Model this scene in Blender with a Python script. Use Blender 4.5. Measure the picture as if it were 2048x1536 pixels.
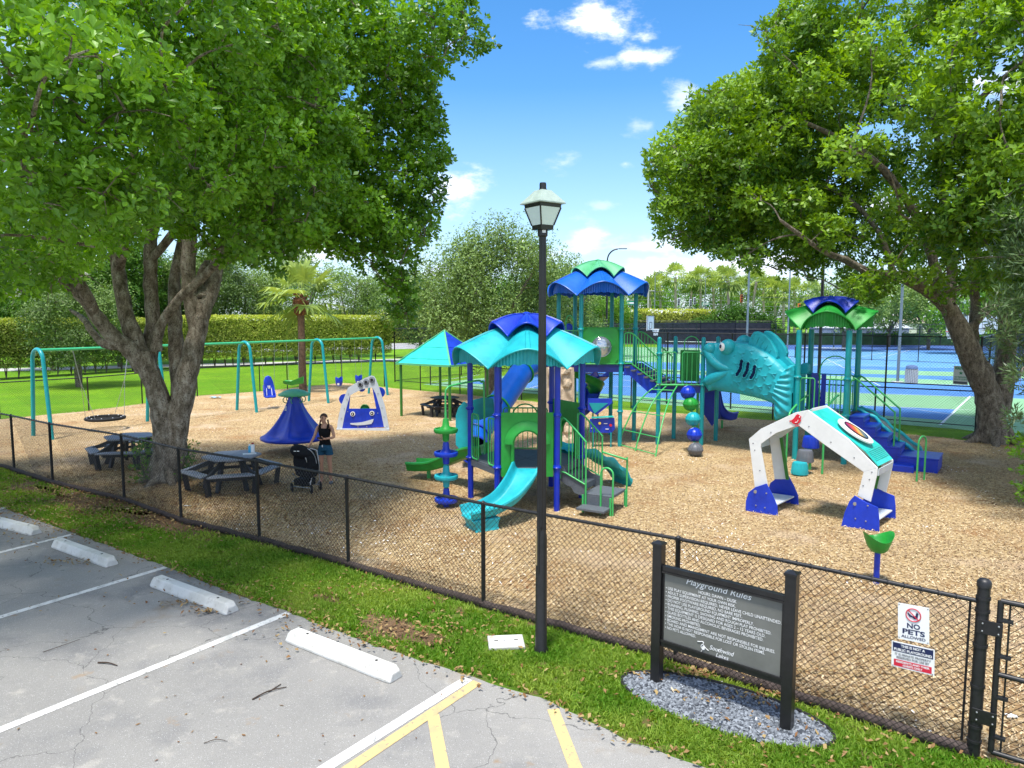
import bpy, bmesh, math, random
import numpy as np
from mathutils import Vector, Matrix, Euler
rad = math.radians
PI = math.pi
random.seed(7)
rng = np.random.default_rng(11)
for o in list(bpy.data.objects):
    bpy.data.objects.remove(o)
scene = bpy.context.scene
COL = scene.collection

# ---------------------------------------------------------------- camera
FPX = 1420.0; PITCH = math.atan(136 / FPX); CAMH = 4.0
cam_d = bpy.data.cameras.new("camera"); cam = bpy.data.objects.new("camera", cam_d); COL.objects.link(cam)
cam.location = (0, 0, CAMH); cam.rotation_euler = (PI / 2 - PITCH, 0, 0)
cam_d.sensor_width = 36; cam_d.lens = FPX / 2048 * 36; cam_d.clip_end = 3000
scene.camera = cam

# ---------------------------------------------------------------- light
SUN_EL, SUN_AZ = rad(73), rad(205)       # azimuth clockwise from +Y: behind the camera, to the left
scene.view_settings.view_transform = 'Standard'; scene.view_settings.look = 'None'
scene.view_settings.gamma = 1; scene.view_settings.use_curve_mapping = False
scene.view_settings.exposure = 1.02
scene.render.engine = 'CYCLES'
scene.cycles.max_bounces = 6; scene.cycles.diffuse_bounces = 3; scene.cycles.glossy_bounces = 2
scene.cycles.transmission_bounces = 4; scene.cycles.transparent_max_bounces = 6
scene.cycles.use_fast_gi = False
sl = bpy.data.lights.new("sun", 'SUN'); sl.energy = 3.0; sl.angle = rad(8); sl.color = (1.0, .955, .88)
sun = bpy.data.objects.new("sun", sl); COL.objects.link(sun)
sd = Vector((math.sin(SUN_AZ) * math.cos(SUN_EL), math.cos(SUN_AZ) * math.cos(SUN_EL), math.sin(SUN_EL)))
sun.rotation_euler = sd.to_track_quat('Z', 'Y').to_euler(); sun.location = (0, 0, 60)

world = bpy.data.worlds.new("World"); scene.world = world; world.use_nodes = True
def nd(nt, t, **kw):
    n = nt.nodes.new(t)
    for k, v in kw.items():
        if k.startswith('i_'):
            n.inputs[k[2:].replace('_', ' ')].default_value = v
        else:
            setattr(n, k, v)
    return n
def build_world():
    nt = world.node_tree; nt.nodes.clear(); L = nt.links.new
    out = nd(nt, 'ShaderNodeOutputWorld'); bg = nd(nt, 'ShaderNodeBackground'); bg.inputs[1].default_value = 0.13
    sky = nd(nt, 'ShaderNodeTexSky'); sky.sky_type = 'NISHITA'; sky.sun_disc = False
    sky.sun_elevation = SUN_EL; sky.sun_rotation = SUN_AZ; sky.altitude = 0
    sky.air_density = 1.0; sky.dust_density = 0.5; sky.ozone_density = 3.0
    hs = nd(nt, 'ShaderNodeHueSaturation'); hs.inputs['Saturation'].default_value = 1.32; hs.inputs['Value'].default_value = .93
    L(sky.outputs[0], hs.inputs['Color'])
    tc = nd(nt, 'ShaderNodeTexCoord'); sep = nd(nt, 'ShaderNodeSeparateXYZ'); L(tc.outputs['Generated'], sep.inputs[0])
    def m(op, a, b=None, c=None):
        n = nd(nt, 'ShaderNodeMath'); n.operation = op
        for i, x in enumerate((a, b, c)):
            if x is None: continue
            if isinstance(x, (int, float)): n.inputs[i].default_value = x
            else: L(x, n.inputs[i])
        return n.outputs[0]
    # azimuth (0 along +Y, + to the right) and elevation of the direction
    az = m('ARCTAN2', sep.outputs[0], sep.outputs[1]); el = m('ARCSINE', sep.outputs[2])
    ns = nd(nt, 'ShaderNodeTexNoise'); ns.inputs['Scale'].default_value = 13; ns.inputs['Detail'].default_value = 8; ns.inputs['Roughness'].default_value = .62
    mp = nd(nt, 'ShaderNodeMapping'); mp.inputs['Scale'].default_value = (1, 1, 2.2); L(tc.outputs['Generated'], mp.inputs[0]); L(mp.outputs[0], ns.inputs[0])
    nz = m('SUBTRACT', ns.outputs[0], .5)
    total = None
    # separate small clouds: azimuth, elevation, half width, half height (radians), weight
    for (a, e, w, h, wt) in ((.126, .372, .074, .036, 1.0), (.165, .332, .050, .013, .75), (.13, .328, .03, .012, .6), (.168, .255, .022, .018, .42),
                             (.068, .207, .052, .016, .5), (.155, .203, .022, .010, .6), (.122, .148, .026, .010, .35), (.23, .285, .03, .02, .6),
                             (.105, .110, .034, .04, .62), (.18, .095, .09, .018, .55), (.03, .085, .08, .02, .5), (-.06, .06, .1, .02, .5), (-.09, .17, .05, .035, .8),
                             (-.09, .355, .03, .02, .7), (-.14, .26, .03, .02, .6), (.5, .12, .1, .04, .9), (.62, .25, .08, .03, .8), (-.5, .14, .12, .04, .9),
                             (.3, .07, .2, .03, .8), (-.3, .09, .15, .03, .8)):
        dx = m('DIVIDE', m('SUBTRACT', az, a), w); dy = m('DIVIDE', m('SUBTRACT', el, e), h)
        d = m('SQRT', m('ADD', m('MULTIPLY', dx, dx), m('MULTIPLY', dy, dy)))
        v = m('ADD', m('SUBTRACT', 1.0, d), m('MULTIPLY', nz, 3.6))
        mr = nd(nt, 'ShaderNodeMapRange'); mr.interpolation_type = 'SMOOTHSTEP'
        mr.inputs['From Min'].default_value = 0.05; mr.inputs['From Max'].default_value = .95; mr.inputs['To Max'].default_value = wt
        L(v, mr.inputs[0]); total = mr.outputs[0] if total is None else m('MAXIMUM', total, mr.outputs[0])
    # unseen cloud field over the rest of the sky, thickened for neutral fill light
    n2 = nd(nt, 'ShaderNodeTexNoise'); n2.inputs['Scale'].default_value = 3.0; n2.inputs['Detail'].default_value = 7; n2.inputs['Roughness'].default_value = .6
    L(mp.outputs[0], n2.inputs[0])
    f2 = nd(nt, 'ShaderNodeMapRange'); f2.interpolation_type = 'SMOOTHSTEP'; f2.inputs['From Min'].default_value = .37; f2.inputs['From Max'].default_value = .58; L(n2.outputs[0], f2.inputs[0])
    away = nd(nt, 'ShaderNodeMapRange'); away.inputs['From Min'].default_value = .45; away.inputs['From Max'].default_value = .9; L(m('ABSOLUTE', az), away.inputs[0])
    total = m('MAXIMUM', total, m('MULTIPLY', m('MULTIPLY', f2.outputs[0], away.outputs[0]), .85))
    # thin veil low over the horizon
    hz = nd(nt, 'ShaderNodeMapRange'); hz.inputs['From Min'].default_value = .30; hz.inputs['From Max'].default_value = 0.0; hz.inputs['To Max'].default_value = .58; L(el, hz.inputs[0])
    cc = nd(nt, 'ShaderNodeMixRGB'); cc.inputs[1].default_value = (4.0, 4.5, 5.6, 1); cc.inputs[2].default_value = (6.2, 6.3, 6.7, 1)
    L(total, cc.inputs[0])
    m1 = nd(nt, 'ShaderNodeMixRGB'); m1.inputs[2].default_value = (3.0, 3.9, 5.6, 1); L(hz.outputs[0], m1.inputs[0]); L(hs.outputs[0], m1.inputs[1])
    m2 = nd(nt, 'ShaderNodeMixRGB'); L(total, m2.inputs[0]); L(m1.outputs[0], m2.inputs[1]); L(cc.outputs[0], m2.inputs[2])
    L(m2.outputs[0], bg.inputs[0]); L(bg.outputs[0], out.inputs[0])
build_world()

# ---------------------------------------------------------------- measuring helpers
CF = Vector((0, math.cos(PITCH), -math.sin(PITCH))); CU = Vector((0, math.sin(PITCH), math.cos(PITCH))); CR = Vector((1, 0, 0))
def ray(px, py):
    return CF + CR * ((px - 1024) / FPX) + CU * ((768 - py) / FPX)
def G(px, py, z=0.0):                      # the place at height z seen at a pixel of the photograph
    d = ray(px, py); t = (z - CAMH) / d.z
    return Vector((d.x * t, d.y * t, z))
def D(px, py, Y):                          # the place at distance Y
    d = ray(px, py); t = Y / d.y
    return Vector((d.x * t, Y, CAMH + d.z * t))
def PL(px, py, p0, n):                     # the place on a plane
    d = ray(px, py); o = Vector((0, 0, CAMH)); t = (p0 - o).dot(n) / d.dot(n)
    return o + d * t
def project(P):                            # numpy Nx3 -> pixel coordinates
    x = P[:, 0]; y = P[:, 1]; z = P[:, 2] - CAMH
    dep = y * CF.y + z * CF.z; up = y * CU.y + z * CU.z
    dep = np.maximum(dep, .05)
    return 1024 + FPX * x / dep, 768 - FPX * up / dep
def inpoly(px, py, poly):
    ins = np.zeros(len(px), bool); n = len(poly); j = n - 1
    for i in range(n):
        xi, yi = poly[i][0], poly[i][1]; xj, yj = poly[j][0], poly[j][1]
        c = ((yi > py) != (yj > py)) & (px < (xj - xi) * (py - yi) / ((yj - yi) or 1e-9) + xi)
        ins ^= c; j = i
    return ins

# ---------------------------------------------------------------- objects
def tag(o, label=None, cat=None, group=None, kind=None):
    if label: o['label'] = label
    if cat: o['category'] = cat
    if group: o['group'] = group
    if kind: o['kind'] = kind
    return o
def empty(name, loc, label, cat, group=None, rz=0):
    o = bpy.data.objects.new(name, None); COL.objects.link(o); o.location = loc; o.rotation_euler = (0, 0, rz)
    o.empty_display_size = .2
    return tag(o, label, cat, group)
def woff(o):
    v = Vector((0, 0, 0))
    while o is not None:
        v += Vector(o.location); o = o.parent
    return v
def kids(o):
    return [x for x in bpy.data.objects if x.parent == o]
KID = {}
def note_child(o, parent):
    o.parent = parent; KID.setdefault(parent.name, []).append(o)
def copy_tree(o, parent=None, loc=None, rz=None, label=None):
    c = o.copy(); COL.objects.link(c)
    if parent is not None: note_child(c, parent)
    if loc is not None: c.location = loc
    if rz is not None: c.rotation_euler = (0, 0, rz)
    if label: c['label'] = label
    for ch in KID.get(o.name, []): copy_tree(ch, c)
    return c
def link_mesh(name, me, mat, parent=None, loc=(0, 0, 0)):
    o = bpy.data.objects.new(name, me); COL.objects.link(o)
    if mat is not None and not me.materials: me.materials.append(mat)
    o.location = loc
    if parent is not None: note_child(o, parent)
    return o
def catmull(pts, n=6):
    P = [Vector(p) for p in pts]; out = []
    for i in range(len(P) - 1):
        p0 = P[max(i - 1, 0)]; p1 = P[i]; p2 = P[i + 1]; p3 = P[min(i + 2, len(P) - 1)]
        for k in range(n):
            t = k / n
            out.append(.5 * ((2 * p1) + (-p0 + p2) * t + (2 * p0 - 5 * p1 + 4 * p2 - p3) * t * t + (-p0 + 3 * p1 - 3 * p2 + p3) * t ** 3))
    out.append(P[-1]); return out
def lerpr(r, n):
    if isinstance(r, (int, float)): return [r] * n
    r = list(r); return [r[min(int(i / (n - 1) * (len(r) - 1)), len(r) - 2)] * (1 - (i / (n - 1) * (len(r) - 1) - min(int(i / (n - 1) * (len(r) - 1)), len(r) - 2))) + r[min(int(i / (n - 1) * (len(r) - 1)), len(r) - 2) + 1] * (i / (n - 1) * (len(r) - 1) - min(int(i / (n - 1) * (len(r) - 1)), len(r) - 2)) for i in range(n)]
class MB:
    def __init__(s): s.v = []; s.f = []
    def add(s, vs, fs):
        b = len(s.v); s.v += [tuple(x) for x in vs]; s.f += [tuple(i + b for i in f) for f in fs]; return s
    def box(s, c, d, rz=0, M=None):
        c = Vector(c); R = M if M is not None else Matrix.Rotation(rz, 3, 'Z')
        vs = [c + R @ Vector((x * d[0] / 2, y * d[1] / 2, z * d[2] / 2)) for x in (-1, 1) for y in (-1, 1) for z in (-1, 1)]
        return s.add(vs, [(0, 1, 3, 2), (4, 6, 7, 5), (0, 4, 5, 1), (2, 3, 7, 6), (0, 2, 6, 4), (1, 5, 7, 3)])
    def beam(s, a, b, w, h, up=(0, 0, 1)):
        a = Vector(a); b = Vector(b); t = (b - a); L = t.length; t.normalize(); side = t.cross(Vector(up)); 
        if side.length < 1e-4: side = Vector((1, 0, 0))
        side.normalize(); u = side.cross(t)
        M = Matrix((side, t, u)).transposed()
        return s.box((a + b) / 2, (w, L, h), M=M)
    def sweep(s, pts, prof, up=(0, 0, 1), cap=True, scale=None, closed=True):
        P = [Vector(p) for p in pts]; n = len(P); k = len(prof); vs = []; up = Vector(up); last = None
        for i in range(n):
            t = (P[min(i + 1, n - 1)] - P[max(i - 1, 0)]).normalized()
            side = t.cross(up)
            if side.length < .05 and last is not None: side = last - t * last.dot(t)
            if side.length < 1e-4: side = t.cross(Vector((1, 0.01, 0)))
            side.normalize()
            if last is not None and side.dot(last) < 0 and up.length > 2: side = -side
            last = side; u = side.cross(t); sc = scale[i] if scale else 1
            for (a, b) in prof: vs.append(P[i] + side * a * sc + u * b * sc)
        fs = []
        for i in range(n - 1):
            for j in range(k if closed else k - 1):
                j2 = (j + 1) % k; fs.append((i * k + j, i * k + j2, (i + 1) * k + j2, (i + 1) * k + j))
        if cap and closed: fs.append(tuple(range(k))); fs.append(tuple((n - 1) * k + j for j in reversed(range(k))))
        return s.add(vs, fs)
    def tube(s, pts, r, n=8, cap=True):
        P = [Vector(p) for p in pts]; m = len(P); R = lerpr(r, m) if not (isinstance(r, (list, tuple)) and len(r) == m) else r
        t0 = (P[1] - P[0]).normalized(); a = Vector((0, 0, 1)) if abs(t0.z) < .9 else Vector((1, 0, 0)); side = t0.cross(a).normalized()
        vs = []
        for i in range(m):
            t = (P[min(i + 1, m - 1)] - P[max(i - 1, 0)]).normalized()
            side = (side - t * side.dot(t)); 
            if side.length < 1e-5: side = t.orthogonal()
            side.normalize(); u = t.cross(side)
            for j in range(n):
                q = 2 * PI * j / n; vs.append(P[i] + (side * math.cos(q) + u * math.sin(q)) * R[i])
        fs = [(i * n + j, i * n + (j + 1) % n, (i + 1) * n + (j + 1) % n, (i + 1) * n + j) for i in range(m - 1) for j in range(n)]
        if cap: fs.append(tuple(reversed(range(n)))); fs.append(tuple((m - 1) * n + j for j in range(n)))
        return s.add(vs, fs)
    def lathe(s, prof, c=(0, 0, 0), n=24, M=None):
        c = Vector(c); vs = []; k = len(prof)
        for j in range(n):
            q = 2 * PI * j / n
            for (r, z) in prof:
                w = Vector((r * math.cos(q), r * math.sin(q), z)); vs.append(c + (M @ w if M else w))
        fs = [(j * k + i, ((j + 1) % n) * k + i, ((j + 1) % n) * k + i + 1, j * k + i + 1) for j in range(n) for i in range(k - 1)]
        if prof[0][0] > 1e-5: fs.append(tuple(reversed([j * k for j in range(n)])))
        if prof[-1][0] > 1e-5: fs.append(tuple(j * k + k - 1 for j in range(n)))
        return s.add(vs, fs)
    def prism(s, poly, vec):
        P = [Vector(p) for p in poly]; vec = Vector(vec); n = len(P)
        vs = P + [p + vec for p in P]
        return s.add(vs, [tuple(reversed(range(n))), tuple(range(n, 2 * n))] + [(i, (i + 1) % n, n + (i + 1) % n, n + i) for i in range(n)])
    def ball(s, c, r, sc=(1, 1, 1), n=14, m=9, M=None):
        c = Vector(c); vs = []; fs = []
        for i in range(m + 1):
            a = PI * i / m
            for j in range(n):
                q = 2 * PI * j / n; w = Vector((math.sin(a) * math.cos(q) * sc[0], math.sin(a) * math.sin(q) * sc[1], math.cos(a) * sc[2])) * r
                vs.append(c + (M @ w if M else w))
        for i in range(m):
            for j in range(n): fs.append((i * n + j, (i + 1) * n + j, (i + 1) * n + (j + 1) % n, i * n + (j + 1) % n))
        return s.add(vs, fs)
    def build(s, name, mat, parent=None, smooth=0, bevel=0, local=False, fix=True):
        me = bpy.data.meshes.new(name)
        off = Vector((0, 0, 0)) if (parent is None or local) else woff(parent)
        me.from_pydata([(x - off.x, y - off.y, z - off.z) for (x, y, z) in s.v], [], s.f)
        if fix:
            bm = bmesh.new(); bm.from_mesh(me); bmesh.ops.recalc_face_normals(bm, faces=bm.faces); bm.to_mesh(me); bm.free()
        if smooth:
            me.polygons.foreach_set('use_smooth', [True] * len(me.polygons)); me.set_sharp_from_angle(angle=rad(smooth))
        me.update()
        o = link_mesh(name, me, mat, parent)
        if bevel:
            b = o.modifiers.new('bevel', 'BEVEL'); b.width = bevel; b.segments = 2; b.limit_method = 'ANGLE'; b.angle_limit = rad(40); b.harden_normals = False
        return o
def circ(r, n=8, c=(0, 0)): return [(c[0] + r * math.cos(2 * PI * i / n), c[1] + r * math.sin(2 * PI * i / n)) for i in range(n)]
def arc3(c, a, b, r0, q0, q1, n=10):       # points on a circle in the plane of unit vectors a, b
    c = Vector(c); a = Vector(a); b = Vector(b)
    return [c + a * r0 * math.cos(q0 + (q1 - q0) * i / n) + b * r0 * math.sin(q0 + (q1 - q0) * i / n) for i in range(n + 1)]
def quads_mesh(name, V, F, mat, parent=None, tint=None, smooth=False, off=(0, 0, 0)):
    """numpy: V (n,3), F (m,k) with one k"""
    me = bpy.data.meshes.new(name); n = len(V); mF, k = F.shape
    V = V - np.array(off)
    me.vertices.add(n); me.vertices.foreach_set('co', V.astype(np.float32).ravel())
    me.loops.add(mF * k); me.loops.foreach_set('vertex_index', F.astype(np.int32).ravel())
    me.polygons.add(mF); me.polygons.foreach_set('loop_start', np.arange(0, mF * k, k, dtype=np.int32)); me.polygons.foreach_set('loop_total', np.full(mF, k, np.int32))
    if smooth: me.polygons.foreach_set('use_smooth', np.ones(mF, bool))
    if tint is not None:
        a = me.attributes.new('tint', 'FLOAT', 'POINT'); a.data.foreach_set('value', tint.astype(np.float32))
    me.update(calc_edges=True)
    return link_mesh(name, me, mat, parent)
def text(name, body, h, origin, right, up, mat, parent, align='LEFT', shear=0, width=None, bold=0, depth=.002, space=1.0, sx=1.0):
    cu = bpy.data.curves.new(name, 'FONT'); cu.body = body; cu.size = 1.0; cu.align_x = align; cu.shear = shear; cu.offset = bold; cu.space_character = space; cu.resolution_u = 3
    o = bpy.data.objects.new(name, cu); COL.objects.link(o)
    dg = bpy.context.evaluated_depsgraph_get(); me = bpy.data.meshes.new_from_object(o.evaluated_get(dg))
    bpy.data.objects.remove(o)
    r = Vector(right).normalized(); u = Vector(up).normalized(); w = r.cross(u); s = h / .69
    xs = [v.co.x for v in me.vertices] or [0, 1]
    k = s * sx if width is None else width / (max(xs) - min(xs))
    off = woff(parent)
    for v in me.vertices:
        p = Vector(origin) + r * v.co.x * k + u * v.co.y * s + w * depth; v.co = p - off
    me.materials.clear()
    return link_mesh(name, me, mat, parent)

# ---------------------------------------------------------------- materials
def mat(name, col, rough=.5, spec=.5, noise=0, nscale=8, bump=0, bscale=60, metal=0, col2=None, coat=0, detail=4):
    m = bpy.data.materials.new(name); m.use_nodes = True; nt = m.node_tree; L = nt.links.new
    b = nt.nodes['Principled BSDF']; b.inputs['Roughness'].default_value = rough; b.inputs['Specular IOR Level'].default_value = spec; b.inputs['Metallic'].default_value = metal
    b.inputs['Coat Weight'].default_value = coat
    c = (*col, 1); b.inputs['Base Color'].default_value = c
    tc = nd(nt, 'ShaderNodeTexCoord')
    if noise or col2:
        n = nd(nt, 'ShaderNodeTexNoise'); n.inputs['Scale'].default_value = nscale; n.inputs['Detail'].default_value = detail; n.inputs['Roughness'].default_value = .65; L(tc.outputs['Object'], n.inputs[0])
        cr = nd(nt, 'ShaderNodeValToRGB'); cr.color_ramp.elements[0].position = .32; cr.color_ramp.elements[1].position = .68
        c2 = col2 if col2 else tuple(min(1, x * (1 + noise) + noise * .012) for x in col)
        c1 = col if col2 else tuple(x * (1 - noise) for x in col)
        cr.color_ramp.elements[0].color = (*c1, 1); cr.color_ramp.elements[1].color = (*c2, 1)
        L(n.outputs[0], cr.inputs[0]); L(cr.outputs[0], b.inputs['Base Color'])
        mr = nd(nt, 'ShaderNodeMapRange'); mr.inputs['To Min'].default_value = rough * .8; mr.inputs['To Max'].default_value = min(1, rough * 1.25); L(n.outputs[0], mr.inputs[0]); L(mr.outputs[0], b.inputs['Roughness'])
    if bump:
        n = nd(nt, 'ShaderNodeTexNoise'); n.inputs['Scale'].default_value = bscale; n.inputs['Detail'].default_value = 3; L(tc.outputs['Object'], n.inputs[0])
        bp = nd(nt, 'ShaderNodeBump'); bp.inputs['Strength'].default_value = bump; bp.inputs['Distance'].default_value = .02; L(n.outputs[0], bp.inputs['Height']); L(bp.outputs[0], b.inputs['Normal'])
    return m
def leafmat(name, cols, trans=.35, rough=.45, spec=.45):
    """leaf colours along the per-leaf tint attribute"""
    m = bpy.data.materials.new(name); m.use_nodes = True; nt = m.node_tree; L = nt.links.new
    b = nt.nodes['Principled BSDF']; out = nt.nodes['Material Output']; b.inputs['Roughness'].default_value = rough; b.inputs['Specular IOR Level'].default_value = spec
    at = nd(nt, 'ShaderNodeAttribute'); at.attribute_name = 'tint'
    cr = nd(nt, 'ShaderNodeValToRGB'); el = cr.color_ramp.elements
    for i, c in enumerate(cols):
        p = i / (len(cols) - 1)
        e = el[0] if i == 0 else (el[1] if i == len(cols) - 1 else el.new(p)); e.position = p; e.color = (*c, 1)
    L(at.outputs['Fac'], cr.inputs[0]); L(cr.outputs[0], b.inputs['Base Color'])
    t = nd(nt, 'ShaderNodeBsdfTranslucent'); hs = nd(nt, 'ShaderNodeHueSaturation'); hs.inputs['Saturation'].default_value = 1.15; hs.inputs['Value'].default_value = 1.5; hs.inputs['Hue'].default_value = .49
    L(cr.outputs[0], hs.inputs['Color']); L(hs.outputs[0], t.inputs[0])
    mx = nd(nt, 'ShaderNodeMixShader'); mx.inputs[0].default_value = trans; L(b.outputs[0], mx.inputs[1]); L(t.outputs[0], mx.inputs[2]); L(mx.outputs[0], out.inputs[0])
    return m
M = {}
M['teal_post'] = mat('teal powder coat', (.004, .30, .33), .32, .5, .10, 5, .05, 200)
M['teal'] = mat('teal plastic', (.012, .38, .44), .42, .45, .20, 2.2, .14, 90)
M['fish'] = mat('fish plastic', (.012, .36, .43), .45, .45, .18, 2.0, .12, 70)
M['teal_light'] = mat('light teal sheet', (.02, .50, .44), .35, .5, .15, 3, .05, 40)
M['blue'] = mat('blue plastic', (.004, .036, .46), .36, .5, .20, 2.5, .12, 90)
M['blue_post'] = mat('blue powder coat', (.003, .026, .42), .3, .5, .10, 5, .05, 200)
M['sky_blue'] = mat('bright blue plastic', (.004, .11, .56), .36, .5, .12, 3, .10, 90)
M['navy'] = mat('navy deck side', (.006, .018, .16), .45, .4, .1, 5)
M['green'] = mat('green plastic', (.016, .28, .035), .42, .45, .20, 2.5, .12, 90)
M['green_dark'] = mat('dark green post', (.03, .18, .02), .4, .5, .1, 4)
M['green_metal'] = mat('light green powder coat', (.05, .42, .11), .35, .5, .08, 6)
M['beam_green'] = mat('swing beam green', (.05, .46, .20), .35, .5, .08, 6)
M['pale_green'] = mat('faded green plastic', (.10, .42, .20), .45, .4, .12, 4)
M['deck'] = mat('coated deck', (.10, .115, .135), .6, .4, .2, 30, .4, 160)
M['black'] = mat('black powder coat', (.010, .010, .011), .35, .5, .2, 10, .05, 100)
M['fence_black'] = mat('black vinyl', (.012, .012, .014), .45, .5, .25, 12)
M['gray_table'] = mat('coated gray table top', (.22, .24, .28), .55, .4, .15, 14, .15, 120)
M['dark_plastic'] = mat('dark table frame', (.022, .024, .03), .5, .4, .1, 10)
M['white'] = mat('white panel', (.70, .72, .72), .4, .5, .05, 4)
M['gray_panel'] = mat('pale gray panel', (.55, .60, .66), .45, .5, .05, 4)
M['gray'] = mat('gray plastic', (.13, .14, .16), .45, .4, .15, 8, .1, 80)
M['rock'] = mat('tan rock panel', (.48, .38, .27), .75, .3, .2, 5, .5, 30)
M['red'] = mat('red panel', (.62, .012, .03), .4, .5, .05, 5)
M['steel'] = mat('galvanised steel', (.42, .43, .44), .35, .5, .1, 20, metal=.8)
M['pole_gray'] = mat('gray court pole', (.16, .20, .23), .4, .5, .1, 6)
M['chrome'] = mat('polished metal', (.6, .62, .65), .15, .5, metal=1)
M['rubber'] = mat('black rubber', (.015, .015, .016), .75, .3, .2, 20)
M['signwhite'] = mat('white print', (.82, .82, .82), .5, .4)
M['signnavy'] = mat('navy print', (.012, .02, .08), .5, .4)
M['signred'] = mat('red print', (.62, .02, .05), .5, .4)
M['yellow'] = mat('yellow button', (.75, .5, .03), .4, .5)

# ================================================================ GROUND
def vnoise(x, y, s, seed=0):
    r = np.random.default_rng(seed); g = r.random((128, 128)); X = (x / s) % 127; Y = (y / s) % 127
    i = X.astype(int); j = Y.astype(int); u = X - i; v = Y - j; u = u * u * (3 - 2 * u); v = v * v * (3 - 2 * v)
    return (g[i, j] * (1 - u) + g[(i + 1) % 128, j] * u) * (1 - v) + (g[i, (j + 1) % 128] * (1 - u) + g[(i + 1) % 128, (j + 1) % 128] * u) * v
def ground_mat(name, layers, bump=.3, bscale=60, rough=.9, spec=.2, bdist=.02):
    """layers: start colour, then (scale, lo, hi, colour, detail) mixes by noise"""
    m = bpy.data.materials.new(name); m.use_nodes = True; nt = m.node_tree; L = nt.links.new
    b = nt.nodes['Principled BSDF']; b.inputs['Roughness'].default_value = rough; b.inputs['Specular IOR Level'].default_value = spec
    tc = nd(nt, 'ShaderNodeTexCoord'); cur = None
    for i, l in enumerate(layers):
        if i == 0: base = (*l, 1); continue
        sc, lo, hi, col, det = l[:5]; k = l[5] if len(l) > 5 else 'n'
        if k == 'v':
            n = nd(nt, 'ShaderNodeTexVoronoi'); n.inputs['Scale'].default_value = sc; o = n.outputs['Color']
            sp = nd(nt, 'ShaderNodeSeparateColor'); L(o, sp.inputs[0]); o = sp.outputs[0]; L(tc.outputs['Object'], n.inputs[0])
        elif k == 'c':
            nn = nd(nt, 'ShaderNodeTexNoise'); nn.inputs['Scale'].default_value = 1.6; nn.inputs['Detail'].default_value = 5; L(tc.outputs['Object'], nn.inputs[0])
            mxv = nd(nt, 'ShaderNodeMixRGB'); mxv.blend_type = 'ADD'; mxv.inputs[0].default_value = .7; L(tc.outputs['Object'], mxv.inputs[1]); L(nn.outputs['Color'], mxv.inputs[2])
            n = nd(nt, 'ShaderNodeTexVoronoi'); n.feature = 'DISTANCE_TO_EDGE'; n.inputs['Scale'].default_value = sc; L(mxv.outputs[0], n.inputs[0]); o = n.outputs['Distance']
        elif k == 'w':
            mp = nd(nt, 'ShaderNodeMapping'); mp.inputs['Scale'].default_value = l[6]; mp.inputs['Rotation'].default_value = (0, 0, l[7]); L(tc.outputs['Object'], mp.inputs[0])
            n = nd(nt, 'ShaderNodeTexNoise'); n.inputs['Scale'].default_value = sc; n.inputs['Detail'].default_value = det; L(mp.outputs[0], n.inputs[0]); o = n.outputs[0]
        else:
            n = nd(nt, 'ShaderNodeTexNoise'); n.inputs['Scale'].default_value = sc; n.inputs['Detail'].default_value = det; n.inputs['Roughness'].default_value = .6; L(tc.outputs['Object'], n.inputs[0]); o = n.outputs[0]
        mr = nd(nt, 'ShaderNodeMapRange'); mr.inputs['From Min'].default_value = lo; mr.inputs['From Max'].default_value = hi; L(o, mr.inputs[0])
        mx = nd(nt, 'ShaderNodeMixRGB'); mx.inputs[2].default_value = (*col, 1); L(mr.outputs[0], mx.inputs[0])
        if cur is None: mx.inputs[1].default_value = base
        else: L(cur, mx.inputs[1])
        cur = mx.outputs[0]
    L(cur, b.inputs['Base Color'])
    if bump:
        n = nd(nt, 'ShaderNodeTexNoise'); n.inputs['Scale'].default_value = bscale; n.inputs['Detail'].default_value = 6; n.inputs['Roughness'].default_value = .7; L(tc.outputs['Object'], n.inputs[0])
        bp = nd(nt, 'ShaderNodeBump'); bp.inputs['Strength'].default_value = bump; bp.inputs['Distance'].default_value = bdist; L(n.outputs[0], bp.inputs['Height']); L(bp.outputs[0], b.inputs['Normal'])
    return m
M['asphalt'] = ground_mat('worn asphalt', [(.240, .234, .222), (.22, .42, .60, (.305, .295, .275), 5), (.8, .52, .70, (.17, .17, .173), 6), (3.3, .58, .72, (.34, .325, .295), 5), (130, .58, .70, (.09, .09, .09), 2), (90, .62, .7, (.48, .48, .47), 2), (4.2, .66, .73, (.055, .055, .056), 7), (.9, .62, .78, (.24, .19, .135), 6), (.42, .0028, .0, (.10, .098, .094), 0, 'c'), (2.6, .66, .74, (.27, .21, .15), 4)], .5, 170, .88, .25, .008)
M['mulch'] = ground_mat('wood mulch', [(.57, .41, .205), (.30, .40, .62, (.48, .315, .14), 4), (30, .0, 1, (.65, .49, .27), 2, 'v'), (38, .55, .95, (.17, .085, .04), 2, 'v'), (45, .62, .72, (.76, .62, .45), 2), (.75, .53, .70, (.40, .235, .11), 6), (2.8, .60, .74, (.33, .19, .09), 5), (.5, .54, .72, (.62, .47, .32), 4)], .9, 55, .95, .1, .05)
M['lawn'] = ground_mat('lawn', [(.11, .27, .010), (.25, .35, .65, (.20, .37, .014), 4), (.9, .5, .7, (.14, .25, .02), 5), (6, .45, .75, (.075, .21, .006), 5), (60, .5, .8, (.22, .46, .02), 3), (1.2, .62, .8, (.25, .40, .02), 4)], .8, 90, .9, .15, .06)
M['soil'] = ground_mat('strip soil', [(.10, .21, .018), (3.5, .5, .68, (.20, .125, .07), 5), (40, .55, .72, (.30, .19, .10), 3), (1.0, .56, .70, (.17, .11, .06), 5)], .9, 70, .95, .1, .04)
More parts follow.
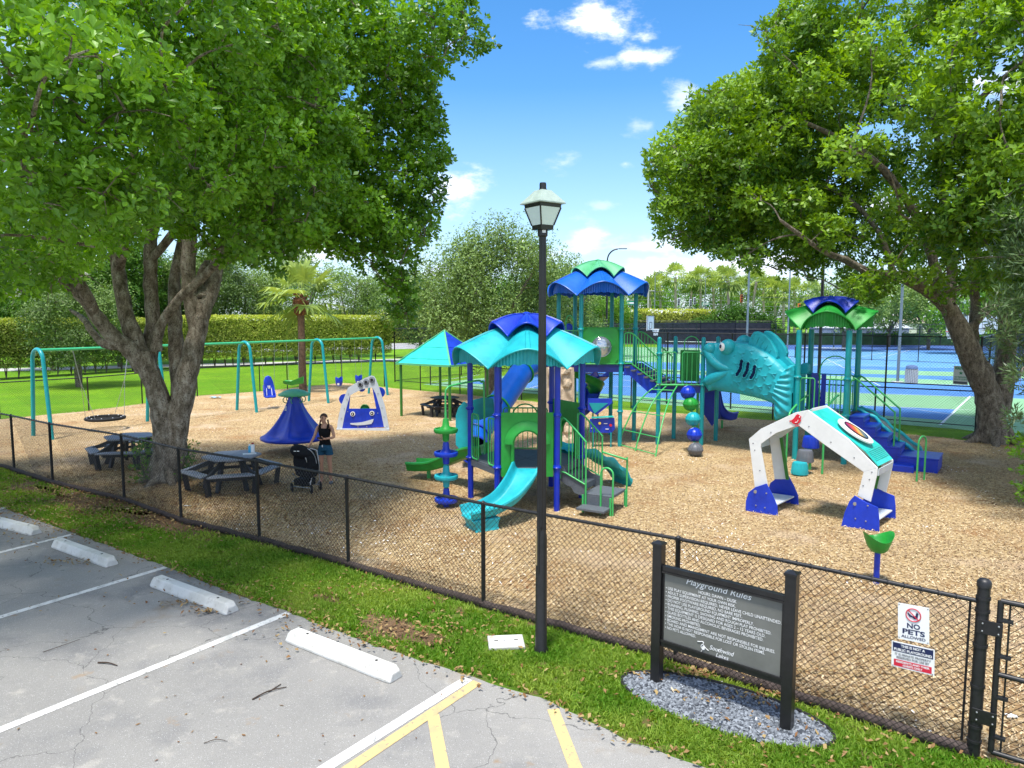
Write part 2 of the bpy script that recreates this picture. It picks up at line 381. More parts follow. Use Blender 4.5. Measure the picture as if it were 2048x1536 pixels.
M['concrete'] = ground_mat('pale concrete', [(.50, .50, .47), (2.0, .4, .7, (.42, .42, .40), 5), (9, .6, .75, (.30, .29, .27), 5), (60, .6, .75, (.58, .58, .55), 2)], .35, 90, .85, .25, .01)
M['stop_white'] = ground_mat('painted concrete', [(.66, .66, .63), (2.2, .48, .7, (.52, .51, .46), 6), (12, .58, .74, (.36, .34, .30), 5), (50, .66, .75, (.5, .48, .44), 3)], .45, 80, .8, .3, .01)
M['paint_white'] = ground_mat('line paint', [(.66, .66, .64), (5, .50, .64, (.48, .48, .46), 7), (22, .58, .66, (.26, .26, .25), 5), (80, .62, .7, (.30, .30, .30), 3)], .4, 150, .8, .3, .006)
M['paint_yellow'] = ground_mat('yellow line paint', [(.62, .46, .20), (6, .46, .62, (.48, .37, .20), 7), (22, .58, .66, (.30, .26, .19), 5), (80, .60, .7, (.34, .28, .18), 3)], .4, 150, .8, .3, .006)
def court_mat(name, c):
    return ground_mat(name, [c, (.3, .4, .65, tuple(x * 1.12 for x in c), 4), (3, .55, .75, tuple(x * .88 for x in c), 4)], .1, 200, .8, .25, .005)
M['c_blue'] = court_mat('court blue', (.07, .20, .47)); M['c_light'] = court_mat('court light blue', (.11, .28, .50))
M['c_green'] = court_mat('court green', (.19, .38, .21)); M['c_dark'] = court_mat('court dark blue', (.05, .11, .30))
M['c_line'] = court_mat('court line', (.62, .68, .72))
M['road'] = ground_mat('far road', [(.30, .30, .31), (.5, .4, .6, (.36, .36, .36), 4)], .2, 50, .9)
def sheet(name, pts, z, m, kind='structure', parent=None, sub=None):
    bm = bmesh.new(); vs = [bm.verts.new((p[0], p[1], z)) for p in pts]; f = bm.faces.new(vs)
    if f.normal.z < 0 or True:
        bmesh.ops.recalc_face_normals(bm, faces=bm.faces)
        bm.normal_update()
        if bm.faces[:][0].normal.z < 0: bmesh.ops.reverse_faces(bm, faces=bm.faces)
    bmesh.ops.triangulate(bm, faces=bm.faces)
    me = bpy.data.meshes.new(name); bm.to_mesh(me); bm.free()
    o = link_mesh(name, me, m, parent)
    if kind: o['kind'] = kind
    return o
def wobble(pts, amp, step=.25, seed=3):
    out = []; r = random.Random(seed)
    for a, b in zip(pts, pts[1:]):
        a = Vector(a[:2]); b = Vector(b[:2]); n = max(1, int((b - a).length / step)); nn = Vector((-(b - a).y, (b - a).x)).normalized()
        for i in range(n): out.append(a + (b - a) * (i / n) + nn * r.uniform(-amp, amp))
    out.append(Vector(pts[-1][:2])); return out
sheet('grass_ground', [(-900, -60), (900, -60), (900, 1500), (-900, 1500)], 0, M['lawn'])
EDGE_PX = [(0, 1014), (60, 1036), (150, 1068), (330, 1134), (450, 1182), (575, 1225), (660, 1258), (750, 1293), (860, 1330), (960, 1360), (1080, 1396), (1200, 1454), (1262, 1486), (1399, 1533)]
edge = [Vector((-60, 42)), Vector((-22, 21))] + [G(*p) for p in EDGE_PX] + [Vector((2.9, 5.0)), Vector((5, 3.0)), Vector((9, 0)), Vector((12, -12))]
edge_w = wobble(edge, .025, .12)
FENCE_PX = [(-160, 925), (29, 943), (106, 968), (249, 1003), (363, 1045), (519, 1083), (697, 1133), (967, 1214), (1351, 1322), (1946, 1513)]
fence = [G(*p) for p in FENCE_PX]; fence[0] = fence[1] + (fence[1] - fence[3]) * 1.2
f_dir = (fence[-1] - fence[-2]).normalized()
gate_end = fence[-1] + f_dir * 1.35; fence_far = gate_end + f_dir * 12
sheet('strip_soil', [(p[0], p[1]) for p in edge_w] + [(13, -12), (fence_far.x, fence_far.y)] + [(p.x, p.y) for p in reversed(fence)] + [(-60, 45)], .004, M['soil'])
sheet('parking_lot', [(p[0], p[1]) for p in edge_w] + [(-60, -12)], .008, M['asphalt'])
BACK_PX = [(0, 839), (146, 825), (264, 811), (395, 792), (520, 783), (649, 770), (684, 766), (790, 777), (920, 789), (1040, 801), (1242, 820), (1450, 834), (1547, 842), (1700, 858), (1850, 872), (1960, 884), (2100, 896)]
back = [G(*p) for p in BACK_PX]; back_l = back[0] + (back[0] - back[3]) * 1.2
mulch_poly = [(fence[0].x - 6, fence[0].y + 2), (fence[0].x, fence[0].y)] + [(p.x, p.y) for p in fence[1:]] + [(fence_far.x, fence_far.y), (32, 24)] + [tuple(p) for p in reversed(wobble(back, .1, .5))] + [(back_l.x, back_l.y)]
sheet('mulch_ground', mulch_poly, .012, M['mulch'])
# court surfaces
def court(name, px, z, m): return sheet(name, [tuple(p)[:2] if not isinstance(p, Vector) else (p.x, p.y) for p in px], z, m)
cn0 = G(845, 769); cn1 = G(1955, 862); cdir = (cn1 - cn0).normalized(); cper = Vector((-cdir.y, cdir.x, 0))
if cper.y < 0: cper = -cper
c_far = cn1 + cdir * 26
def CP(s, t): p = cn0 + cdir * s + cper * t; return (p.x, p.y)
def cinv(p): q = p - cn0; return q.dot(cdir), q.dot(cper)
LEN = (c_far - cn0).length
sheet('court_apron', [CP(0, 0), CP(LEN, 0), CP(LEN, 78), CP(0, 78)], .006, M['c_green'])
sheet('court_surface', [CP(1.0, 2.2), CP(LEN - 1, 2.2), CP(LEN - 1, 76), CP(1.0, 76)], .010, M['c_blue'])
def band(name, pxs, m, z=.014):
    return sheet(name, [(G(*p).x, G(*p).y) for p in pxs], z, m)
band('court_green_strip', [(1480, 779), (1960, 795), (1960, 821), (1480, 801)], M['c_green'])
band('court_green_corner', [(1941, 793), (2150, 803), (2150, 890), (1893, 856), (1878, 852)], M['c_green'], .018)
band('court_green_strip', [(1250, 736), (1960, 763), (1960, 772), (1250, 745)], M['c_green'])
band('court_light_blue', [(1180, 693), (2250, 712), (2250, 742), (1250, 726)], M['c_light'])
band('court_green_strip', [(1230, 694), (1400, 696), (1410, 727), (1240, 722)], M['c_green'], .018)
band('court_green_strip', [(1720, 739), (2060, 748), (2060, 757), (1720, 748)], M['c_green'])
band('court_dark_blue', [(1300, 681), (2250, 684), (2250, 704), (1330, 697)], M['c_dark'])
band('far_lawn', [(1200, 668), (2300, 670), (2300, 682), (1200, 680)], M['lawn'], .02)
def line(name, a, b, w, m, z=.022):
    a = Vector((a.x, a.y, 0)); b = Vector((b.x, b.y, 0)); n = (b - a).normalized(); n = Vector((-n.y, n.x, 0)) * w / 2
    return sheet(name, [a - n, b - n, b + n, a + n], z, m)
for a, b, w in [((1941, 793), (1880, 851), .09), ((1480, 801), (1942, 821), .06), ((1500, 779), (1960, 795), .06), ((1250, 745), (1960, 772), .06), ((1560, 726), (2060, 741), .06), ((1500, 772), (1960, 838), .05),
                ((1640, 712), (1760, 772), .06), ((1800, 700), (1600, 736), .06), ((1860, 690), (1760, 716), .06), ((1330, 697), (2250, 704), .08), ((1240, 722), (1420, 728), .06), ((860, 765), (960, 750), .06), ((1180, 776), (1420, 768), .06),
                ((1010, 790), (1180, 745), .06), ((1240, 760), (1520, 790), .06)]:
    line('court_line', G(*a), G(*b), w, M['c_line'])
# arcs of the basketball key
cc = G(1745, 741)
for r0 in (1.8, 6.0):
    pts = [cc + cdir * r0 * math.cos(q) + cper * r0 * math.sin(q) * 1.0 for q in [PI * k / 24 + PI / 2 for k in range(25)]]
    vs = []; 
    for i, p in enumerate(pts):
        d = (p - cc).normalized(); vs += [p + d * .03, p - d * .03]
    mb = MB(); mb.add([(v.x, v.y, .024) for v in vs], [(2 * i, 2 * i + 1, 2 * i + 3, 2 * i + 2) for i in range(24)]); o = mb.build('court_line', M['c_line']); o['kind'] = 'structure'
# far ground: pavement and road beyond the hedge
sheet('footpath', [(-75, 36), (-75, 39), (-20, 62), (26, 84), (28, 82), (-18, 59)], .016, M['concrete'])
sheet('far_road', [(-200, 62), (-30, 78), (40, 112), (300, 150), (300, 165), (30, 126), (-40, 94), (-200, 80)], .016, M['road'])

# parking lines
def pline(a, b, w, m, name): 
    return line(name, G(*a), G(*b), w, m, .012)
pline((-60, 1121), (150, 1068.5), .10, M['paint_white'], 'parking_line')
pline((-140, 1278), (332, 1135.5), .11, M['paint_white'], 'parking_line')
pline((-200, 1543), (578, 1227), .115, M['paint_white'], 'parking_line')
pline((460, 1658), (936, 1359), .125, M['paint_white'], 'parking_line')
pline((-60, 1040), (12, 1015), .10, M['paint_white'], 'parking_line')
line('parking_line_yellow', G(560, 1632), G(955, 1366), .12, M['paint_yellow'], .0135)
line('parking_line_yellow', G(866, 1432), G(900, 1620), .12, M['paint_yellow'], .0155)
pline((1106, 1420), (1175, 1600), .12, M['paint_yellow'], 'parking_line_yellow')

# wheel stops
def wheel_stop(a, b, label, back_off):
    a = G(*a); b = G(*b); L = (b - a).length; d = (b - a).normalized(); n = Vector((-d.y, d.x, 0)); c = (a + b) / 2 + n * .10
    r = empty('wheel_stop', (c.x, c.y, .008), label, 'wheel stop', 'concrete wheel stops at the parking bays')
    mb = MB(); W = .22; H = .145; k = .06; h = L / 2
    prof = [(-W / 2, 0), (-W / 2, .035), (-W / 2 + .045, H), (W / 2 - .045, H), (W / 2, .035), (W / 2, 0)]
    P0 = Vector((c.x, c.y, .008))
    ring = []
    for (s, inset) in ((-h, 1), (-h + k, 0), (h - k, 0), (h, 1)):
        for (t, z) in prof: ring.append(P0 + d * s + n * (t * (1 - .12 * inset)) + Vector((0, 0, z * (1 - .35 * inset))))
    fs = [(i * 6 + j, i * 6 + (j + 1) % 6, (i + 1) * 6 + (j + 1) % 6, (i + 1) * 6 + j) for i in range(3) for j in range(6)] + [tuple(range(6)), tuple(range(18, 24))]
    mb.add(ring, fs); mb.build('block', M['stop_white'], r, bevel=.012)
    for s in (-.33, .33):
        q = P0 + d * (s * L) + Vector((0, 0, H)); MB().lathe([(0, .004), (.018, .004), (.018, 0)], (q.x, q.y, q.z), 8).build('pin_hole', M['rubber'], r)
    return r
wheel_stop((-25, 1051), (62, 1073), 'grayish concrete wheel stop cut off by the left edge, farthest of the four', 0)
wheel_stop((102, 1096), (212, 1137), 'weathered concrete wheel stop between the two shorter white lines with brown leaves along it', 0)
wheel_stop((299, 1174), (452, 1233), 'white concrete wheel stop with a pile of brown leaves at its near side', 0)
wheel_stop((570, 1285), (780, 1370), 'large white concrete wheel stop nearest the yellow lines, clean all around', 0)

# ---- things lying about, as scattered stuff
def scatter_poly(poly, n, seed=0, dens=None):
    r = np.random.default_rng(seed); P = np.array([(p[0], p[1]) for p in poly]); lo = np.maximum(P.min(0), (-26, 4)); hi = np.minimum(P.max(0), (26, 34)); out = np.zeros((0, 2))
    while len(out) < n:
        q = lo + (hi - lo) * r.random((n * 2, 2)); k = inpoly(q[:, 0], q[:, 1], poly)
        if dens is not None: k &= r.random(len(q)) < dens(q[:, 0], q[:, 1])
        out = np.vstack([out, q[k]])
    return out[:n]
def inview(x, y, m=80):
    P = np.stack([x, y, np.zeros_like(x)], 1); px, py = project(P); return (px > -m) & (px < 2048 + m) & (py < 1536 + m) & (y > 2)
def flakes(name, xy, z, L0, W0, m, kind='stuff', seed=0, tilt=.5, curl=0, tints=None, lift=.01, two=True):
    r = np.random.default_rng(seed); n = len(xy); a = r.random(n) * 2 * PI; ti = (r.random(n) - .5) * tilt * 2; ro = (r.random(n) - .5) * tilt * 2
    L = L0 * (.6 + .8 * r.random(n)); W = W0 * (.6 + .8 * r.random(n))
    ux = np.stack([np.cos(a) * np.cos(ti), np.sin(a) * np.cos(ti), np.sin(ti)], 1); vx = np.stack([-np.sin(a) * np.cos(ro), np.cos(a) * np.cos(ro), np.sin(ro)], 1)
    c = np.stack([xy[:, 0], xy[:, 1], z + lift * r.random(n) + np.abs(np.sin(ti)) * L * .4 + np.abs(np.sin(ro)) * W * .4], 1)
    A = c - ux * (L / 2)[:, None] ; B = c + vx * (W / 2)[:, None] + ux * (L * .12)[:, None]; C = c + ux * (L / 2)[:, None]; E = c - vx * (W / 2)[:, None] - ux * (L * .1)[:, None]
    if curl: B[:, 2] += curl * W; E[:, 2] += curl * W
    V = np.stack([A, B, C, E], 1).reshape(-1, 3); F = np.arange(4 * n).reshape(-1, 4)
    t = np.repeat(r.random(n) if tints is None else tints, 4)
    o = quads_mesh(name, V, F, m, tint=t); o['kind'] = kind; return o
def tintmat(name, cols, rough=.9, spec=.15):
    m = bpy.data.materials.new(name); m.use_nodes = True; nt = m.node_tree; L = nt.links.new
    b = nt.nodes['Principled BSDF']; b.inputs['Roughness'].default_value = rough; b.inputs['Specular IOR Level'].default_value = spec
    at = nd(nt, 'ShaderNodeAttribute'); at.attribute_name = 'tint'; cr = nd(nt, 'ShaderNodeValToRGB'); el = cr.color_ramp.elements
    for i, c in enumerate(cols):
        p = i / (len(cols) - 1); e = el[0] if i == 0 else (el[1] if i == len(cols) - 1 else el.new(p)); e.position = p; e.color = (*c, 1)
    L(at.outputs['Fac'], cr.inputs[0]); L(cr.outputs[0], b.inputs['Base Color']); return m
M['chips'] = tintmat('wood chips', [(.09, .04, .018), (.22, .11, .05), (.45, .285, .13), (.61, .44, .225), (.67, .51, .28), (.76, .61, .38)])
M['litter'] = tintmat('dry leaves', [(.16, .07, .03), (.33, .15, .06), (.42, .22, .10), (.50, .33, .18), (.36, .27, .12)])
M['stones'] = tintmat('blue gray stones', [(.03, .036, .046), (.055, .068, .088), (.085, .105, .135), (.13, .155, .19), (.28, .31, .35)], .75, .2)
M['blade'] = leafmat('grass blades', [(.07, .24, .006), (.13, .38, .010), (.21, .52, .018), (.30, .58, .03), (.45, .54, .10)], .3, .6, .25)
mp_ = [(fence[0].x - 6, fence[0].y + 2)] + [(p.x, p.y) for p in fence] + [(fence_far.x, fence_far.y), (32, 24)] + [(p.x, p.y) for p in reversed(back)]
dens = lambda x, y: inview(x, y) * np.clip((9.0 / np.maximum(y, 5)) ** 1.6, 0, 1)
q = scatter_poly(mp_, 130000, 5, dens)
tn = np.clip(vnoise(q[:, 0], q[:, 1], 1.3, 4) * .35 + rng.random(len(q)) * .75, 0, 1)
flakes('mulch_chips', q, .014, .055, .016, M['chips'], seed=3, tilt=.6, tints=tn, lift=.02)
# sign bed position (used to keep the grass off)
S0 = G(1313, 1366); S1 = G(1573, 1461)
bed_c = G(1452, 1424); bed_d = (S1 - S0).normalized(); bed_n = Vector((-bed_d.y, bed_d.x, 0)); BA, BB = 1.12, .47
_a = G(1248, 1361); _b = G(1664, 1487); bed_c = (_a + _b) / 2; BA = (_b - _a).length / 2; bed_d = (_b - _a).normalized(); bed_n = Vector((-bed_d.y, bed_d.x, 0)); BB = .43; bed_c = bed_c + bed_n * .02
def in_bed(x, y, k=1.0):
    dx = x - bed_c.x; dy = y - bed_c.y; u = dx * bed_d.x + dy * bed_d.y; v = dx * bed_n.x + dy * bed_n.y
    return (u / (BA * k)) ** 2 + (v / (BB * k)) ** 2 < 1
COVER = G(1012, 1288)
strip_poly = [(p[0], p[1]) for p in edge[1:]] + [(fence_far.x, fence_far.y)] + [(p.x, p.y) for p in reversed(fence[1:])] + [(-24, 24)]
efence = fence[1:]
def near_poly(x, y, pts, d):
    m = np.full(len(x), 1e9)
    for a, b in zip(pts, pts[1:]):
        ax, ay, bx, by = a[0], a[1], b[0], b[1]; L2 = (bx - ax) ** 2 + (by - ay) ** 2; t = np.clip(((x - ax) * (bx - ax) + (y - ay) * (by - ay)) / L2, 0, 1)
        m = np.minimum(m, np.hypot(x - ax - t * (bx - ax), y - ay - t * (by - ay)))
    return m
bare_c = G(700, 1238); bare2 = G(160, 1005); bare3 = G(760, 1195)
def gdens(x, y):
    n = vnoise(x, y, .35, 8) * .5 + vnoise(x, y, .12, 9) * .5; d = near_poly(x, y, efence, 0); e = near_poly(x, y, edge[1:-2], 0)
    b1 = np.exp(-(((x - G(800, 1262).x) / .75) ** 2 + ((y - G(800, 1262).y) / .45) ** 2)); b2 = np.exp(-(((x - bare2.x) / 2.6) ** 2 + ((y - bare2.y) / .8) ** 2)); b3 = np.exp(-(((x - G(330, 1040).x) / 2.2) ** 2 + ((y - G(330, 1040).y) / .8) ** 2))
    keep = np.clip((n - .22) * 4, .04, 1) * np.clip(d / .35 - .1, .06, 1) * np.clip(e / .10, .15, 1) * (1 - .88 * b1) * (1 - .93 * b2) * (1 - .9 * b3)
    for (bx, by, ba, bb) in ((800, 1262, .9, .30), (660, 1200, .4, .14), (330, 1048, 1.8, .45), (170, 1004, 2.0, .45), (60, 975, 1.5, .35)):
        c_ = G(bx, by); dx = (x - c_.x) * .8 - (y - c_.y) * .6; dy = (x - c_.x) * .6 + (y - c_.y) * .8; keep *= 1 - .94 * np.exp(-((dx / ba) ** 2 + (dy / bb) ** 2) ** 2 * 1.2)
    keep[in_bed(x, y, 1.03)] = 0
    keep[(np.abs(x - COVER.x) < .28) & (np.abs(y - COVER.y) < .25)] = 0
    return keep * inview(x, y, 40) * np.clip((9 / np.maximum(y, 5)) ** .9, 0, 1)
q = scatter_poly(strip_poly, 110000, 6, gdens)
def blades(name, q, h0, w0, m, seed=1, z=.0):
    r = np.random.default_rng(seed); n = len(q); a = r.random(n) * 2 * PI; h = h0 * (.5 + .9 * r.random(n)); lean = .2 + .9 * r.random(n); la = r.random(n) * 2 * PI
    w = w0 * (.7 + .6 * r.random(n)); b = np.stack([q[:, 0], q[:, 1], np.full(n, z)], 1); s = np.stack([np.cos(a), np.sin(a), 0 * a], 1) * w[:, None] * .5
    ld = np.stack([np.cos(la), np.sin(la), 0 * la], 1); mid = b + ld * (h * lean * .35)[:, None] + np.stack([0 * a, 0 * a, h * .6], 1); tip = b + ld * (h * lean)[:, None] + np.stack([0 * a, 0 * a, h * (1 - .35 * lean)], 1)
    V = np.stack([b - s, b + s, mid + s * .8, tip, mid - s * .8], 1).reshape(-1, 3); F = np.arange(5 * n).reshape(-1, 5)
    t = np.repeat(np.clip(.15 + .6 * vnoise(q[:, 0], q[:, 1], .5, 21) + .35 * (r.random(n) - .5), 0, 1), 5)
    o = quads_mesh(name, V, F, m, tint=t); o['kind'] = 'stuff'; return o
blades('grass_blades', q, .062, .011, M['blade'], 2, .004)
M['bare'] = ground_mat('bare soil', [(.21, .135, .08), (1.4, .4, .62, (.13, .08, .045), 5), (45, .5, .7, (.33, .22, .125), 3), (70, .62, .7, (.07, .04, .02), 2)], .9, 70, .95, .1, .04)
def blob(px, py, a, b, seed, d=None):
    c = G(px, py); rr = random.Random(seed); d = Vector((.80, -.60, 0)) if d is None else d; n = Vector((-d.y, d.x, 0)); pts = []
    for k in range(44):
        t = 2 * PI * k / 44; q = 1 + .28 * math.sin(3 * t + seed) + .16 * math.sin(7 * t + 2 * seed) + rr.uniform(-.10, .10); pts.append(c + d * (a * q * math.cos(t)) + n * (b * q * math.sin(t)))
    o = sheet('bare_soil_patch', pts, .0065, M['bare'])
blob(800, 1262, .85, .26, 1); blob(660, 1200, .35, .12, 2); blob(900, 1300, .25, .12, 3)
blob(330, 1048, 1.7, .42, 4); blob(170, 1004, 1.9, .42, 5); blob(60, 975, 1.4, .3, 6); blob(1650, 1492, .5, .09, 7); blob(1420, 1345, .7, .05, 8)
# dry leaves: along the asphalt edge, under the big tree (thickened to darken the shaded mulch), on the strip, by the wheel stops
e_w = [(p[0], p[1]) for p in edge_w[6:-6]]
ls = []
for i in range(3000):
    k = rng.integers(0, len(e_w) - 1); f = rng.random(); a = e_w[k]; b = e_w[k + 1]; o_ = rng.normal() * .07
    ls.append((a[0] + (b[0] - a[0]) * f + o_ * .5, a[1] + (b[1] - a[1]) * f + o_))
for (px, py, sx, sy, n) in ((395, 1212, .28, .05, 60), (415, 1228, .12, .04, 40), (150, 1128, .35, .07, 60), (335, 1040, 2.6, .8, 1500), (150, 1000, 2.6, .6, 900), (800, 1262, .9, .3, 330), (1600, 1500, .6, .3, 60), (1750, 1490, .5, .3, 60), (1420, 1350, .8, .07, 260), (1560, 1400, .6, .08, 130), (700, 1180, 2, .4, 260), (330, 960, 3.0, 1.8, 6500), (470, 1010, 2.5, 1.0, 2500), (80, 1060, 1.2, .8, 60)):
    c = G(px, py); ls += [(c.x + rng.normal() * sx, c.y + rng.normal() * sy) for _ in range(n)]
q = np.array(ls); q = q[inview(q[:, 0], q[:, 1])]
flakes('fallen_leaves', q, .02, .062, .034, M['litter'], seed=8, tilt=.5, curl=.2, lift=.03)
q = scatter_poly(strip_poly, 550, 12, lambda x, y: inview(x, y) * .9)
flakes('fallen_leaves', q, .03, .05, .025, M['litter'], seed=9, tilt=.5, curl=.2, lift=.04)
q = np.array([(G(x, y).x, G(x, y).y) for x, y in zip(rng.uniform(0, 900, 60), rng.uniform(1110, 1530, 60))])
flakes('asphalt_debris', q, .013, .045, .02, M['litter'], seed=10, tilt=.25, tints=rng.random(60) * .5, lift=.004)
# twigs
def twig(a, b, bend, r, label, fork=False):
    A = G(*a); B = G(*b); Mx = (A + B) / 2; Mx += Vector((-(B - A).y, (B - A).x, 0)).normalized() * bend
    mb = MB(); up = Vector((0, 0, .018)); mb.tube(catmull([A + up, Mx + up * 1.6, B + up], 4), [r, r * .8, r * .5], 5)
    if fork: mb.tube([Mx + up, Mx + Vector((.08, .16, .02))], r * .6, 5)
    o = mb.build('twig', M['twig'], None, smooth=60); tag(o, label, 'twig', 'twigs on the asphalt')
M['twig'] = mat('twig', (.055, .038, .028), .9, .2, .3, 30)
twig((505, 1402), (573, 1377), .03, .009, 'dark twig with a small fork lying in the bay below the largest wheel stop', True)
twig((196, 1328), (235, 1334), .01, .010, 'short thick dark twig on the asphalt in the middle bay')
twig((86, 1307), (160, 1281), -.03, .004, 'thin long twig lying on the asphalt in the middle bay')
twig((408, 1490), (455, 1486), .03, .004, 'thin curved twig nearest the bottom of the parking bay')

# gravel bed with plastic edging
n = 15000; r_ = rng.random(n) ** .5; a_ = rng.random(n) * 2 * PI
q = np.stack([bed_c.x + bed_d.x * BA * r_ * np.cos(a_) + bed_n.x * BB * r_ * np.sin(a_), bed_c.y + bed_d.y * BA * r_ * np.cos(a_) + bed_n.y * BB * r_ * np.sin(a_)], 1)
pts = [(bed_c + bed_d * BA * math.cos(t) + bed_n * BB * math.sin(t)) for t in [2 * PI * k / 60 for k in range(60)]]
sheet('gravel_ground', pts, .010, mat('gravel base', (.06, .066, .078), .9, .3, .5, 60, .6, 90))
def pebbles(name, q, z, s0, m, seed):
    r = np.random.default_rng(seed); n = len(q); s = s0 * (.5 + r.random(n)); a = r.random(n) * 2 * PI
    base = np.array([(1, 0, 0), (0, 1, 0), (-1, 0, 0), (0, -1, 0), (0, 0, .7), ], float); V = np.repeat(base[None], n, 0) * (.7 + .6 * r.random((n, 5, 1))) * s[:, None, None]
    V[:, :, 0] *= 1.3; ca, sa = np.cos(a)[:, None], np.sin(a)[:, None]; X = V[:, :, 0] * ca - V[:, :, 1] * sa; Y = V[:, :, 0] * sa + V[:, :, 1] * ca
    V = np.stack([X + q[:, 0:1], Y + q[:, 1:2], V[:, :, 2] + z + (r.random((n, 1)) * .018) + X * (r.random((n, 1)) - .5) * .8], 2)
    F = np.array([(0, 1, 4), (1, 2, 4), (2, 3, 4), (3, 0, 4)]); F = (F[None] + 5 * np.arange(n)[:, None, None]).reshape(-1, 3)
    t = np.repeat(np.clip(r.random(n) ** 1.2, 0, 1), 5); o = quads_mesh(name, V.reshape(-1, 3), F, m, tint=t); o['kind'] = 'stuff'; return o
pebbles('gravel', q, .014, .016, M['stones'], 4)
ed = [(bed_c + bed_d * (BA + .02) * math.cos(t) + bed_n * (BB + .02) * math.sin(t) + Vector((0, 0, .035))) for t in [PI * k / 30 - .5 for k in range(42)]]
o = MB().tube(ed, .016, 8).build('bed_edging', M['rubber'], None, smooth=60); tag(o, 'black plastic edging tube curving round the gravel bed under the rules sign', 'garden edging')
# utility cover
r = empty('utility_cover', (COVER.x, COVER.y, .0), 'pale rectangular concrete utility cover in the grass beside the lamp post', 'utility cover')
d_ = (G(1040, 1300) - G(975, 1287)); d_.z = 0; an = math.atan2(d_.y, d_.x) + .5
MB().box((COVER.x, COVER.y, .02), (.44, .34, .04), rz=an).build('rim', M['concrete'], r, bevel=.01)
MB().box((COVER.x, COVER.y, .034), (.38, .28, .03), rz=an).build('lid', M['stop_white'], r, bevel=.006)
for s in (-1, 1): MB().box((COVER.x + s * .12 * math.cos(an), COVER.y + s * .12 * math.sin(an), .05), (.05, .018, .004), rz=an).build('slot', M['rubber'], r)
# litter scraps
for (px, py, s, c, lb) in ((1000 / 1, 1, .1, 'white', None),):
    pass
def scrap(px, py, s, m, label, name='paper_scrap', cat='litter'):
    c = G(px, py); mb = MB(); n = 5
    V = []; rr = random.Random(int(px))
    for i in range(n):
        for j in range(n): V.append((c.x + (i / 4 - .5) * s + rr.uniform(-.1, .1) * s, c.y + (j / 4 - .5) * s * .6, .03 + rr.uniform(0, .14) * s))
    mb.add(V, [(i * n + j, i * n + j + 1, (i + 1) * n + j + 1, (i + 1) * n + j) for i in range(n - 1) for j in range(n - 1)])
    o = mb.build(name, m, None, smooth=50); tag(o, label, cat)
scrap(376, 1015, .16, M['white'], 'crumpled white scrap on the mulch in front of the hexagonal table')
scrap(403, 1050, .13, M['white'], 'small white scrap at the foot of the black mesh fence')
scrap(2022, 1438, .10, M['white'], 'white scrap on the mulch behind the gate')
scrap(432, 797, .5, mat('pale blue litter', (.3, .5, .62), .6), 'pale blue plastic scrap on the mulch behind the swing frame', 'plastic_scrap')

# ================================================================ FENCES
def wires(a, b, z0, z1, pitch, r, mb, z0b=None, z1b=None):
    """diagonal wires of a chain link panel between points a and b"""
    a = Vector(a); b = Vector(b); d = b - a; d.z = 0; L = d.length; d.normalize(); n = Vector((-d.y, d.x, 0)); H = z1 - z0
    za = lambda s: (a.z if len(a) > 2 else 0) * (1 - s / L) + b.z * s / L
    k = int((L + H) / pitch)
    for sgn in (1, -1):
        for i in range(k + 1):
            s0 = i * pitch - (H if sgn > 0 else 0); s1 = s0 + H
            t0, t1 = max(s0, 0), min(s1, L)
            if t1 - t0 < .01: continue
            if sgn > 0: h0, h1 = z0 + (t0 - s0), z0 + (t1 - s0)
            else: h0, h1 = z1 - (t0 - s0), z1 - (t1 - s0)
            P = a + d * t0 + n * (r * sgn); Q = a + d * t1 + n * (r * sgn); P.z = h0; Q.z = h1
            t = (Q - P).normalized(); s = t.cross(n); vs = []
            for w in (P, Q):
                for q in range(3): c = math.cos(q * 2.094) * r; e = math.sin(q * 2.094) * r; vs.append(w + n * c + s * e)
            mb.add(vs, [(0, 1, 4, 3), (1, 2, 5, 4), (2, 0, 3, 5)])
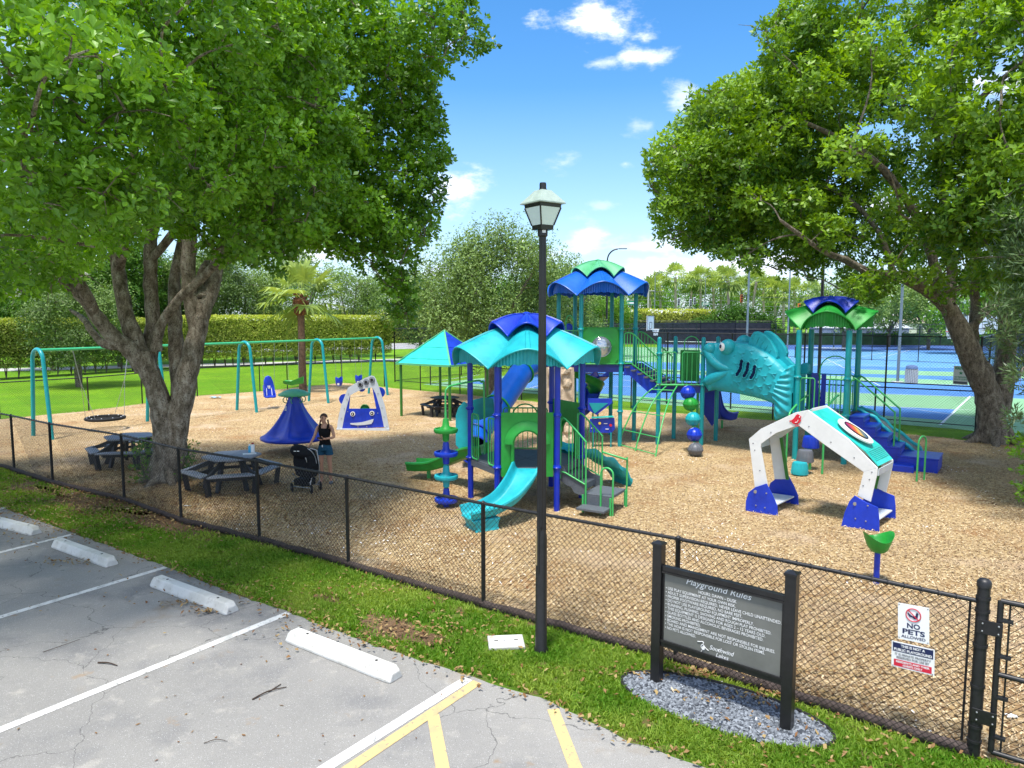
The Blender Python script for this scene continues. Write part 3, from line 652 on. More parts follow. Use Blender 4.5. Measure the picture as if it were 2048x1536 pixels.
def chain_fence(pts, h, label, pitch=.07, wr=.0026, post_r=.03, rail_r=.022, posts=None, group=None, skirt=False, mid=False, ends=(True, True), far=False, bottom=.05, name='chain_link_fence'):
    r = empty(name, (pts[0].x, pts[0].y, 0), label, 'fence', group)
    seg = 8 if not far else 6
    for i, p in enumerate(pts):
        if (i == 0 and not ends[0]) or (i == len(pts) - 1 and not ends[1]): continue
        MB().lathe([(post_r, 0), (post_r, h - .03), (post_r * 1.15, h - .02), (post_r * 1.15, h + .02), (0, h + .045)], (p.x, p.y, 0), seg).build('post', M['fence_black'], r, smooth=50)
    for a, b in zip(pts, pts[1:]):
        mb = MB().tube([(a.x, a.y, h), (b.x, b.y, h)], rail_r, seg)
        mb.build('top_rail', M['fence_black'], r, smooth=50)
        if mid: MB().tube([(a.x, a.y, mid), (b.x, b.y, mid)], rail_r, seg).build('middle_rail', M['fence_black'], r, smooth=50)
        if far: MB().tube([(a.x, a.y, .1), (b.x, b.y, .1)], rail_r * .8, seg).build('bottom_rail', M['fence_black'], r, smooth=50)
        mb = MB(); wires((a.x, a.y, 0), (b.x, b.y, 0), bottom, h, pitch, wr, mb)
        if not far:                       # wire ends knuckled over the rail
            L = (b - a).length; d = (b - a).normalized(); k = int(L / .14)
            for i in range(k):
                c = a + d * (i * .14 + .05); mb.tube([(c.x, c.y, h - .03)] + [(c.x + .0 - d.y * .028 * math.cos(t) + d.x * .05 * (t / PI - .5), c.y + d.x * .028 * math.cos(t) + d.y * .05 * (t / PI - .5), h + .028 * math.sin(t)) for t in (PI, PI * .7, PI * .4, 0)], .0045, 3, cap=False)
        o = mb.build('chain_link', M['fence_black'], r, fix=False); o['kind'] = 'stuff'
        if skirt:
            d = (b - a).normalized(); n = Vector((-d.y, d.x, 0)); L = (b - a).length; N = max(4, int(L / .2)); rr = random.Random(int(L * 100))
            vs = []; prev = 0
            for i in range(N + 1):
                c = a + d * (L * i / N); w = rr.uniform(-.012, .012); 
                for (t, z) in ((-.03 + w, .0), (-.05 + w, .035), (-.035 + w, .075 + w), (-.012, .11 + w)): vs.append((c.x + n.x * t, c.y + n.y * t, z))
            MB().add(vs, [(i * 4 + j, i * 4 + j + 1, (i + 1) * 4 + j + 1, (i + 1) * 4 + j) for i in range(N) for j in range(3)]).build('edging_strip', M['skirt'], r, smooth=80)
            mb = MB(); wires((a.x + n.x * -.07, a.y + n.y * -.07, 0), (b.x + n.x * -.07, b.y + n.y * -.07, 0), .0, .16, .06, wr, mb)
            o = mb.build('folded_mesh', M['fence_black'], r, fix=False); o['kind'] = 'stuff'
    return r
M['skirt'] = mat('plastic edging', (.075, .055, .05), .7, .3, .4, 12, .5, 40)
FH = 1.46
chain_fence(fence, FH, 'long black chain link fence between the grass strip and the mulch playground', skirt=True, pitch=.075, wr=.0030, ends=(True, False), name='front_fence')
# gate post and gate
gp = fence[-1]
r = empty('gate_post', (gp.x, gp.y, 0), 'thick black round gate post with capped top and two hinge brackets', 'gate post')
MB().lathe([(.052, 0), (.052, 1.60), (.058, 1.60), (.058, 1.645), (.04, 1.67), (0, 1.68)], (gp.x, gp.y, 0), 18).build('post', M['fence_black'], r, smooth=50)
for z in (1.5, 1.38, 1.06, .68, .30, .16): MB().lathe([(.054, -.012), (.060, -.012), (.060, .012), (.054, .012)], (gp.x, gp.y, z), 18).build('tension_band', M['fence_black'], r, smooth=50)
MB().beam(gp - f_dir * .095 + Vector((0, 0, .12)), gp - f_dir * .095 + Vector((0, 0, 1.44)), .02, .006).build('tension_bar', M['fence_black'], r)
for z in (1.25, .42):
    c = gp + f_dir * .07; n = Vector((-f_dir.y, f_dir.x, 0))
    h = MB().beam(c - f_dir * .10 + Vector((0, 0, z)) - n * .05, c + f_dir * .09 + Vector((0, 0, z)) - n * .05, .012, .13).build('hinge', M['black'], r, bevel=.004)
    for s in (-.06, .06):
        for u in (-.035, .035): MB().ball(c + f_dir * s + Vector((0, 0, z + u)) - n * .062, .009, n=8, m=5).build('bolt', M['steel'], h)
g0 = gp + f_dir * .13; g1 = gate_end
r = empty('gate', (g0.x, g0.y, 0), 'black chain link swing gate with middle rail at the right edge of the photo', 'gate')
zb, zt = .10, 1.50
MB().tube([(g0.x, g0.y, zb), (g0.x, g0.y, zt)], .026, 10).build('stile', M['fence_black'], r, smooth=50)
MB().tube([(g1.x, g1.y, zb), (g1.x, g1.y, zt)], .026, 10).build('stile', M['fence_black'], r, smooth=50)
for z in (zb, .83, zt): MB().tube([(g0.x, g0.y, z), (g1.x, g1.y, z)], .024, 10).build('rail', M['fence_black'], r, smooth=50)
mb = MB(); wires((g0.x + f_dir.x * .06, g0.y + f_dir.y * .06, 0), (g1.x, g1.y, 0), zb, zt, .075, .003, mb); o = mb.build('chain_link', M['fence_black'], r, fix=False); o['kind'] = 'stuff'
MB().beam(g0 + f_dir * .07 + Vector((0, 0, zb)), g0 + f_dir * .07 + Vector((0, 0, zt)), .016, .006).build('tension_bar', M['fence_black'], r)
for z in (1.33, 1.0, .62, .25): MB().beam(g0 + Vector((0, 0, z)), g0 + f_dir * .10 + Vector((0, 0, z)), .056, .022).build('tension_band', M['fence_black'], r)
chain_fence([g1 + f_dir * .12, g1 + f_dir * 2.6, g1 + f_dir * 5.1], FH, 'short black chain link fence continuing beyond the gate', name='front_fence')
# back fences: left lawn side, then along the court
bl = [G(*p) for p in ((-120, 852), (0, 838), (178, 822), (285, 808), (395, 793), (520, 783), (575, 778), (684, 766))]
chain_fence(bl, 1.42, 'low black chain link fence between the mulch and the back lawn, left of its corner', pitch=.09, wr=.0028, far=False, bottom=.04, name='back_fence')
br = [G(*p) for p in ((684, 766), (769, 773), (841, 781), (920, 788), (1043, 800), (1150, 810), (1262, 817), (1400, 829), (1545, 839), (1748, 854), (1950, 868))]
chain_fence(br, 1.46, 'low black chain link fence running along the near side of the sports court', pitch=.09, wr=.0028, far=False, bottom=.04, name='court_side_fence')
tl = [G(790, 764), ]
t_near = [G(*p) for p in ((790, 764), (855, 768), (1000, 779))]
tn_ = []
A_ = G(790, 764); B_ = G(1953, 858)
for k in range(11): tn_.append(A_ + (B_ - A_) * (k / 10))
chain_fence(tn_, 3.25, 'tall black chain link court fence facing the playground', pitch=.11, wr=.0026, post_r=.035, mid=1.5, far=True, name='tall_court_fence')
away = cper
tl2 = [A_ + away * 6 * k for k in range(0, 8)]
chain_fence(tl2, 3.25, 'tall black chain link fence along the left end of the court', pitch=.14, wr=.0026, post_r=.035, mid=1.5, far=True, name='tall_court_fence')
tr = [B_ + away * 3.4 * k for k in range(0, 10)]
chain_fence(tr, 3.25, 'tall chain link fence at the right end of the court behind the tree trunk', pitch=.14, wr=.003, post_r=.04, mid=1.5, far=True, name='tall_court_fence')
# dividing fence in the court
md = [G(*p) for p in ((1330, 706), (1392, 708), (1550, 714), (1640, 717), (1743, 721), (1836, 725), (1930, 729), (2060, 735))]
chain_fence(md, 3.3, 'tall black chain link fence dividing the basketball court from the tennis courts', pitch=.2, wr=.003, post_r=.04, far=True, name='dividing_fence')
# far fence with windscreen
M['screen'] = mat('windscreen cloth', (.030, .034, .042), .9, .1, .3, 2, .2, 20)
M['screen_green'] = mat('green windscreen cloth', (.030, .075, .035), .9, .1, .3, 2, .2, 20)
fs = [G(*p) for p in ((1000, 688), (1150, 688.5), (1270, 689), (1345, 689.5), (1400, 690), (1470, 690), (1540, 691), (1610, 691), (1700, 691), (1790, 692), (1880, 692), (1980, 693), (2100, 694))]
r = chain_fence(fs, 3.3, 'far court fence hung with dark windscreen cloth', pitch=.35, wr=.004, post_r=.05, rail_r=.04, far=True, mid=2.2, name='windscreen_fence')
for i, (a, b) in enumerate(zip(fs, fs[1:])):
    hi = 3.1 if i < 6 else 1.7
    MB().beam((a.x, a.y + .08, hi / 2 + .05), (b.x, b.y + .08, hi / 2 + .05), .02, hi - .1).build('windscreen', M['screen'] if i < 6 else M['screen_green'], r)

# ================================================================ COURT FURNITURE
def court_pole(base, h, arms, label, r0=.075, m='pole_gray', group='court light poles', curve=True, d=(1, 0)):
    r = empty('light_pole', (base.x, base.y, 0), label, 'light pole', group)
    MB().box((base.x, base.y, .05), (.5, .5, .1)).build('footing', M['concrete'], r, bevel=.02)
    MB().tube([(base.x, base.y, 0), (base.x, base.y, h - .9)], [r0, r0 * .8], 10).build('pole', M[m], r, smooth=60)
    for s in arms:
        q = arc3((base.x + s * d[0] * .8, base.y + s * d[1] * .8, h - .9), (-s * d[0], -s * d[1], 0), (0, 0, 1), .8, 0, PI / 2 * .95, 8)
        if s * s < .3: q = arc3((base.x + s * .8, base.y, h - .9), (-1 if s > 0 else 1, 0, 0), (0, 0, 1), abs(s) * .8, 0, PI / 2 * .95, 8)
        a = MB().tube(q, r0 * .6, 8).build('arm', M[m], r, smooth=60)
        e = q[-1]; MB().box((e.x + s * d[0] * .35, e.y + s * d[1] * .35, e.z + .02), (.62, .22, .07)).build('lamp_head', M['pole_gray'], a, bevel=.02)
    return r
court_pole(G(1795, 766), 11.5, (1,), 'tall gray court light pole standing beside the slatted trash can', .085)
court_pole(G(1492, 738), 9.0, (-1,), 'gray court light pole rising behind the back fin of the fish', .085)
court_pole(G(1574, 716), 9.2, (1, -1), 'gray court light pole with two arms between the palms and the green roof', .075)
court_pole(G(1212, 742), 8.9, (1,), 'dark pole with a curved arm rising directly behind the green capped blue roof', .085, 'black')
court_pole(G(1636, 790), 13.0, (1,), 'tall black light pole standing directly behind the blue capped green roof', .085, 'black')
court_pole(G(1667, 700), 9.3, (1,), 'thin gray light pole just right of the tall black pole', .07)
court_pole(G(1308, 682), 11.0, (1,), 'small far light pole with a curved arm left of the palm row', .07)
court_pole(G(1408, 680), 10.8, (1,), 'small far light pole with a curved arm in the middle of the palm row', .07)
def hoop(base, face, label, rimcol='red', left=1):
    r = empty('basketball_hoop', (base.x, base.y, 0), label, 'basketball hoop', 'basketball hoops on the court')
    f = Vector(face).normalized(); s = Vector((-f.y, f.x, 0))
    MB().tube([(base.x, base.y, 0), (base.x, base.y, 2.9)] + [base + f * .5 * k + Vector((0, 0, 2.9 + .3 * k)) for k in (.5, 1, 2)], .07, 8).build('pole', M['white'] if rimcol == 'red' else M['black'], r, smooth=60)
    bc = base + f * 1.15 + Vector((0, 0, 3.5))
    MB().beam(bc - s * .9, bc + s * .9, .04, 1.05).build('backboard', M['white'], r)
    mb = MB()
    for (u0, v0, u1, v1) in ((-.3, -.4, .3, -.4), (-.3, .05, .3, .05), (-.3, -.4, -.3, .05), (.3, -.4, .3, .05), (-.86, -.5, .86, -.5), (-.86, .5, .86, .5), (-.86, -.5, -.86, .5), (.86, -.5, .86, .5)):
        mb.beam(bc + f * .025 + s * u0 + Vector((0, 0, v0)), bc + f * .025 + s * u1 + Vector((0, 0, v1)), .012, .05, up=(0, 0, 1) if u0 != u1 else (f.x, f.y, 0))
    mb.build('target_lines', M['gray'], r)
    rc = bc + f * .40 - Vector((0, 0, .45)); R = .235
    MB().tube(arc3(rc, (1, 0, 0), (0, 1, 0), R, 0, 2 * PI, 20), .022, 6).build('rim', M[rimcol], r, smooth=60)
    MB().beam(bc + f * .02 - Vector((0, 0, .45)), rc - f * .2, .12, .05).build('rim_bracket', M[rimcol], r)
    mb = MB(); k = 12
    for i in range(k):
        for sg in (1, -1):
            P = []
            for j in range(5):
                t = 2 * PI * (i + sg * j * .5) / k; rr = R * (1 - .12 * j) if j < 4 else R * .58; P.append((rc.x + rr * math.cos(t), rc.y + rr * math.sin(t), rc.z - j * .11))
            mb.tube(P, .011, 3, cap=False)
    mb.build('net', M['signwhite'], r, fix=False)
hb = G(1905, 762); hoop(hb + Vector((1.0, -.2, 0)), (-1, -.12, 0), 'basketball hoop with a red rim and white net beside the right tree trunk')
hoop(G(1268, 742), (.9, -.45, 0), 'far basketball hoop with a white backboard seen between the teal posts', 'signwhite')
hoop(G(1990, 736) , (-1, -.3, 0), 'far basketball backboard half hidden behind the right tree', 'black')
# trash can with slats
tc_ = G(1822, 768)
r = empty('trash_can', (tc_.x, tc_.y, 0), 'round trash can with pale vertical slats on the court by the gray pole', 'trash can')
MB().lathe([(.30, .04), (.31, .9), (.27, .9), (.27, .1)], (tc_.x, tc_.y, 0), 20).build('liner', M['gray'], r, smooth=40)
for k in range(22):
    t = 2 * PI * k / 22; MB().box((tc_.x + .335 * math.cos(t), tc_.y + .335 * math.sin(t), .46), (.02, .065, .84), rz=t).build('slat', M['concrete'], r)
MB().lathe([(.30, .9), (.34, .92), (.30, 1.06), (.2, 1.12), (.17, 1.12), (.17, 1.0)], (tc_.x, tc_.y, 0), 20).build('lid', mat('blue gray lid', (.1, .16, .3), .5), r, smooth=40)
# warning sign hung on the fence
a = PL(1906, 768, B_, cper); b = PL(1936, 770, B_, cper); t_ = PL(1906, 731, B_, cper)
r = empty('warning_sign', (a.x, a.y, a.z), 'green and white WARNING sign hung on the tall court fence left of the right tree', 'sign')
rt = (b - a).normalized(); W = (b - a).length; H = t_.z - a.z; n = -cper; o0 = Vector((a.x, a.y, a.z)) + n * .06
up = Vector((0, 0, 1))
MB().prism([o0, o0 + rt * W, o0 + rt * W + up * H, o0 + up * H], n * .01).build('board', M['signwhite'], r)
grn = mat('green print', (.02, .30, .14), .5)
text('lettering', 'WARNING', H * .16, o0 + rt * W * .08 + up * H * .80 + n * .012, rt, up, grn, r, width=W * .84, bold=.03)
for i, s in enumerate(('NO TRESPASSING', 'PRIVATE COURTS')): text('lettering', s, H * .08, o0 + rt * W * .08 + up * H * (.36 - .12 * i) + n * .012, rt, up, grn, r, width=W * .84, bold=.02)
c = o0 + rt * W * .5 + up * H * .62 + n * .012; MB().prism([c + (rt * math.cos(q) + up * math.sin(q)) * (H * .11 if k % 2 == 0 else H * .045) for k, q in enumerate([PI / 2 + PI * j / 5 for j in range(10)])], n * .003).build('emblem', grn, r)
MB().prism([o0 + n * .012 + rt * W * .05 + up * H * .04, o0 + n * .012 + rt * W * .95 + up * H * .04, o0 + n * .012 + rt * W * .95 + up * H * .17, o0 + n * .012 + rt * W * .05 + up * H * .17], n * .002).build('footer_band', M['gray'], r)
# tennis net far away
for (x0, x1, y) in ((1590, 1720, 716), (1330, 1480, 700)):
    a = G(x0, y); b = G(x1, y + 3); r = empty('tennis_net', (a.x, a.y, 0), 'low tennis net between short posts on the ' + ('near' if y > 705 else 'far') + ' tennis court', 'tennis net', 'tennis nets')
    for p in (a, b): MB().tube([(p.x, p.y, 0), (p.x, p.y, 1.1)], .05, 8).build('net_post', M['black'], r, smooth=60)
    mb = MB()
    for k in range(60): p = a + (b - a) * (k / 59); mb.tube([(p.x, p.y, .05), (p.x, p.y, 1.0)], .006, 3, cap=False)
    for k in range(8): mb.tube([(a.x, a.y, .05 + k * .13), (b.x, b.y, .05 + k * .13)], .006, 3, cap=False)
    o = mb.build('netting', M['black'], r, fix=False); o['kind'] = 'stuff'
    MB().beam((a.x, a.y, 1.02), (b.x, b.y, 1.02), .03, .07).build('net_tape', M['white'], r)

# ================================================================ LAMP POST
lb = G(1082, 1306); Lx, Ly = lb.x, lb.y
r = empty('lamp_post', (Lx, Ly, 0), 'tall black lamp post with a four sided lantern standing in the grass by the fence', 'lamp post')
zt = D(1082, 470, Ly).z
def H_(py): return D(1082, py, Ly).z
prof = []
mb = MB().lathe([(.085, 0), (.085, .06), (.070, .09), (.066, 1.42), (.058, 1.47), (.052, 1.52)], (Lx, Ly, 0), 20); mb.build('base_sleeve', M['black'], r, smooth=40)
mb = MB(); fl = []
k = 16
for zz, rr in ((1.5, .056), (zt, .040)):
    for j in range(k * 2):
        t = 2 * PI * j / (k * 2); q = rr * (1 if j % 2 == 0 else .90); fl.append((Lx + q * math.cos(t), Ly + q * math.sin(t), zz))
mb.add(fl, [(j, (j + 1) % (2 * k), 2 * k + (j + 1) % (2 * k), 2 * k + j) for j in range(2 * k)]); mb.build('fluted_shaft', M['black'], r)
MB().box((Lx - .035, Ly - .062, 1.03 + .25), (.02, .012, .55)).build('inspection_plate', M['black'], r, bevel=.003)
MB().box((Lx - .058, Ly - .0665, 1.30), (.007, .004, .40)).build('worn_strip', mat('worn bare metal', (.55, .42, .2), .6), r)
c0 = H_(470); c1 = H_(461)
MB().lathe([(.046, c0 - .02), (.056, c0 - .01), (.056, c1 + .03), (.05, c1 + .035)], (Lx, Ly, 0), 16).build('collar', M['black'], r, smooth=40)
MB().box((Lx + .012, Ly - .056, (c0 + c1) / 2 + .01), (.038, .004, .03)).build('sticker', M['signwhite'], r)
# lantern body: square, turned so that a corner faces the camera a little right
rzL = rad(35); zb_ = H_(460); ze = H_(408); zr = H_(381)
hb_ = .084; ht = .145; he = .184; hr = .068
R_ = Matrix.Rotation(rzL, 3, 'Z')
def cor(h, z): return [Vector((Lx, Ly, 0)) + R_ @ Vector((sx * h, sy * h, 0)) + Vector((0, 0, z)) for sx, sy in ((-1, -1), (1, -1), (1, 1), (-1, 1))]
B0 = cor(hb_, zb_); B1 = cor(hb_, zb_ + .055); T0 = cor(ht, ze)
hb_ = .084; ht = .145; he = .184; hr = .068
B0 = cor(hb_, zb_); B1 = cor(hb_ * 1.05, zb_ + .05); T0 = cor(ht, ze - .045); T1 = cor(ht * 1.03, ze)
MB().add(B0 + B1, [(3, 2, 1, 0), (4, 5, 6, 7)] + [(i, (i + 1) % 4, 4 + (i + 1) % 4, 4 + i) for i in range(4)]).build('lantern_base', M['black'], r)
MB().add(T0 + T1, [(3, 2, 1, 0), (4, 5, 6, 7)] + [(i, (i + 1) % 4, 4 + (i + 1) % 4, 4 + i) for i in range(4)]).build('lantern_rim', M['black'], r)
for i in range(4): MB().tube([B1[i], T0[i]], .010, 6).build('lantern_bar', M['black'], r)
glass = mat('frosted lantern pane', (.62, .74, .70), .25, .5, .04, 2)
gb = cor(hb_ * 1.02, zb_ + .05); gt = cor(ht * .985, ze - .045)
for i in range(4):
    j = (i + 1) % 4; c = (gb[i] + gb[j] + gt[i] + gt[j]) / 4; nn = (gb[j] - gb[i]).cross(gt[i] - gb[i]).normalized()
    MB().prism([gb[i], gb[j], gt[j], gt[i]], -nn * .004).build('pane', glass, r)
E0 = cor(he, ze - .005); E1 = cor(he, ze + .008); R1 = cor(hr, zr); 
MB().add(E0 + E1 + R1, [(3, 2, 1, 0), (8, 9, 10, 11)] + [(i, (i + 1) % 4, 4 + (i + 1) % 4, 4 + i) for i in range(4)] + [(4 + i, 4 + (i + 1) % 4, 8 + (i + 1) % 4, 8 + i) for i in range(4)]).build('lantern_roof', mat('pale weathered roof metal', (.34, .42, .36), .35, .5, .12, 12), r)
MB().lathe([(.045, zr), (.045, zr + .015), (.038, zr + .02), (.038, zr + .07), (.034, zr + .085), (0, zr + .088)], (Lx, Ly, 0), 14).build('finial_cap', M['black'], r, smooth=40)

# ================================================================ PLAY STRUCTURES
def star_roof(c, R, zv, zr, za, lobes, ph, m, mcap, parent, capd, kb=.05):
    """petal roof: valleys at the corner posts (angle ph + k*step), rounded ridges between them"""
    cx, cy = c
    def surf(Rr, zv_, zr_, za_, name, mm, skirt, nm_parent):
        n = lobes * 20; rings = 9; step = 2 * PI / lobes
        def ed(t):
            u = ((t - ph) / step) % 1.0; a = 1 - abs(2 * u - 1) ** 1.7
            return a
        vs = []; vb = []
        for i in range(rings + 1):
            f = i / rings
            for j in range(n):
                t = ph + 2 * PI * j / n; a = ed(t); ze = zv_ + (zr_ - zv_) * a
                rr = Rr * f * (1 + kb * a * f - .02)
                z = za_ - (za_ - ze) * (f ** 1.12) + .05 * a * math.sin(PI * f) 
                vs.append((cx + rr * math.cos(t), cy + rr * math.sin(t), z)); 
        th = .035
        nV = len(vs); vb = [(x, y, z - th) for (x, y, z) in vs]
        fs = [(i * n + j, i * n + (j + 1) % n, (i + 1) * n + (j + 1) % n, (i + 1) * n + j) for i in range(rings) for j in range(n)]
        fb = [tuple(nV + q for q in reversed(f)) for f in fs]
        rim = [(rings * n + j, rings * n + (j + 1) % n, nV + rings * n + (j + 1) % n, nV + rings * n + j) for j in range(n)]
        o = MB().add(vs + vb, fs + fb + rim).build(name, mm, nm_parent, smooth=38)
        # rolled lip on the edge and seams on the ridges
        lip = [(vs[rings * n + j % n][0], vs[rings * n + j % n][1], vs[rings * n + j % n][2] - .012) for j in range(n + 1)]
        MB().tube(lip, .022, 6, cap=False).build('rolled_lip', mm, o, smooth=60)
        mb = MB()
        for k in range(lobes):
            t = ph + step * (k + .5); q = []
            for i in range(0 if skirt else 1, rings + 1):
                f = i / rings; rr = Rr * f * (1 + kb * f - .02); q.append((cx + rr * math.cos(t), cy + rr * math.sin(t), za_ - (za_ - zr_) * (f ** 1.12) + .05 * math.sin(PI * f) + .008))
            for s in (-.05, .05):
                mb.tube([(x - math.sin(t) * s * (.4 + .6 * i / rings), y + math.cos(t) * s * (.4 + .6 * i / rings), z - .004) for i, (x, y, z) in enumerate(q)], .008, 4, cap=False)
            t2 = ph + step * k
            mb.tube([(cx + Rr * f * .98 * math.cos(t2), cy + Rr * f * .98 * math.sin(t2), za_ - (za_ - zv_) * (f ** 1.12) + .004) for f in (.1, .4, .7, .97)], .008, 4, cap=False)
        mb.build('seam', mm, o, smooth=60)
        if skirt:
            # ribbed fascia hanging inside the arches
            nn = lobes * 44; vs = []; 
            for j in range(nn):
                t = ph + 2 * PI * j / nn; a = ed(t); ze = zv_ + (zr_ - zv_) * a; rr = (Rr * .90) * (1 + kb * a) - (.018 if j % 2 else 0)
                zb = zv_ + .07 * a + (.02 if (j // 3) % 2 else 0)
                zt_ = za_ - (za_ - ze) * (.90 ** 1.12) - .03
                vs += [(cx + rr * math.cos(t), cy + rr * math.sin(t), zt_), (cx + rr * math.cos(t), cy + rr * math.sin(t), min(zb, zt_ - .01))]
            MB().add(vs, [(2 * j, 2 * ((j + 1) % nn), 2 * ((j + 1) % nn) + 1, 2 * j + 1) for j in range(nn)]).build('ribbed_fascia', mm, o)
        return o
    surf(R, zv, zr, za, 'roof', m, True, parent)
    Rc, cv, cr_, ca = capd
    surf(Rc, cv, cr_, ca, 'roof_cap', mcap, False, parent)
    MB().lathe([(.10, ca - .02), (.10, ca + .01), (.03, ca + .04), (0, ca + .04)], (cx, cy, 0), 12).build('finial', mcap, parent, smooth=40)
def post(x, y, z, m, parent, r=.062, rings=(), top=True, ringm=None):
    prof = [(r, 0), (r, z - r)] + ([(r * math.cos(a), z - r + r * math.sin(a)) for a in (.3, .7, 1.1, PI / 2)] if top else [(r, z)])
    p = MB().lathe(prof, (x, y, 0), 16).build('post', m, parent, smooth=50)
    for h in rings:
        MB().lathe([(r, -.045), (r + .014, -.04), (r + .018, -.012), (r + .03, 0), (r + .018, .012), (r + .014, .04), (r, .045)], (x, y, h), 16).build('collar', ringm or m, p, smooth=50)
        MB().ball((x - r - .02, y - .01, h), .022, n=8, m=5).build('bolt', ringm or m, p, smooth=60)
    return p
def railing(a, b, z, h, m, parent, nb=None, r=.017, inset=.1, hoop=False, arch=0):
    """rounded frame with upright bars between two posts"""
    a = Vector((a[0], a[1], 0)); b = Vector((b[0], b[1], 0)); d = (b - a).normalized(); a = a + d * inset; b = b - d * inset; L = (b - a).length
    if nb is None: nb = max(2, int(L / .11))
    c = .05; Z = Vector((0, 0, 1)); mb = MB()
    top = z + h
    P = [a + Z * (z + c), a + Z * (top - c), a + d * c * .4 + Z * (top - c * .3), a + d * c + Z * top, b - d * c + Z * top, b - d * c * .4 + Z * (top - c * .3), b + Z * (top - c), b + Z * (z + c), b - d * c * .4 + Z * (z + c * .3), b - d * c + Z * z, a + d * c + Z * z, a + d * c * .4 + Z * (z + c * .3), a + Z * (z + c)]
    mb.tube(P, r, 7, cap=False)
    for i in range(1, nb): p = a + d * (L * i / nb); mb.tube([p + Z * z, p + Z * top], r * .62, 6)
    o = mb.build('railing', m, parent, smooth=60)
    return o
def hoop_rail(a, b, z, h, m, parent, r=.018):
    """tall inverted U grab hoop"""
    a = Vector((a[0], a[1], 0)); b = Vector((b[0], b[1], 0)); w = (b - a).length / 2; d = (b - a).normalized(); c = (a + b) / 2
    P = [a + Vector((0, 0, z))] + arc3(c + Vector((0, 0, z + h - w)), -d, (0, 0, 1), w, 0, PI, 12) + [b + Vector((0, 0, z))]
    return MB().tube(P, r, 8).build('grab_hoop', m, parent, smooth=60)
def trough(path, w, h, m, name, parent, th=.03, lip=.035, flat=.6, n=6, up=(0, 0, 1)):
    k = 7; prof = []
    # inner from left top to right top, then outer back
    inner = [(-w / 2, h)] + [(-w / 2 * (1 - .0 * q) * 1.0 + (w / 2 * (1 - flat)) * (1 - math.cos(q * PI / 2)), h * (1 - math.sin(q * PI / 2))) for q in (.35, .65, .85, 1)]
    inner = inner + [(-x, y) for x, y in reversed(inner)]
    lipL = [(-w / 2 - th - lip, h - .02), (-w / 2 - th - lip * .8, h + .018), (-w / 2 - th * .5, h + .03)]
    lipR = [(-x, y) for x, y in reversed(lipL)]
    outer = [(w / 2 + th, h - .04)] + [(x + th * .7 * (1 if x > 0 else -1), y - th) for x, y in reversed(inner[1:-1])] + [(-w / 2 - th, h - .04)]
    prof = lipL + inner + lipR + outer
    P = catmull(path, n)
    return MB().sweep(P, prof, up=up).build(name, m, parent, smooth=50)
def unit(a): v = Vector(a); v.normalize(); return v

# ---------------------------------------------------------------- near tower (teal roof)
HX, HY, HR = .31, 15.35, 1.22
def hexv(k): t = 2 * PI * k / 6; return (HX + HR * math.cos(t), HY + HR * math.sin(t))
# D=0 right, F=1 back right, E=2 back left, A=3 left, B=4 front left, C=5 front right
near = empty('play_tower', (HX, HY, 0), 'small front play tower with blue posts, blue capped teal roof and a teal slide', 'play structure')
DZ = .90
for k in range(6):
    x, y = hexv(k); post(x, y, 3.12, M['blue_post'], near, rings=(DZ + .02, 2.0), top=False)
star_roof((HX, HY), 1.58, 2.97, 3.38, 3.90, 6, 0, M['teal'], M['blue'], near, (.80, 3.60, 3.88, 4.05))
# deck of six panels meeting at the centre
for k in range(6):
    a = hexv(k); b = hexv(k + 1); c = (HX, HY); g = .006
    cx_ = (a[0] + b[0] + c[0]) / 3; cy_ = (a[1] + b[1] + c[1]) / 3
    tri = [Vector((cx_ + (p[0] - cx_) * .985, cy_ + (p[1] - cy_) * .985, DZ - .05)) for p in (a, b, c)]
    MB().prism(tri, (0, 0, .05)).build('deck_panel', M['deck'], near, bevel=.004)
    d = unit((b[0] - a[0], b[1] - a[1], 0)); MB().beam((a[0] + d.x * .06, a[1] + d.y * .06, DZ - .09), (b[0] - d.x * .06, b[1] - d.y * .06, DZ - .09), .03, .12).build('deck_edge', M['deck'], near)
def edge_frame(k):
    a = Vector((*hexv(k), 0)); b = Vector((*hexv(k + 1), 0)); d = (b - a).normalized(); n = Vector((d.y, -d.x, 0)); return a, b, d, n, (a + b) / 2
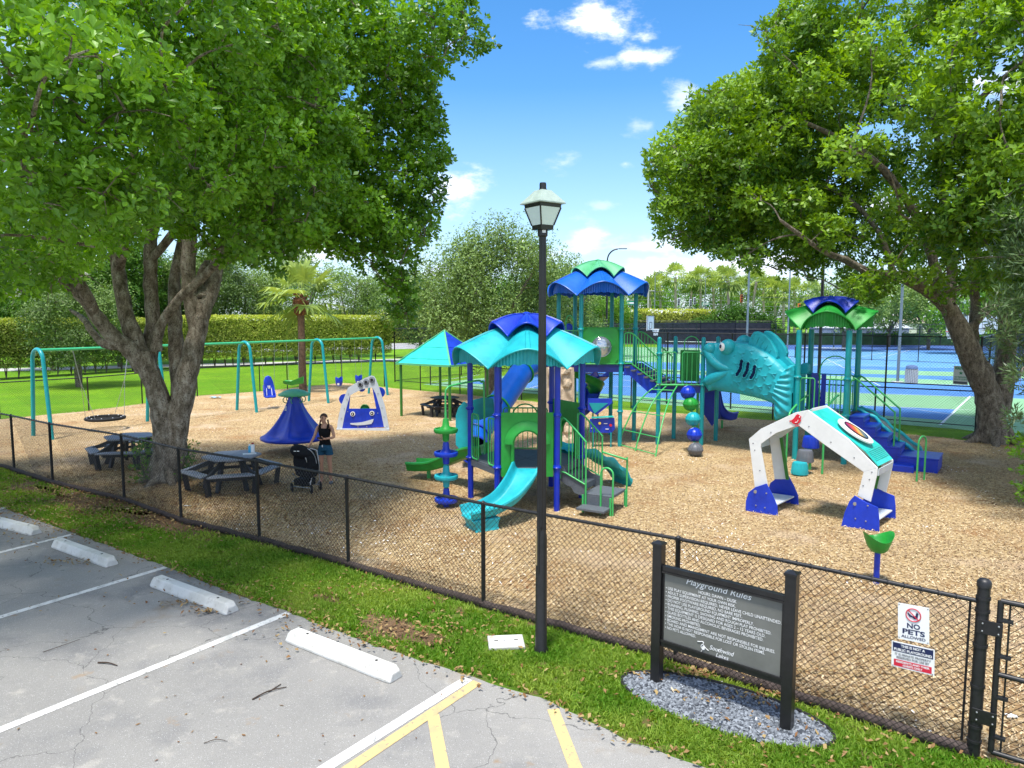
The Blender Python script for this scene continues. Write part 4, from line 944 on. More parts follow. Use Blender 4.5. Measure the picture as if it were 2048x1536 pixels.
# front panel with arched opening (B-C)
def arch_panel(k, m, parent, z0, h, ow=.56, oh=.74, label=None, hood=True, bubble=False):
    a, b, d, n, c = edge_frame(k) if isinstance(k, int) else k
    L = (b - a).length - .16; W = L / 2; Z = Vector((0, 0, 1)); N = 14
    vs = []; o0 = c + Z * z0 + n * .03
    # outer boundary and arched hole boundary, joined as strips
    hole = [(-ow / 2, 0)] + [(-ow / 2 * math.cos(t), oh - ow / 2 + ow / 2 * math.sin(t)) for t in [PI * i / N for i in range(N + 1)]] + [(ow / 2, 0)]
    out = []
    for (x, y) in hole:
        if y <= oh - ow / 2 + 1e-6: out.append((-W if x < 0 else W, y))
        else:
            t = math.atan2(y - (oh - ow / 2), x); q = t; X = math.cos(q); Y = math.sin(q); s = min(W / abs(X) if abs(X) > 1e-6 else 9, (h - (oh - ow / 2)) / Y if Y > 1e-6 else 9); out.append((X * s, oh - ow / 2 + Y * s))
    n_ = len(hole)
    P = lambda x, y, w: o0 + d * x + Z * y + n * w
    vs = [P(x, y, 0) for x, y in hole] + [P(x, y, 0) for x, y in out] + [P(x, y, -.04) for x, y in hole] + [P(x, y, -.04) for x, y in out]
    fs = [(i, i + 1, n_ + i + 1, n_ + i) for i in range(n_ - 1)] + [(2 * n_ + i, 3 * n_ + i, 3 * n_ + i + 1, 2 * n_ + i + 1) for i in range(n_ - 1)]
    fs += [(i, 2 * n_ + i, 2 * n_ + i + 1, i + 1) for i in range(n_ - 1)] + [(n_ + i, n_ + i + 1, 3 * n_ + i + 1, 3 * n_ + i) for i in range(n_ - 1)]
    # corners
    for sx in (-1, 1):
        j = min(range(n_), key=lambda i: (out[i][0] - sx * W) ** 2 + (out[i][1] - h) ** 2); base = len(vs); vs += [P(sx * W, h, 0), P(sx * W, h, -.04)]
        for i in range(n_ - 1):
            p, q = out[i], out[i + 1]
            if (abs(p[0] - sx * W) < 1e-5) != (abs(q[0] - sx * W) < 1e-5) and (abs(p[1] - h) < 1e-5 or abs(q[1] - h) < 1e-5): fs += [(n_ + i, n_ + i + 1, base), (3 * n_ + i, base + 1, 3 * n_ + i + 1)]
    p = MB().add(vs, fs).build('arch_panel', m, parent, smooth=30)
    if label: p['label'] = label
    # raised hood round the opening and rolled rim
    rim = [P(x, y, .03) for x, y in hole]; MB().tube(rim, .04, 8).build('opening_rim', m, p, smooth=60)
    if hood:
        mb = MB(); vs = []; fr = 6
        for i, (x, y) in enumerate(hole[1:-1]):
            t = PI * i / N
            for j in range(fr + 1):
                f = j / fr; rr = ow / 2 + .17 * f; vs.append(P(-rr * math.cos(t), oh - ow / 2 + rr * math.sin(t), .02 + .085 * (1 - f ** 1.5) + .0))
        mb.add(vs, [(i * (fr + 1) + j, i * (fr + 1) + j + 1, (i + 1) * (fr + 1) + j + 1, (i + 1) * (fr + 1) + j) for i in range(N) for j in range(fr)])
        mb.build('hood', m, p, smooth=60)
    return p
arch_panel(4, M['green'], near, DZ - .17, 1.32, ow=.60, oh=.98)
# back right panel (dark side seen from behind) D-F
arch_panel(0, M['green'], near, DZ - .05, 1.25, ow=.62, oh=.80)
# railings on A-B (two narrow ones with an opening), E-F, A-E
a, b, d, n, c = edge_frame(3)
railing(a, a + d * .46, DZ + .02, .98, M['green_metal'], near, 3, inset=.08)
railing(b - d * .46, b, DZ + .02, .98, M['green_metal'], near, 3, inset=.08)
# handhold loop over the disc totem
pt = G(893, 1014); TX, TY = pt.x, pt.y
loop = catmull([(TX, TY, 1.60), (TX, TY, 2.36), (TX + .03, TY + .02, 2.50), (TX + .14, TY + .12, 2.56), (TX + .62, TY + .52, 2.62), (TX + .72, TY + .60, 2.58), (TX + .77, TY + .65, 2.46), (TX + .78, TY + .66, DZ + .1)], 4)
MB().tube(loop, .021, 8).build('overhead_loop', M['green_metal'], near, smooth=60)
a, b, d, n, c = edge_frame(1); railing(a, b, DZ + .02, .95, M['green_metal'], near)
hoop_rail(c - d * .3 + n * .1, c + d * .3 + n * .1, 0, 1.95, M['green_metal'], near)
# disc totem
tot = empty('disc_totem', (TX, TY, 0), 'stack of green, blue and teal balance discs on a post beside the near tower', 'climbing totem')
for i, (z, m) in enumerate(((.17, 'blue'), (.66, 'teal'), (1.15, 'blue'), (1.64, 'green'))):
    mm = M[m]
    dd = MB().lathe([(.10, -.07), (.235, -.055), (.255, -.01), (.245, .03), (.215, .035), (.205, .01), (.10, .005), (.09, -.02)], (TX, TY, z), 28).build('disc', mm, tot, smooth=45)
    MB().lathe([(.135, 0), (.115, .05), (.075, .09), (.062, .21), (.055, .235), (.0, .24)], (TX, TY, z), 20).build('upper_bell', mm, dd, smooth=45)
    MB().lathe([(.03, -.235), (.062, -.23), (.068, -.20), (.075, -.08), (.09, -.055)], (TX, TY, z), 20).build('lower_bell', mm, dd, smooth=45)
    mb = MB()
    for k in range(4): t = PI * k / 2 + .4; mb.beam((TX + .1 * math.cos(t), TY + .1 * math.sin(t), z + .005), (TX + .22 * math.cos(t), TY + .22 * math.sin(t), z + .005), .035, .03)
    mb.build('spoke', mm, dd)
MB().tube([(TX, TY, 0), (TX, TY, 2.0)], .028, 8).build('pole', M['green_metal'], tot, smooth=60)
# teal front slide
a, b, d, n, c = edge_frame(4); e_ = G(957, 1052)
S = [Vector((c.x, c.y, DZ)), Vector((c.x - .03, c.y - .20, DZ - .05)), Vector((c.x - .16, c.y - .50, .66)), Vector((c.x - .40, c.y - .82, .44)), Vector((c.x - .72, c.y - 1.08, .31)), Vector((c.x - 1.02, c.y - 1.24, .27)), Vector((c.x - 1.16, c.y - 1.31, .25))]
sld = trough(S, .50, .15, M['teal'], 'slide', near, flat=.72)
p = Vector((e_.x, e_.y + .12, 0)); foot = [(-.42, 0), (-.40, .08), (-.46, .15), (.40, .19), (.34, .08), (.36, 0)]
ds = (S[-1] - S[-3]); ds.z = 0; ds.normalize(); fc = (S[-2] + S[-3]) / 2; sd_ = Vector((-ds.y, ds.x, 0))
mb = MB(); vs = []
for (z, l0, l1, w) in ((0, -.24, .26, .27), (.06, -.22, .24, .255), (.14, -.22, .26, .26), (.24, -.26, .34, .27)):
    for (l, s) in ((l0, -1), (l1, -1), (l1, 1), (l0, 1)): vs.append(Vector((fc.x, fc.y, 0)) + ds * l + sd_ * s * w + Vector((0, 0, z)))
mb.add(vs, [(i * 4 + j, i * 4 + (j + 1) % 4, (i + 1) * 4 + (j + 1) % 4, (i + 1) * 4 + j) for i in range(3) for j in range(4)] + [(3, 2, 1, 0), (12, 13, 14, 15)])
mb.build('slide_foot', M['teal'], sld, bevel=.02)
# green slide on the left
a, b, d, n, c = edge_frame(2); ge = G(840, 950)
S = [c + Vector((0, 0, DZ)), c + n * .22 + Vector((0, 0, DZ - .04)), Vector((-1.25, 16.55, .62)), Vector((-1.75, 17.0, .34)), Vector((-2.15, 17.25, .25)), Vector((-2.5, 17.4, .23))]
gs = trough(S, .50, .18, M['green'], 'slide', near, flat=.7); gs['label'] = 'green slide leaving the tower on its left'
MB().tube([(-2.05, 17.2, 0), (-2.05, 17.2, .22)], .05, 8).build('slide_leg', M['green_metal'], gs)
# tall teal side shield of the green slide
q = [PL(x, y, Vector((-1.1, 16.0, 0)), Vector((.35, 1, 0)).normalized()) for x, y in ((911, 890), (911, 832), (916, 816), (927, 803), (938, 812), (940, 905), (925, 905))]
MB().prism(q, (.02, .05, 0)).build('side_shield', M['sky_blue'] if 0 else M['teal'], near, bevel=.01)
q = [PL(x, y, Vector((-1.1, 16.6, 0)), Vector((0, 1, 0))) for x, y in ((938, 812), (946, 800), (965, 795), (985, 797), (990, 830), (960, 840), (938, 838))]
MB().prism(q, (.02, .05, 0)).build('side_shield', M['teal_post'], near, bevel=.01)
# teal wavy climber on the right back edge
a, b, d, n, c = edge_frame(0)
S = [c + n * .02 + Vector((0, 0, DZ + .05)), c + n * .35 + Vector((0, 0, .92)), c + n * .8 + Vector((0, 0, .72)), c + n * 1.2 + Vector((0, 0, .50)), c + n * 1.5 + Vector((0, 0, .22)), c + n * 1.62 + Vector((0, 0, .03))]
P = catmull(S, 6); mb = MB(); vs = []; NW = 12
for i, p in enumerate(P):
    for j in range(NW + 1):
        w = (j / NW - .5) * .80; bump = .035 * math.sin(i * .9 + math.sin(j * .8) * 1.5) * math.cos(j * 1.1) + (.12 * (abs(w) / .4) ** 4)
        vs.append(p + d * w + Vector((0, 0, bump + .02)))
nv = len(vs); vs += [v - Vector((0, 0, .09)) for v in vs]; R_n = NW + 1
fs = [(i * R_n + j, i * R_n + j + 1, (i + 1) * R_n + j + 1, (i + 1) * R_n + j) for i in range(len(P) - 1) for j in range(NW)]
fs += [tuple(nv + k for k in reversed(f)) for f in fs]
fs += [(i * R_n, (i + 1) * R_n, nv + (i + 1) * R_n, nv + i * R_n) for i in range(len(P) - 1)] + [(i * R_n + NW, nv + i * R_n + NW, nv + (i + 1) * R_n + NW, (i + 1) * R_n + NW) for i in range(len(P) - 1)]
fs += [((len(P) - 1) * R_n + j, (len(P) - 1) * R_n + j + 1, nv + (len(P) - 1) * R_n + j + 1, nv + (len(P) - 1) * R_n + j) for j in range(NW)]
wc = mb.add(vs, fs).build('wavy_climber', M['teal'], near, smooth=60)
# stairs on the right (edge C-D)
a, b, d, n, c = edge_frame(5)
ST = .74; Z = Vector((0, 0, 1))
steps = [(.02, .72), (.27, .54)]
for (o_, z) in steps: MB().beam(c + n * (o_ + .0) - d * ST / 2 + Z * (z - .03), c + n * (o_) + d * ST / 2 + Z * (z - .03), .27, .05).build('step', M['deck'], near, bevel=.006)
for (o_, z, hh) in ((-.10, .81, .16), (.16, .63, .14), (.42, .47, .12)): MB().beam(c + n * (o_ + .0) - d * ST / 2 + Z * z, c + n * o_ + d * ST / 2 + Z * z, .012, hh).build('riser', M['deck'], near)
for s in (-1, 1):
    q = [(-.12, .92), (-.12, .66), (.12, .52), (.22, .50), (.30, .38), (.52, .33), (.54, .60), (.34, .64), (.10, .80), (.02, .92)]
    MB().prism([c + n * x + d * (s * (ST / 2 + .015)) + Z * z for x, z in q], d * (s * .02)).build('stringer', M['deck'], near)
pc = c + n * .80; PZ = .40
def slab(cc, w, l, z, t, name='platform'):
    q = [cc + d * (sx * w / 2) + n * (sy * l / 2) + Z * (z - t) for sx, sy in ((-1, -1), (1, -1), (1, 1), (-1, 1))]
    return MB().prism(q, (0, 0, t)).build(name, M['deck'], near, bevel=.008)
slab(pc + d * .0, .78, .62, PZ, .06)
q0 = pc - d * .40
MB().beam(q0 - n * .30 + Z * (PZ - .16), q0 + n * .30 + Z * (PZ - .16), .012, .24).build('pierced_riser', M['deck'], near)
slab(pc - d * .58, .34, .60, .18, .05, 'step')
for (s, t) in ((-.42, .30), (-.42, -.30), (.36, .31), (.36, -.31)):
    p = pc + d * s + n * t; MB().tube([p, p + Z * (PZ - .03)], .024, 8).build('platform_leg', M['green_metal'], near, smooth=60)
# stair railings
for s in (-1, 1):
    o0 = c + d * (s * (ST / 2 + .05)); z0 = DZ + 1.0
    A1 = o0 - n * .02; A2 = o0 + n * .10; B1 = o0 + n * .56
    mb = MB(); mb.tube(catmull([A1 + Z * (DZ - .25), A1 + Z * (z0 - .12), A1 + n * .02 + Z * (z0 - .02), A2 + Z * (z0 - .01), B1 - n * .06 + Z * (PZ + 1.12), B1 + Z * (PZ + 1.04), B1 + Z * (PZ + .95), B1 + Z * (0.05)], 4), .020, 8)
    mb.tube([A1 + Z * (DZ - .10), A2 + Z * (DZ - .12), B1 + Z * (PZ + .18)], .017, 8)
    for i in range(1, 6):
        f = i / 6; p = A2 * (1 - f) + B1 * f; mb.tube([p + Z * ((DZ - .12) * (1 - f) + (PZ + .18) * f), p + Z * ((z0 - .01) * (1 - f) + (PZ + 1.08) * f)], .0115, 6)
    mb.build('stair_railing', M['green_metal'], near, smooth=60)
e1 = pc + n * .33
MB().tube(catmull([e1 + d * .40, e1 + d * .40 + Z * .98, e1 + d * .38 + Z * 1.02, e1 + d * .34 + Z * 1.03], 3) + [c + n * .56 + d * .42 + Z * 1.12], .020, 8).build('platform_handrail', M['green_metal'], near, smooth=60)
for (p, q) in ((e1 - d * .42, e1 - d * .42 + n * -.24),):
    MB().tube([p + n * .02 + Z * -.0, p + n * .02 + Z * .85] + arc3((p + q) / 2 + n * .01 + Z * .85, -n * -1, Z, .13, 0, PI, 8) + [q + Z * .85, q], .020, 8).build('grab_hoop', M['green_metal'], near, smooth=60)

# ---------------------------------------------------------------- far play structure
FX, FY = 2.70, 22.6
far = empty('play_structure', (FX, FY, 0), 'large linked play structure with teal posts, fish tunnel and blue and green roofs', 'play structure')
Z2 = 2.52
def hx2(k): t = 2 * PI * k / 6; return (FX + HR * math.cos(t), FY + HR * math.sin(t))
for k in range(6): x, y = hx2(k); post(x, y, 4.78, M['teal_post'], far, rings=(Z2 + .04, 1.1, 3.6), top=False, r=.066)
star_roof((FX, FY), 1.56, 4.62, 5.03, 5.58, 6, 0, M['sky_blue'], M['pale_green'], far, (.82, 5.22, 5.50, 5.74))
MB().prism([Vector((*hx2(k), Z2 - .06)) for k in range(6)], (0, 0, .06)).build('deck', M['deck'], far)
for k in range(6):
    a = Vector((*hx2(k), Z2 - .11)); b = Vector((*hx2(k + 1), Z2 - .11)); MB().beam(a, b, .04, .22).build('deck_edge', M['navy'], far)
def ef2(k):
    a = Vector((*hx2(k), 0)); b = Vector((*hx2(k + 1), 0)); d = (b - a).normalized(); return a, b, d, Vector((d.y, -d.x, 0)), (a + b) / 2
# bubble window panel on the front edge
a, b, d, n, c = ef2(4)
N = 20; L = 1.06; Hh = 1.10; o0 = c + n * .03 + Z * (Z2 + .03); rr = .30; cz = .52
def Pp(x, y, w): return o0 + d * x + Z * y + n * w
vs = []; sq = []
for i in range(N):
    t = 2 * PI * i / N; X, Y = math.cos(t), math.sin(t); s = min(L / 2 / abs(X) if abs(X) > 1e-6 else 9, (Hh / 2) / abs(Y) if abs(Y) > 1e-6 else 9)
    vs += [Pp(X * rr, cz + Y * rr, .05), Pp(X * (rr + .12), cz + Y * (rr + .12), 0), Pp(max(-L / 2, min(L / 2, X * s * 1.0)), max(0, min(Hh, Hh / 2 + Y * s)), 0)]
fs = []
for i in range(N): j = (i + 1) % N; fs += [(3 * i, 3 * j, 3 * j + 1, 3 * i + 1), (3 * i + 1, 3 * j + 1, 3 * j + 2, 3 * i + 2)]
bp_ = MB().add(vs, fs).build('window_panel', M['green'], far, smooth=30)
MB().prism([Pp(-L / 2, 0, -.045), Pp(L / 2, 0, -.045), Pp(L / 2, Hh, -.045), Pp(-L / 2, Hh, -.045)], n * .01).build('back_sheet', M['green'], bp_)
MB().tube([Pp(-L / 2, 0, 0), Pp(L / 2, 0, 0), Pp(L / 2, Hh, 0), Pp(-L / 2, Hh, 0), Pp(-L / 2, 0, 0)], .02, 6).build('panel_edge', M['green'], bp_, smooth=60)
bub = mat('clear bubble window', (.35, .40, .45), .06, .8, .5, 3); bub.node_tree.nodes['Principled BSDF'].inputs['Metallic'].default_value = .6
MB().ball(Pp(0, cz, .03), rr * .98, (1, .45, 1), 20, 12).build('bubble_window', bub, bp_, smooth=70)
MB().tube([Pp(math.cos(t) * rr, cz + math.sin(t) * rr, .05) for t in [2 * PI * i / 24 for i in range(25)]], .018, 6, cap=False).build('window_ring', M['chrome'], bp_, smooth=60)
for k in (1, 2): a, b, d, n, c = ef2(k); railing(a, b, Z2 + .03, 1.0, M['green_metal'], far)
a, b, d, n, c = ef2(3); railing(a, b, Z2 + .03, 1.0, M['green_metal'], far, 5)
hoop_rail(c - d * .2, c + d * .2, Z2, 1.5, M['green_metal'], far)
# blue knob panel left of the window
MB().ball((hx2(3)[0] + .35, FY + .3, Z2 + 1.05), .14, (1, .4, 1.4)).build('knob_panel', M['blue'], far, smooth=60)
# rock climbing wall, left front, from the deck to the ground
a, b, d, n, c = ef2(3)
q0 = G(1094, 888); q1 = G(1147, 888)
P0 = Vector((1.10, 21.75, 0)); dw = Vector((1, -.12, 0)).normalized(); nw = Vector((dw.y, -dw.x, 0)); W = .80; Hr = 2.42; NX, NZ = 22, 50
r_ = np.random.default_rng(5); cen = r_.random((46, 2)) * np.array([W, Hr]); hgt = r_.random(46) * .16
vs = []
for i in range(NZ + 1):
    for j in range(NX + 1):
        x = W * j / NX; z = Hr * i / NZ; dd = np.hypot(cen[:, 0] - x, (cen[:, 1] - z) * .8); k = np.argsort(dd)[:2]; h = hgt[k[0]] * (1 - min(1, dd[k[0]] / .3)) + .03 * math.sin(x * 17 + z * 9) 
        if j in (0, NX) or i in (0, NZ): h = 0
        vs.append(P0 + dw * x + Z * z + nw * (.02 + h) + Vector((0, .25 * z / Hr, 0)))
MB().add(vs, [(i * (NX + 1) + j, i * (NX + 1) + j + 1, (i + 1) * (NX + 1) + j + 1, (i + 1) * (NX + 1) + j) for i in range(NZ) for j in range(NX)]).build('rock_wall', M['rock'], far, smooth=25)
MB().prism([P0 + nw * .0 + Vector((0, 0, 0)), P0 + dw * W, P0 + dw * W + Vector((0, .25, Hr)), P0 + Vector((0, .25, Hr))], -nw * .07).build('wall_back', M['rock'], far)
for s in (0, W): p = P0 + dw * s; MB().beam(p + nw * .03, p + nw * .03 + Vector((0, .25, Hr)), .06, .10).build('wall_edge', M['rock'], far)
# green tunnel panel low beside the rock wall
# tube slide
TS = [Vector((1.55, 22.75, 2.72)), Vector((1.05, 22.6, 2.66)), Vector((.45, 22.0, 2.42)), Vector((.02, 21.1, 1.95)), Vector((-.42, 20.2, 1.42)), Vector((-.85, 19.5, .95)), Vector((-1.05, 18.9, .62)), Vector((-1.0, 18.4, .50))]
P = catmull(TS, 6)
th = .03; mb = MB(); mb.tube(P, .36, 20, cap=False); tsl = mb.build('tube_slide', M['sky_blue'], far, smooth=60); tsl['label'] = 'closed blue tube slide'
MB().tube([p for p in P], .335, 20, cap=False).build('tube_inside', M['navy'], tsl, smooth=60)
for i in (4, 14, 24, 33, len(P) - 1):
    p = P[i]; t = (P[min(i + 1, len(P) - 1)] - P[i - 1]).normalized(); u = t.orthogonal().normalized(); w = t.cross(u)
    MB().tube([p + (u * math.cos(q) + w * math.sin(q)) * .385 for q in [2 * PI * k / 24 for k in range(25)]], .03, 6, cap=False).build('joint_ring', M['green'] if i < 30 else M['blue'], tsl, smooth=60)
for (x, y, z) in ((-.42, 20.2, 1.1), (-.95, 19.1, .3)): MB().tube([(x, y, 0), (x, y, z)], .045, 8).build('support_leg', M['green_metal'], tsl, smooth=60)
# spiral climber: green upper chute and blue lower chute
P = [Vector((2.3 + .55 * math.cos(t), 23.9 + .5 * math.sin(t), 2.4 - .28 * (t - 3.0))) for t in [3.0 + .45 * k for k in range(9)]]
trough(P, .42, .2, M['green'], 'spiral_chute', far, flat=.6, n=3)
P = [Vector((3.15 - .1 * k, 24.2 + .55 * math.sin(.8 * k), 1.95 - .17 * k)) for k in range(9)]
trough(P, .46, .22, M['blue'], 'spiral_chute', far, flat=.6, n=3)
# activity table under the deck
q = lambda px, py: D(px, py, 21.4)
MB().prism([q(1176, 797), q(1224, 797), q(1224, 806), q(1193, 830), q(1176, 820)], (0, .06, 0)).build('slanted_panel', M['blue'], far)
MB().prism([q(1178, 806), q(1216, 806), q(1189, 827)], (0, -.02, 0)).build('panel_inset', M['teal_post'], far)
ap = MB().prism([q(1180, 865), q(1180, 838), q(1229, 836), q(1230, 858), q(1223, 866)], (0, .05, 0)).build('activity_panel', M['blue'], far, bevel=.006)
MB().beam(q(1183, 837) + Vector((0, 0, .03)), q(1227, 835) + Vector((0, 0, .03)), .16, .03).build('counter', M['teal_light'], ap)
for (px, py, m) in ((1199, 846, 'yellow'), (1221, 850, 'red')): MB().lathe([(.0, 0), (.042, 0), (.042, .02), (0, .02)], q(px, py) - Vector((0, .03, 0)), 12, Matrix.Rotation(PI / 2, 3, 'X')).build('button', M[m], ap)
for (px, py, w) in ((1211, 847, .11), (1214, 858, .10), (1184, 856, .06)): MB().box(q(px, py) - Vector((0, .012, 0)), (w, .01, .022)).build('printed_label', M['signwhite'], ap)
for px in (1186, 1222): p = q(px, 865); MB().tube([(p.x, p.y, 0), (p.x, p.y, p.z)], .025, 6).build('table_leg', M['teal_post'], far)
for (x, y) in ((3.0, 24.6), (2.85, 24.8)): MB().tube([(x, y, 0), (x, y, 1.2)], .03, 6).build('support_leg', M['green_metal'], far)

# second deck with four short posts
Z3 = 1.86
pa, pb, pc3, pd = [G(*p) for p in ((1315, 889), (1347, 878), (1402, 891), (1431, 882))]
for p in (pa, pb, pc3, pd): post(p.x, p.y, 3.36, M['teal_post'], far, rings=(Z3 + .03, 2.85), r=.066)
MB().prism([v + Z * (Z3 - .06) for v in (pa, pc3, pd, pb)], (0, 0, .06)).build('deck', M['deck'], far)
for u, v in ((pa, pc3), (pc3, pd), (pd, pb), (pb, pa)): MB().beam(u + Z * (Z3 - .12), v + Z * (Z3 - .12), .04, .2).build('deck_edge', M['navy'], far)
railing(pa, pa + (pc3 - pa) * .45, Z3 + .03, 1.0, M['green_metal'], far, 3, inset=.08)
mid_ = pa + (pc3 - pa) * .5
railing(mid_, pc3, Z3 + .03, 1.0, M['green_metal'], far, 4, inset=.04)
hoop_rail(pb + (pd - pb) * .05 + Vector((.1, -.5, 0)), pb + (pd - pb) * .38 + Vector((.1, -.5, 0)), Z3, 1.5, M['green_metal'], far)
MB().beam(pb + (pd - pb) * .12 + Z * (Z3 + .55), pb + (pd - pb) * .58 + Z * (Z3 + .55), .05, 1.0).build('side_panel', M['green'], far, bevel=.01)
# inclined bridge from the tower to the second deck
a2 = Vector((*hx2(0), 0)); a2f = Vector((*hx2(5), 0))
s0 = a2f + (a2 - a2f) * .5 + Vector((.10, -.05, 0)); 
for k, (u, v) in enumerate(((a2f + Vector((.10, .02, 0)), pa + Vector((-.02, -.02, 0))), (a2 + Vector((.02, .15, 0)), pb + Vector((-.05, .15, 0))))):
    zt0, zt1 = Z2, Z3
    P = [(u, 0, 0), (u, .0, 0)]
    mb = MB(); lt = catmull([u + Z * (Z2 + .95), u + (v - u) * .22 + Z * (Z2 + .95), u + (v - u) * .6 + Z * (Z2 * .45 + Z3 * .55 + .93), v - (v - u) * .04 + Z * (Z3 + .86), v - (v - u) * .02 + Z * (Z3 + .70), v - (v - u) * .02 + Z * (Z3 + .06)], 4)
    mb.tube(lt, .022, 8); lo = [u + Z * (Z2 + .04), u + (v - u) * .2 + Z * (Z2 + .04), v + Z * (Z3 + .06)]; mb.tube(lo, .02, 8); mb.tube([u + Z * (Z2 + .04), u + Z * (Z2 + .95)], .022, 8)
    for i in range(1, 12):
        f = i / 12; p = u + (v - u) * f; zl = (Z2 + .04) if f < .2 else (Z2 + .04) * (1 - (f - .2) / .8) + (Z3 + .06) * (f - .2) / .8
        zh = (Z2 + .95) if f < .22 else Z2 + .95 - (Z2 - Z3 + .09) * min(1, (f - .22) / .74)
        mb.tube([p + Z * zl, p + Z * zh], .012, 6)
    mb.build('bridge_railing', M['green_metal'], far, smooth=60)
    MB().prism([u + Z * (Z2 - .02), u + (v - u) * .2 + Z * (Z2 - .02), v + Z * (Z3), v + Z * (Z3 - .24), v - (v - u) * .25 + Z * (Z3 - .24), u + (v - u) * .15 + Z * (Z2 - .32), u + Z * (Z2 - .32)], (0, .04, 0)).build('bridge_side', M['blue'], far)
for i in range(6):
    f = (i + .5) / 6; u = a2f * (1 - f) + pa * f; v = a2 * (1 - f) + pb * f; zz = Z2 - (Z2 - Z3) * (i + .6) / 6
    MB().beam(u + Z * zz, v + Z * zz, .30, .05).build('bridge_step', M['deck'], far)
# arched ladder climber
fl, fr_ = G(1236, 893), G(1311, 914); tlp = pa + Vector((-.05, -.03, Z3)); trp = pa + (pc3 - pa) * .42 + Vector((0, -.03, Z3))
rails = []
for f in (0, .48, 1):
    B_0 = fl * (1 - f) + fr_ * f; T_0 = tlp * (1 - f) + trp * f
    B_0 = B_0 + Vector((0, 0, 0)); rails.append(catmull([B_0, B_0 * .86 + T_0 * .14 + Z * .25, B_0 * .58 + T_0 * .42 + Z * .42, B_0 * .28 + T_0 * .72 + Z * .28, T_0], 5))
mb = MB()
for R0 in rails: mb.tube(R0, .022, 8)
mb.build('ladder_rail', M['green_metal'], far, smooth=60)
for i in (1, 5, 9, 13, 17, 20): MB().tube([rails[0][i], rails[1][i], rails[2][i]], .016, 7).build('rung', M['green_metal'], far, smooth=60)
MB().tube([tlp + Vector((-.03, -.03, .02)), trp + Vector((.2, -.03, .02))], .03, 8).build('ladder_head', M['green_metal'], far, smooth=60)
# ball climber
bc0 = G(1391, 913)
for (px, py, m) in ((1376, 785, 'blue'), (1381, 808, 'green'), (1386, 838, 'teal'), (1389, 869, 'blue'), (1391, 899, 'gray')):
    c = D(px, py, bc0.y + (.6 - .6 * (py - 785) / 114)); c.z = max(c.z, .2)
    bl_ = MB().ball(c, .205, (1, 1, .92), 20, 12).build('climbing_ball', M[m], far, smooth=70)
    MB().lathe([(.205, -.022), (.222, -.018), (.222, .018), (.205, .022)], c, 20).build('ball_band', M[m], bl_, smooth=40)
    mb = MB()
    for k in range(4): t = PI * k / 4; u = Vector((math.cos(t), math.sin(t), 0)); mb.tube([c + (u * math.cos(q_) + Z * math.sin(q_) * .93) * .208 for q_ in [2 * PI * j / 20 for j in range(21)]], .013, 4, cap=False)
    mb.build('ball_rib', M[m], bl_, smooth=60)
MB().tube([Vector((bc0.x, bc0.y, 0)), D(1386, 838, bc0.y + .35), D(1374, 770, bc0.y + .65)], .04, 8).build('ball_pole', M['green_metal'], far, smooth=60)
# purple-blue slide behind the second deck
S = [pd + Vector((-.35, .1, Z3)), pd + Vector((-.2, .5, Z3 - .05)), Vector((6.75, 24.0, 1.25)), Vector((7.1, 24.7, .62)), Vector((7.55, 25.2, .34)), Vector((7.95, 25.6, .30))]
bs = trough(S, .52, .24, M['blue'], 'slide', far, flat=.7); bs['label'] = 'dark blue slide behind the short posts'
MB().tube([(7.5, 25.1, 0), (7.5, 25.1, .3)], .04, 8).build('slide_leg', M['green_metal'], bs)
q = lambda px, py: D(px, py, 23.4)
MB().prism([q(1402, 778), q(1440, 778), q(1440, 835), q(1424, 852), q(1402, 820)], (0, .05, 0)).build('slide_side_panel', M['blue'], far)
MB().tube([(5.95, 22.6, 0), (5.95, 22.6, 1.7)], .045, 8).build('support_leg', M['green_metal'], far, smooth=60)

# third tower: four posts, green roof with blue cap
pe, pg, pf, ph = [G(*p) for p in ((1589, 919), (1687, 929), (1616, 893), (1712, 900))]
Z4 = 1.30
cx4 = (pe.x + ph.x) / 2; cy4 = (pe.y + ph.y) / 2
ph = pg + Vector((.80, 1.10, 0)); pf = pe + Vector((.80, 1.10, 0)); cx4 = (pe.x + ph.x) / 2; cy4 = (pe.y + ph.y) / 2
RS = (pe - Vector((cx4, cy4, 0))).length; ang = math.atan2(pe.y - cy4, pe.x - cx4) + .06
for p in (pe, pg, pf, ph): post(p.x, p.y, 3.62, M['teal_post'], far, rings=(Z4 + .03, 2.32), top=False, r=.075)
star_roof((cx4, cy4), 0.96, 3.64, 4.14, 4.36, 4, ang, M['green'], M['blue'], far, (.56, 4.10, 4.42, 4.52), .24)
MB().prism([v + Z * (Z4 - .06) for v in (pe, pg, ph, pf)], (0, 0, .06)).build('deck', M['deck'], far)
for u, v in ((pe, pg), (pg, ph), (ph, pf), (pf, pe)): MB().beam(u + Z * (Z4 - .12), v + Z * (Z4 - .12), .04, .2).build('deck_edge', M['navy'], far)
railing(pe, pe + (pg - pe) * .42, Z4 + .05, .95, M['green_metal'], far, 3, inset=.08)
railing(pe + (pg - pe) * .60, pg, Z4 + .05, .95, M['green_metal'], far, 4, inset=.06)
railing(pf, ph, Z4 + .03, 1.0, M['green_metal'], far, 7)
MB().beam(pe + (pg - pe) * .30 + (pf - pe) * .8 + Z * (Z4 + .5), pe + (pg - pe) * .40 + (pf - pe) * .8 + Z * (Z4 + .5), .04, 1.1).build('side_panel', M['blue'], far)
# tall hoop over the opening
hoop_rail(pe + (pg - pe) * .36 + (pf - pe) * .4, pe + (pg - pe) * .98 + (pf - pe) * .4, Z4, 1.6, M['green_metal'], far)
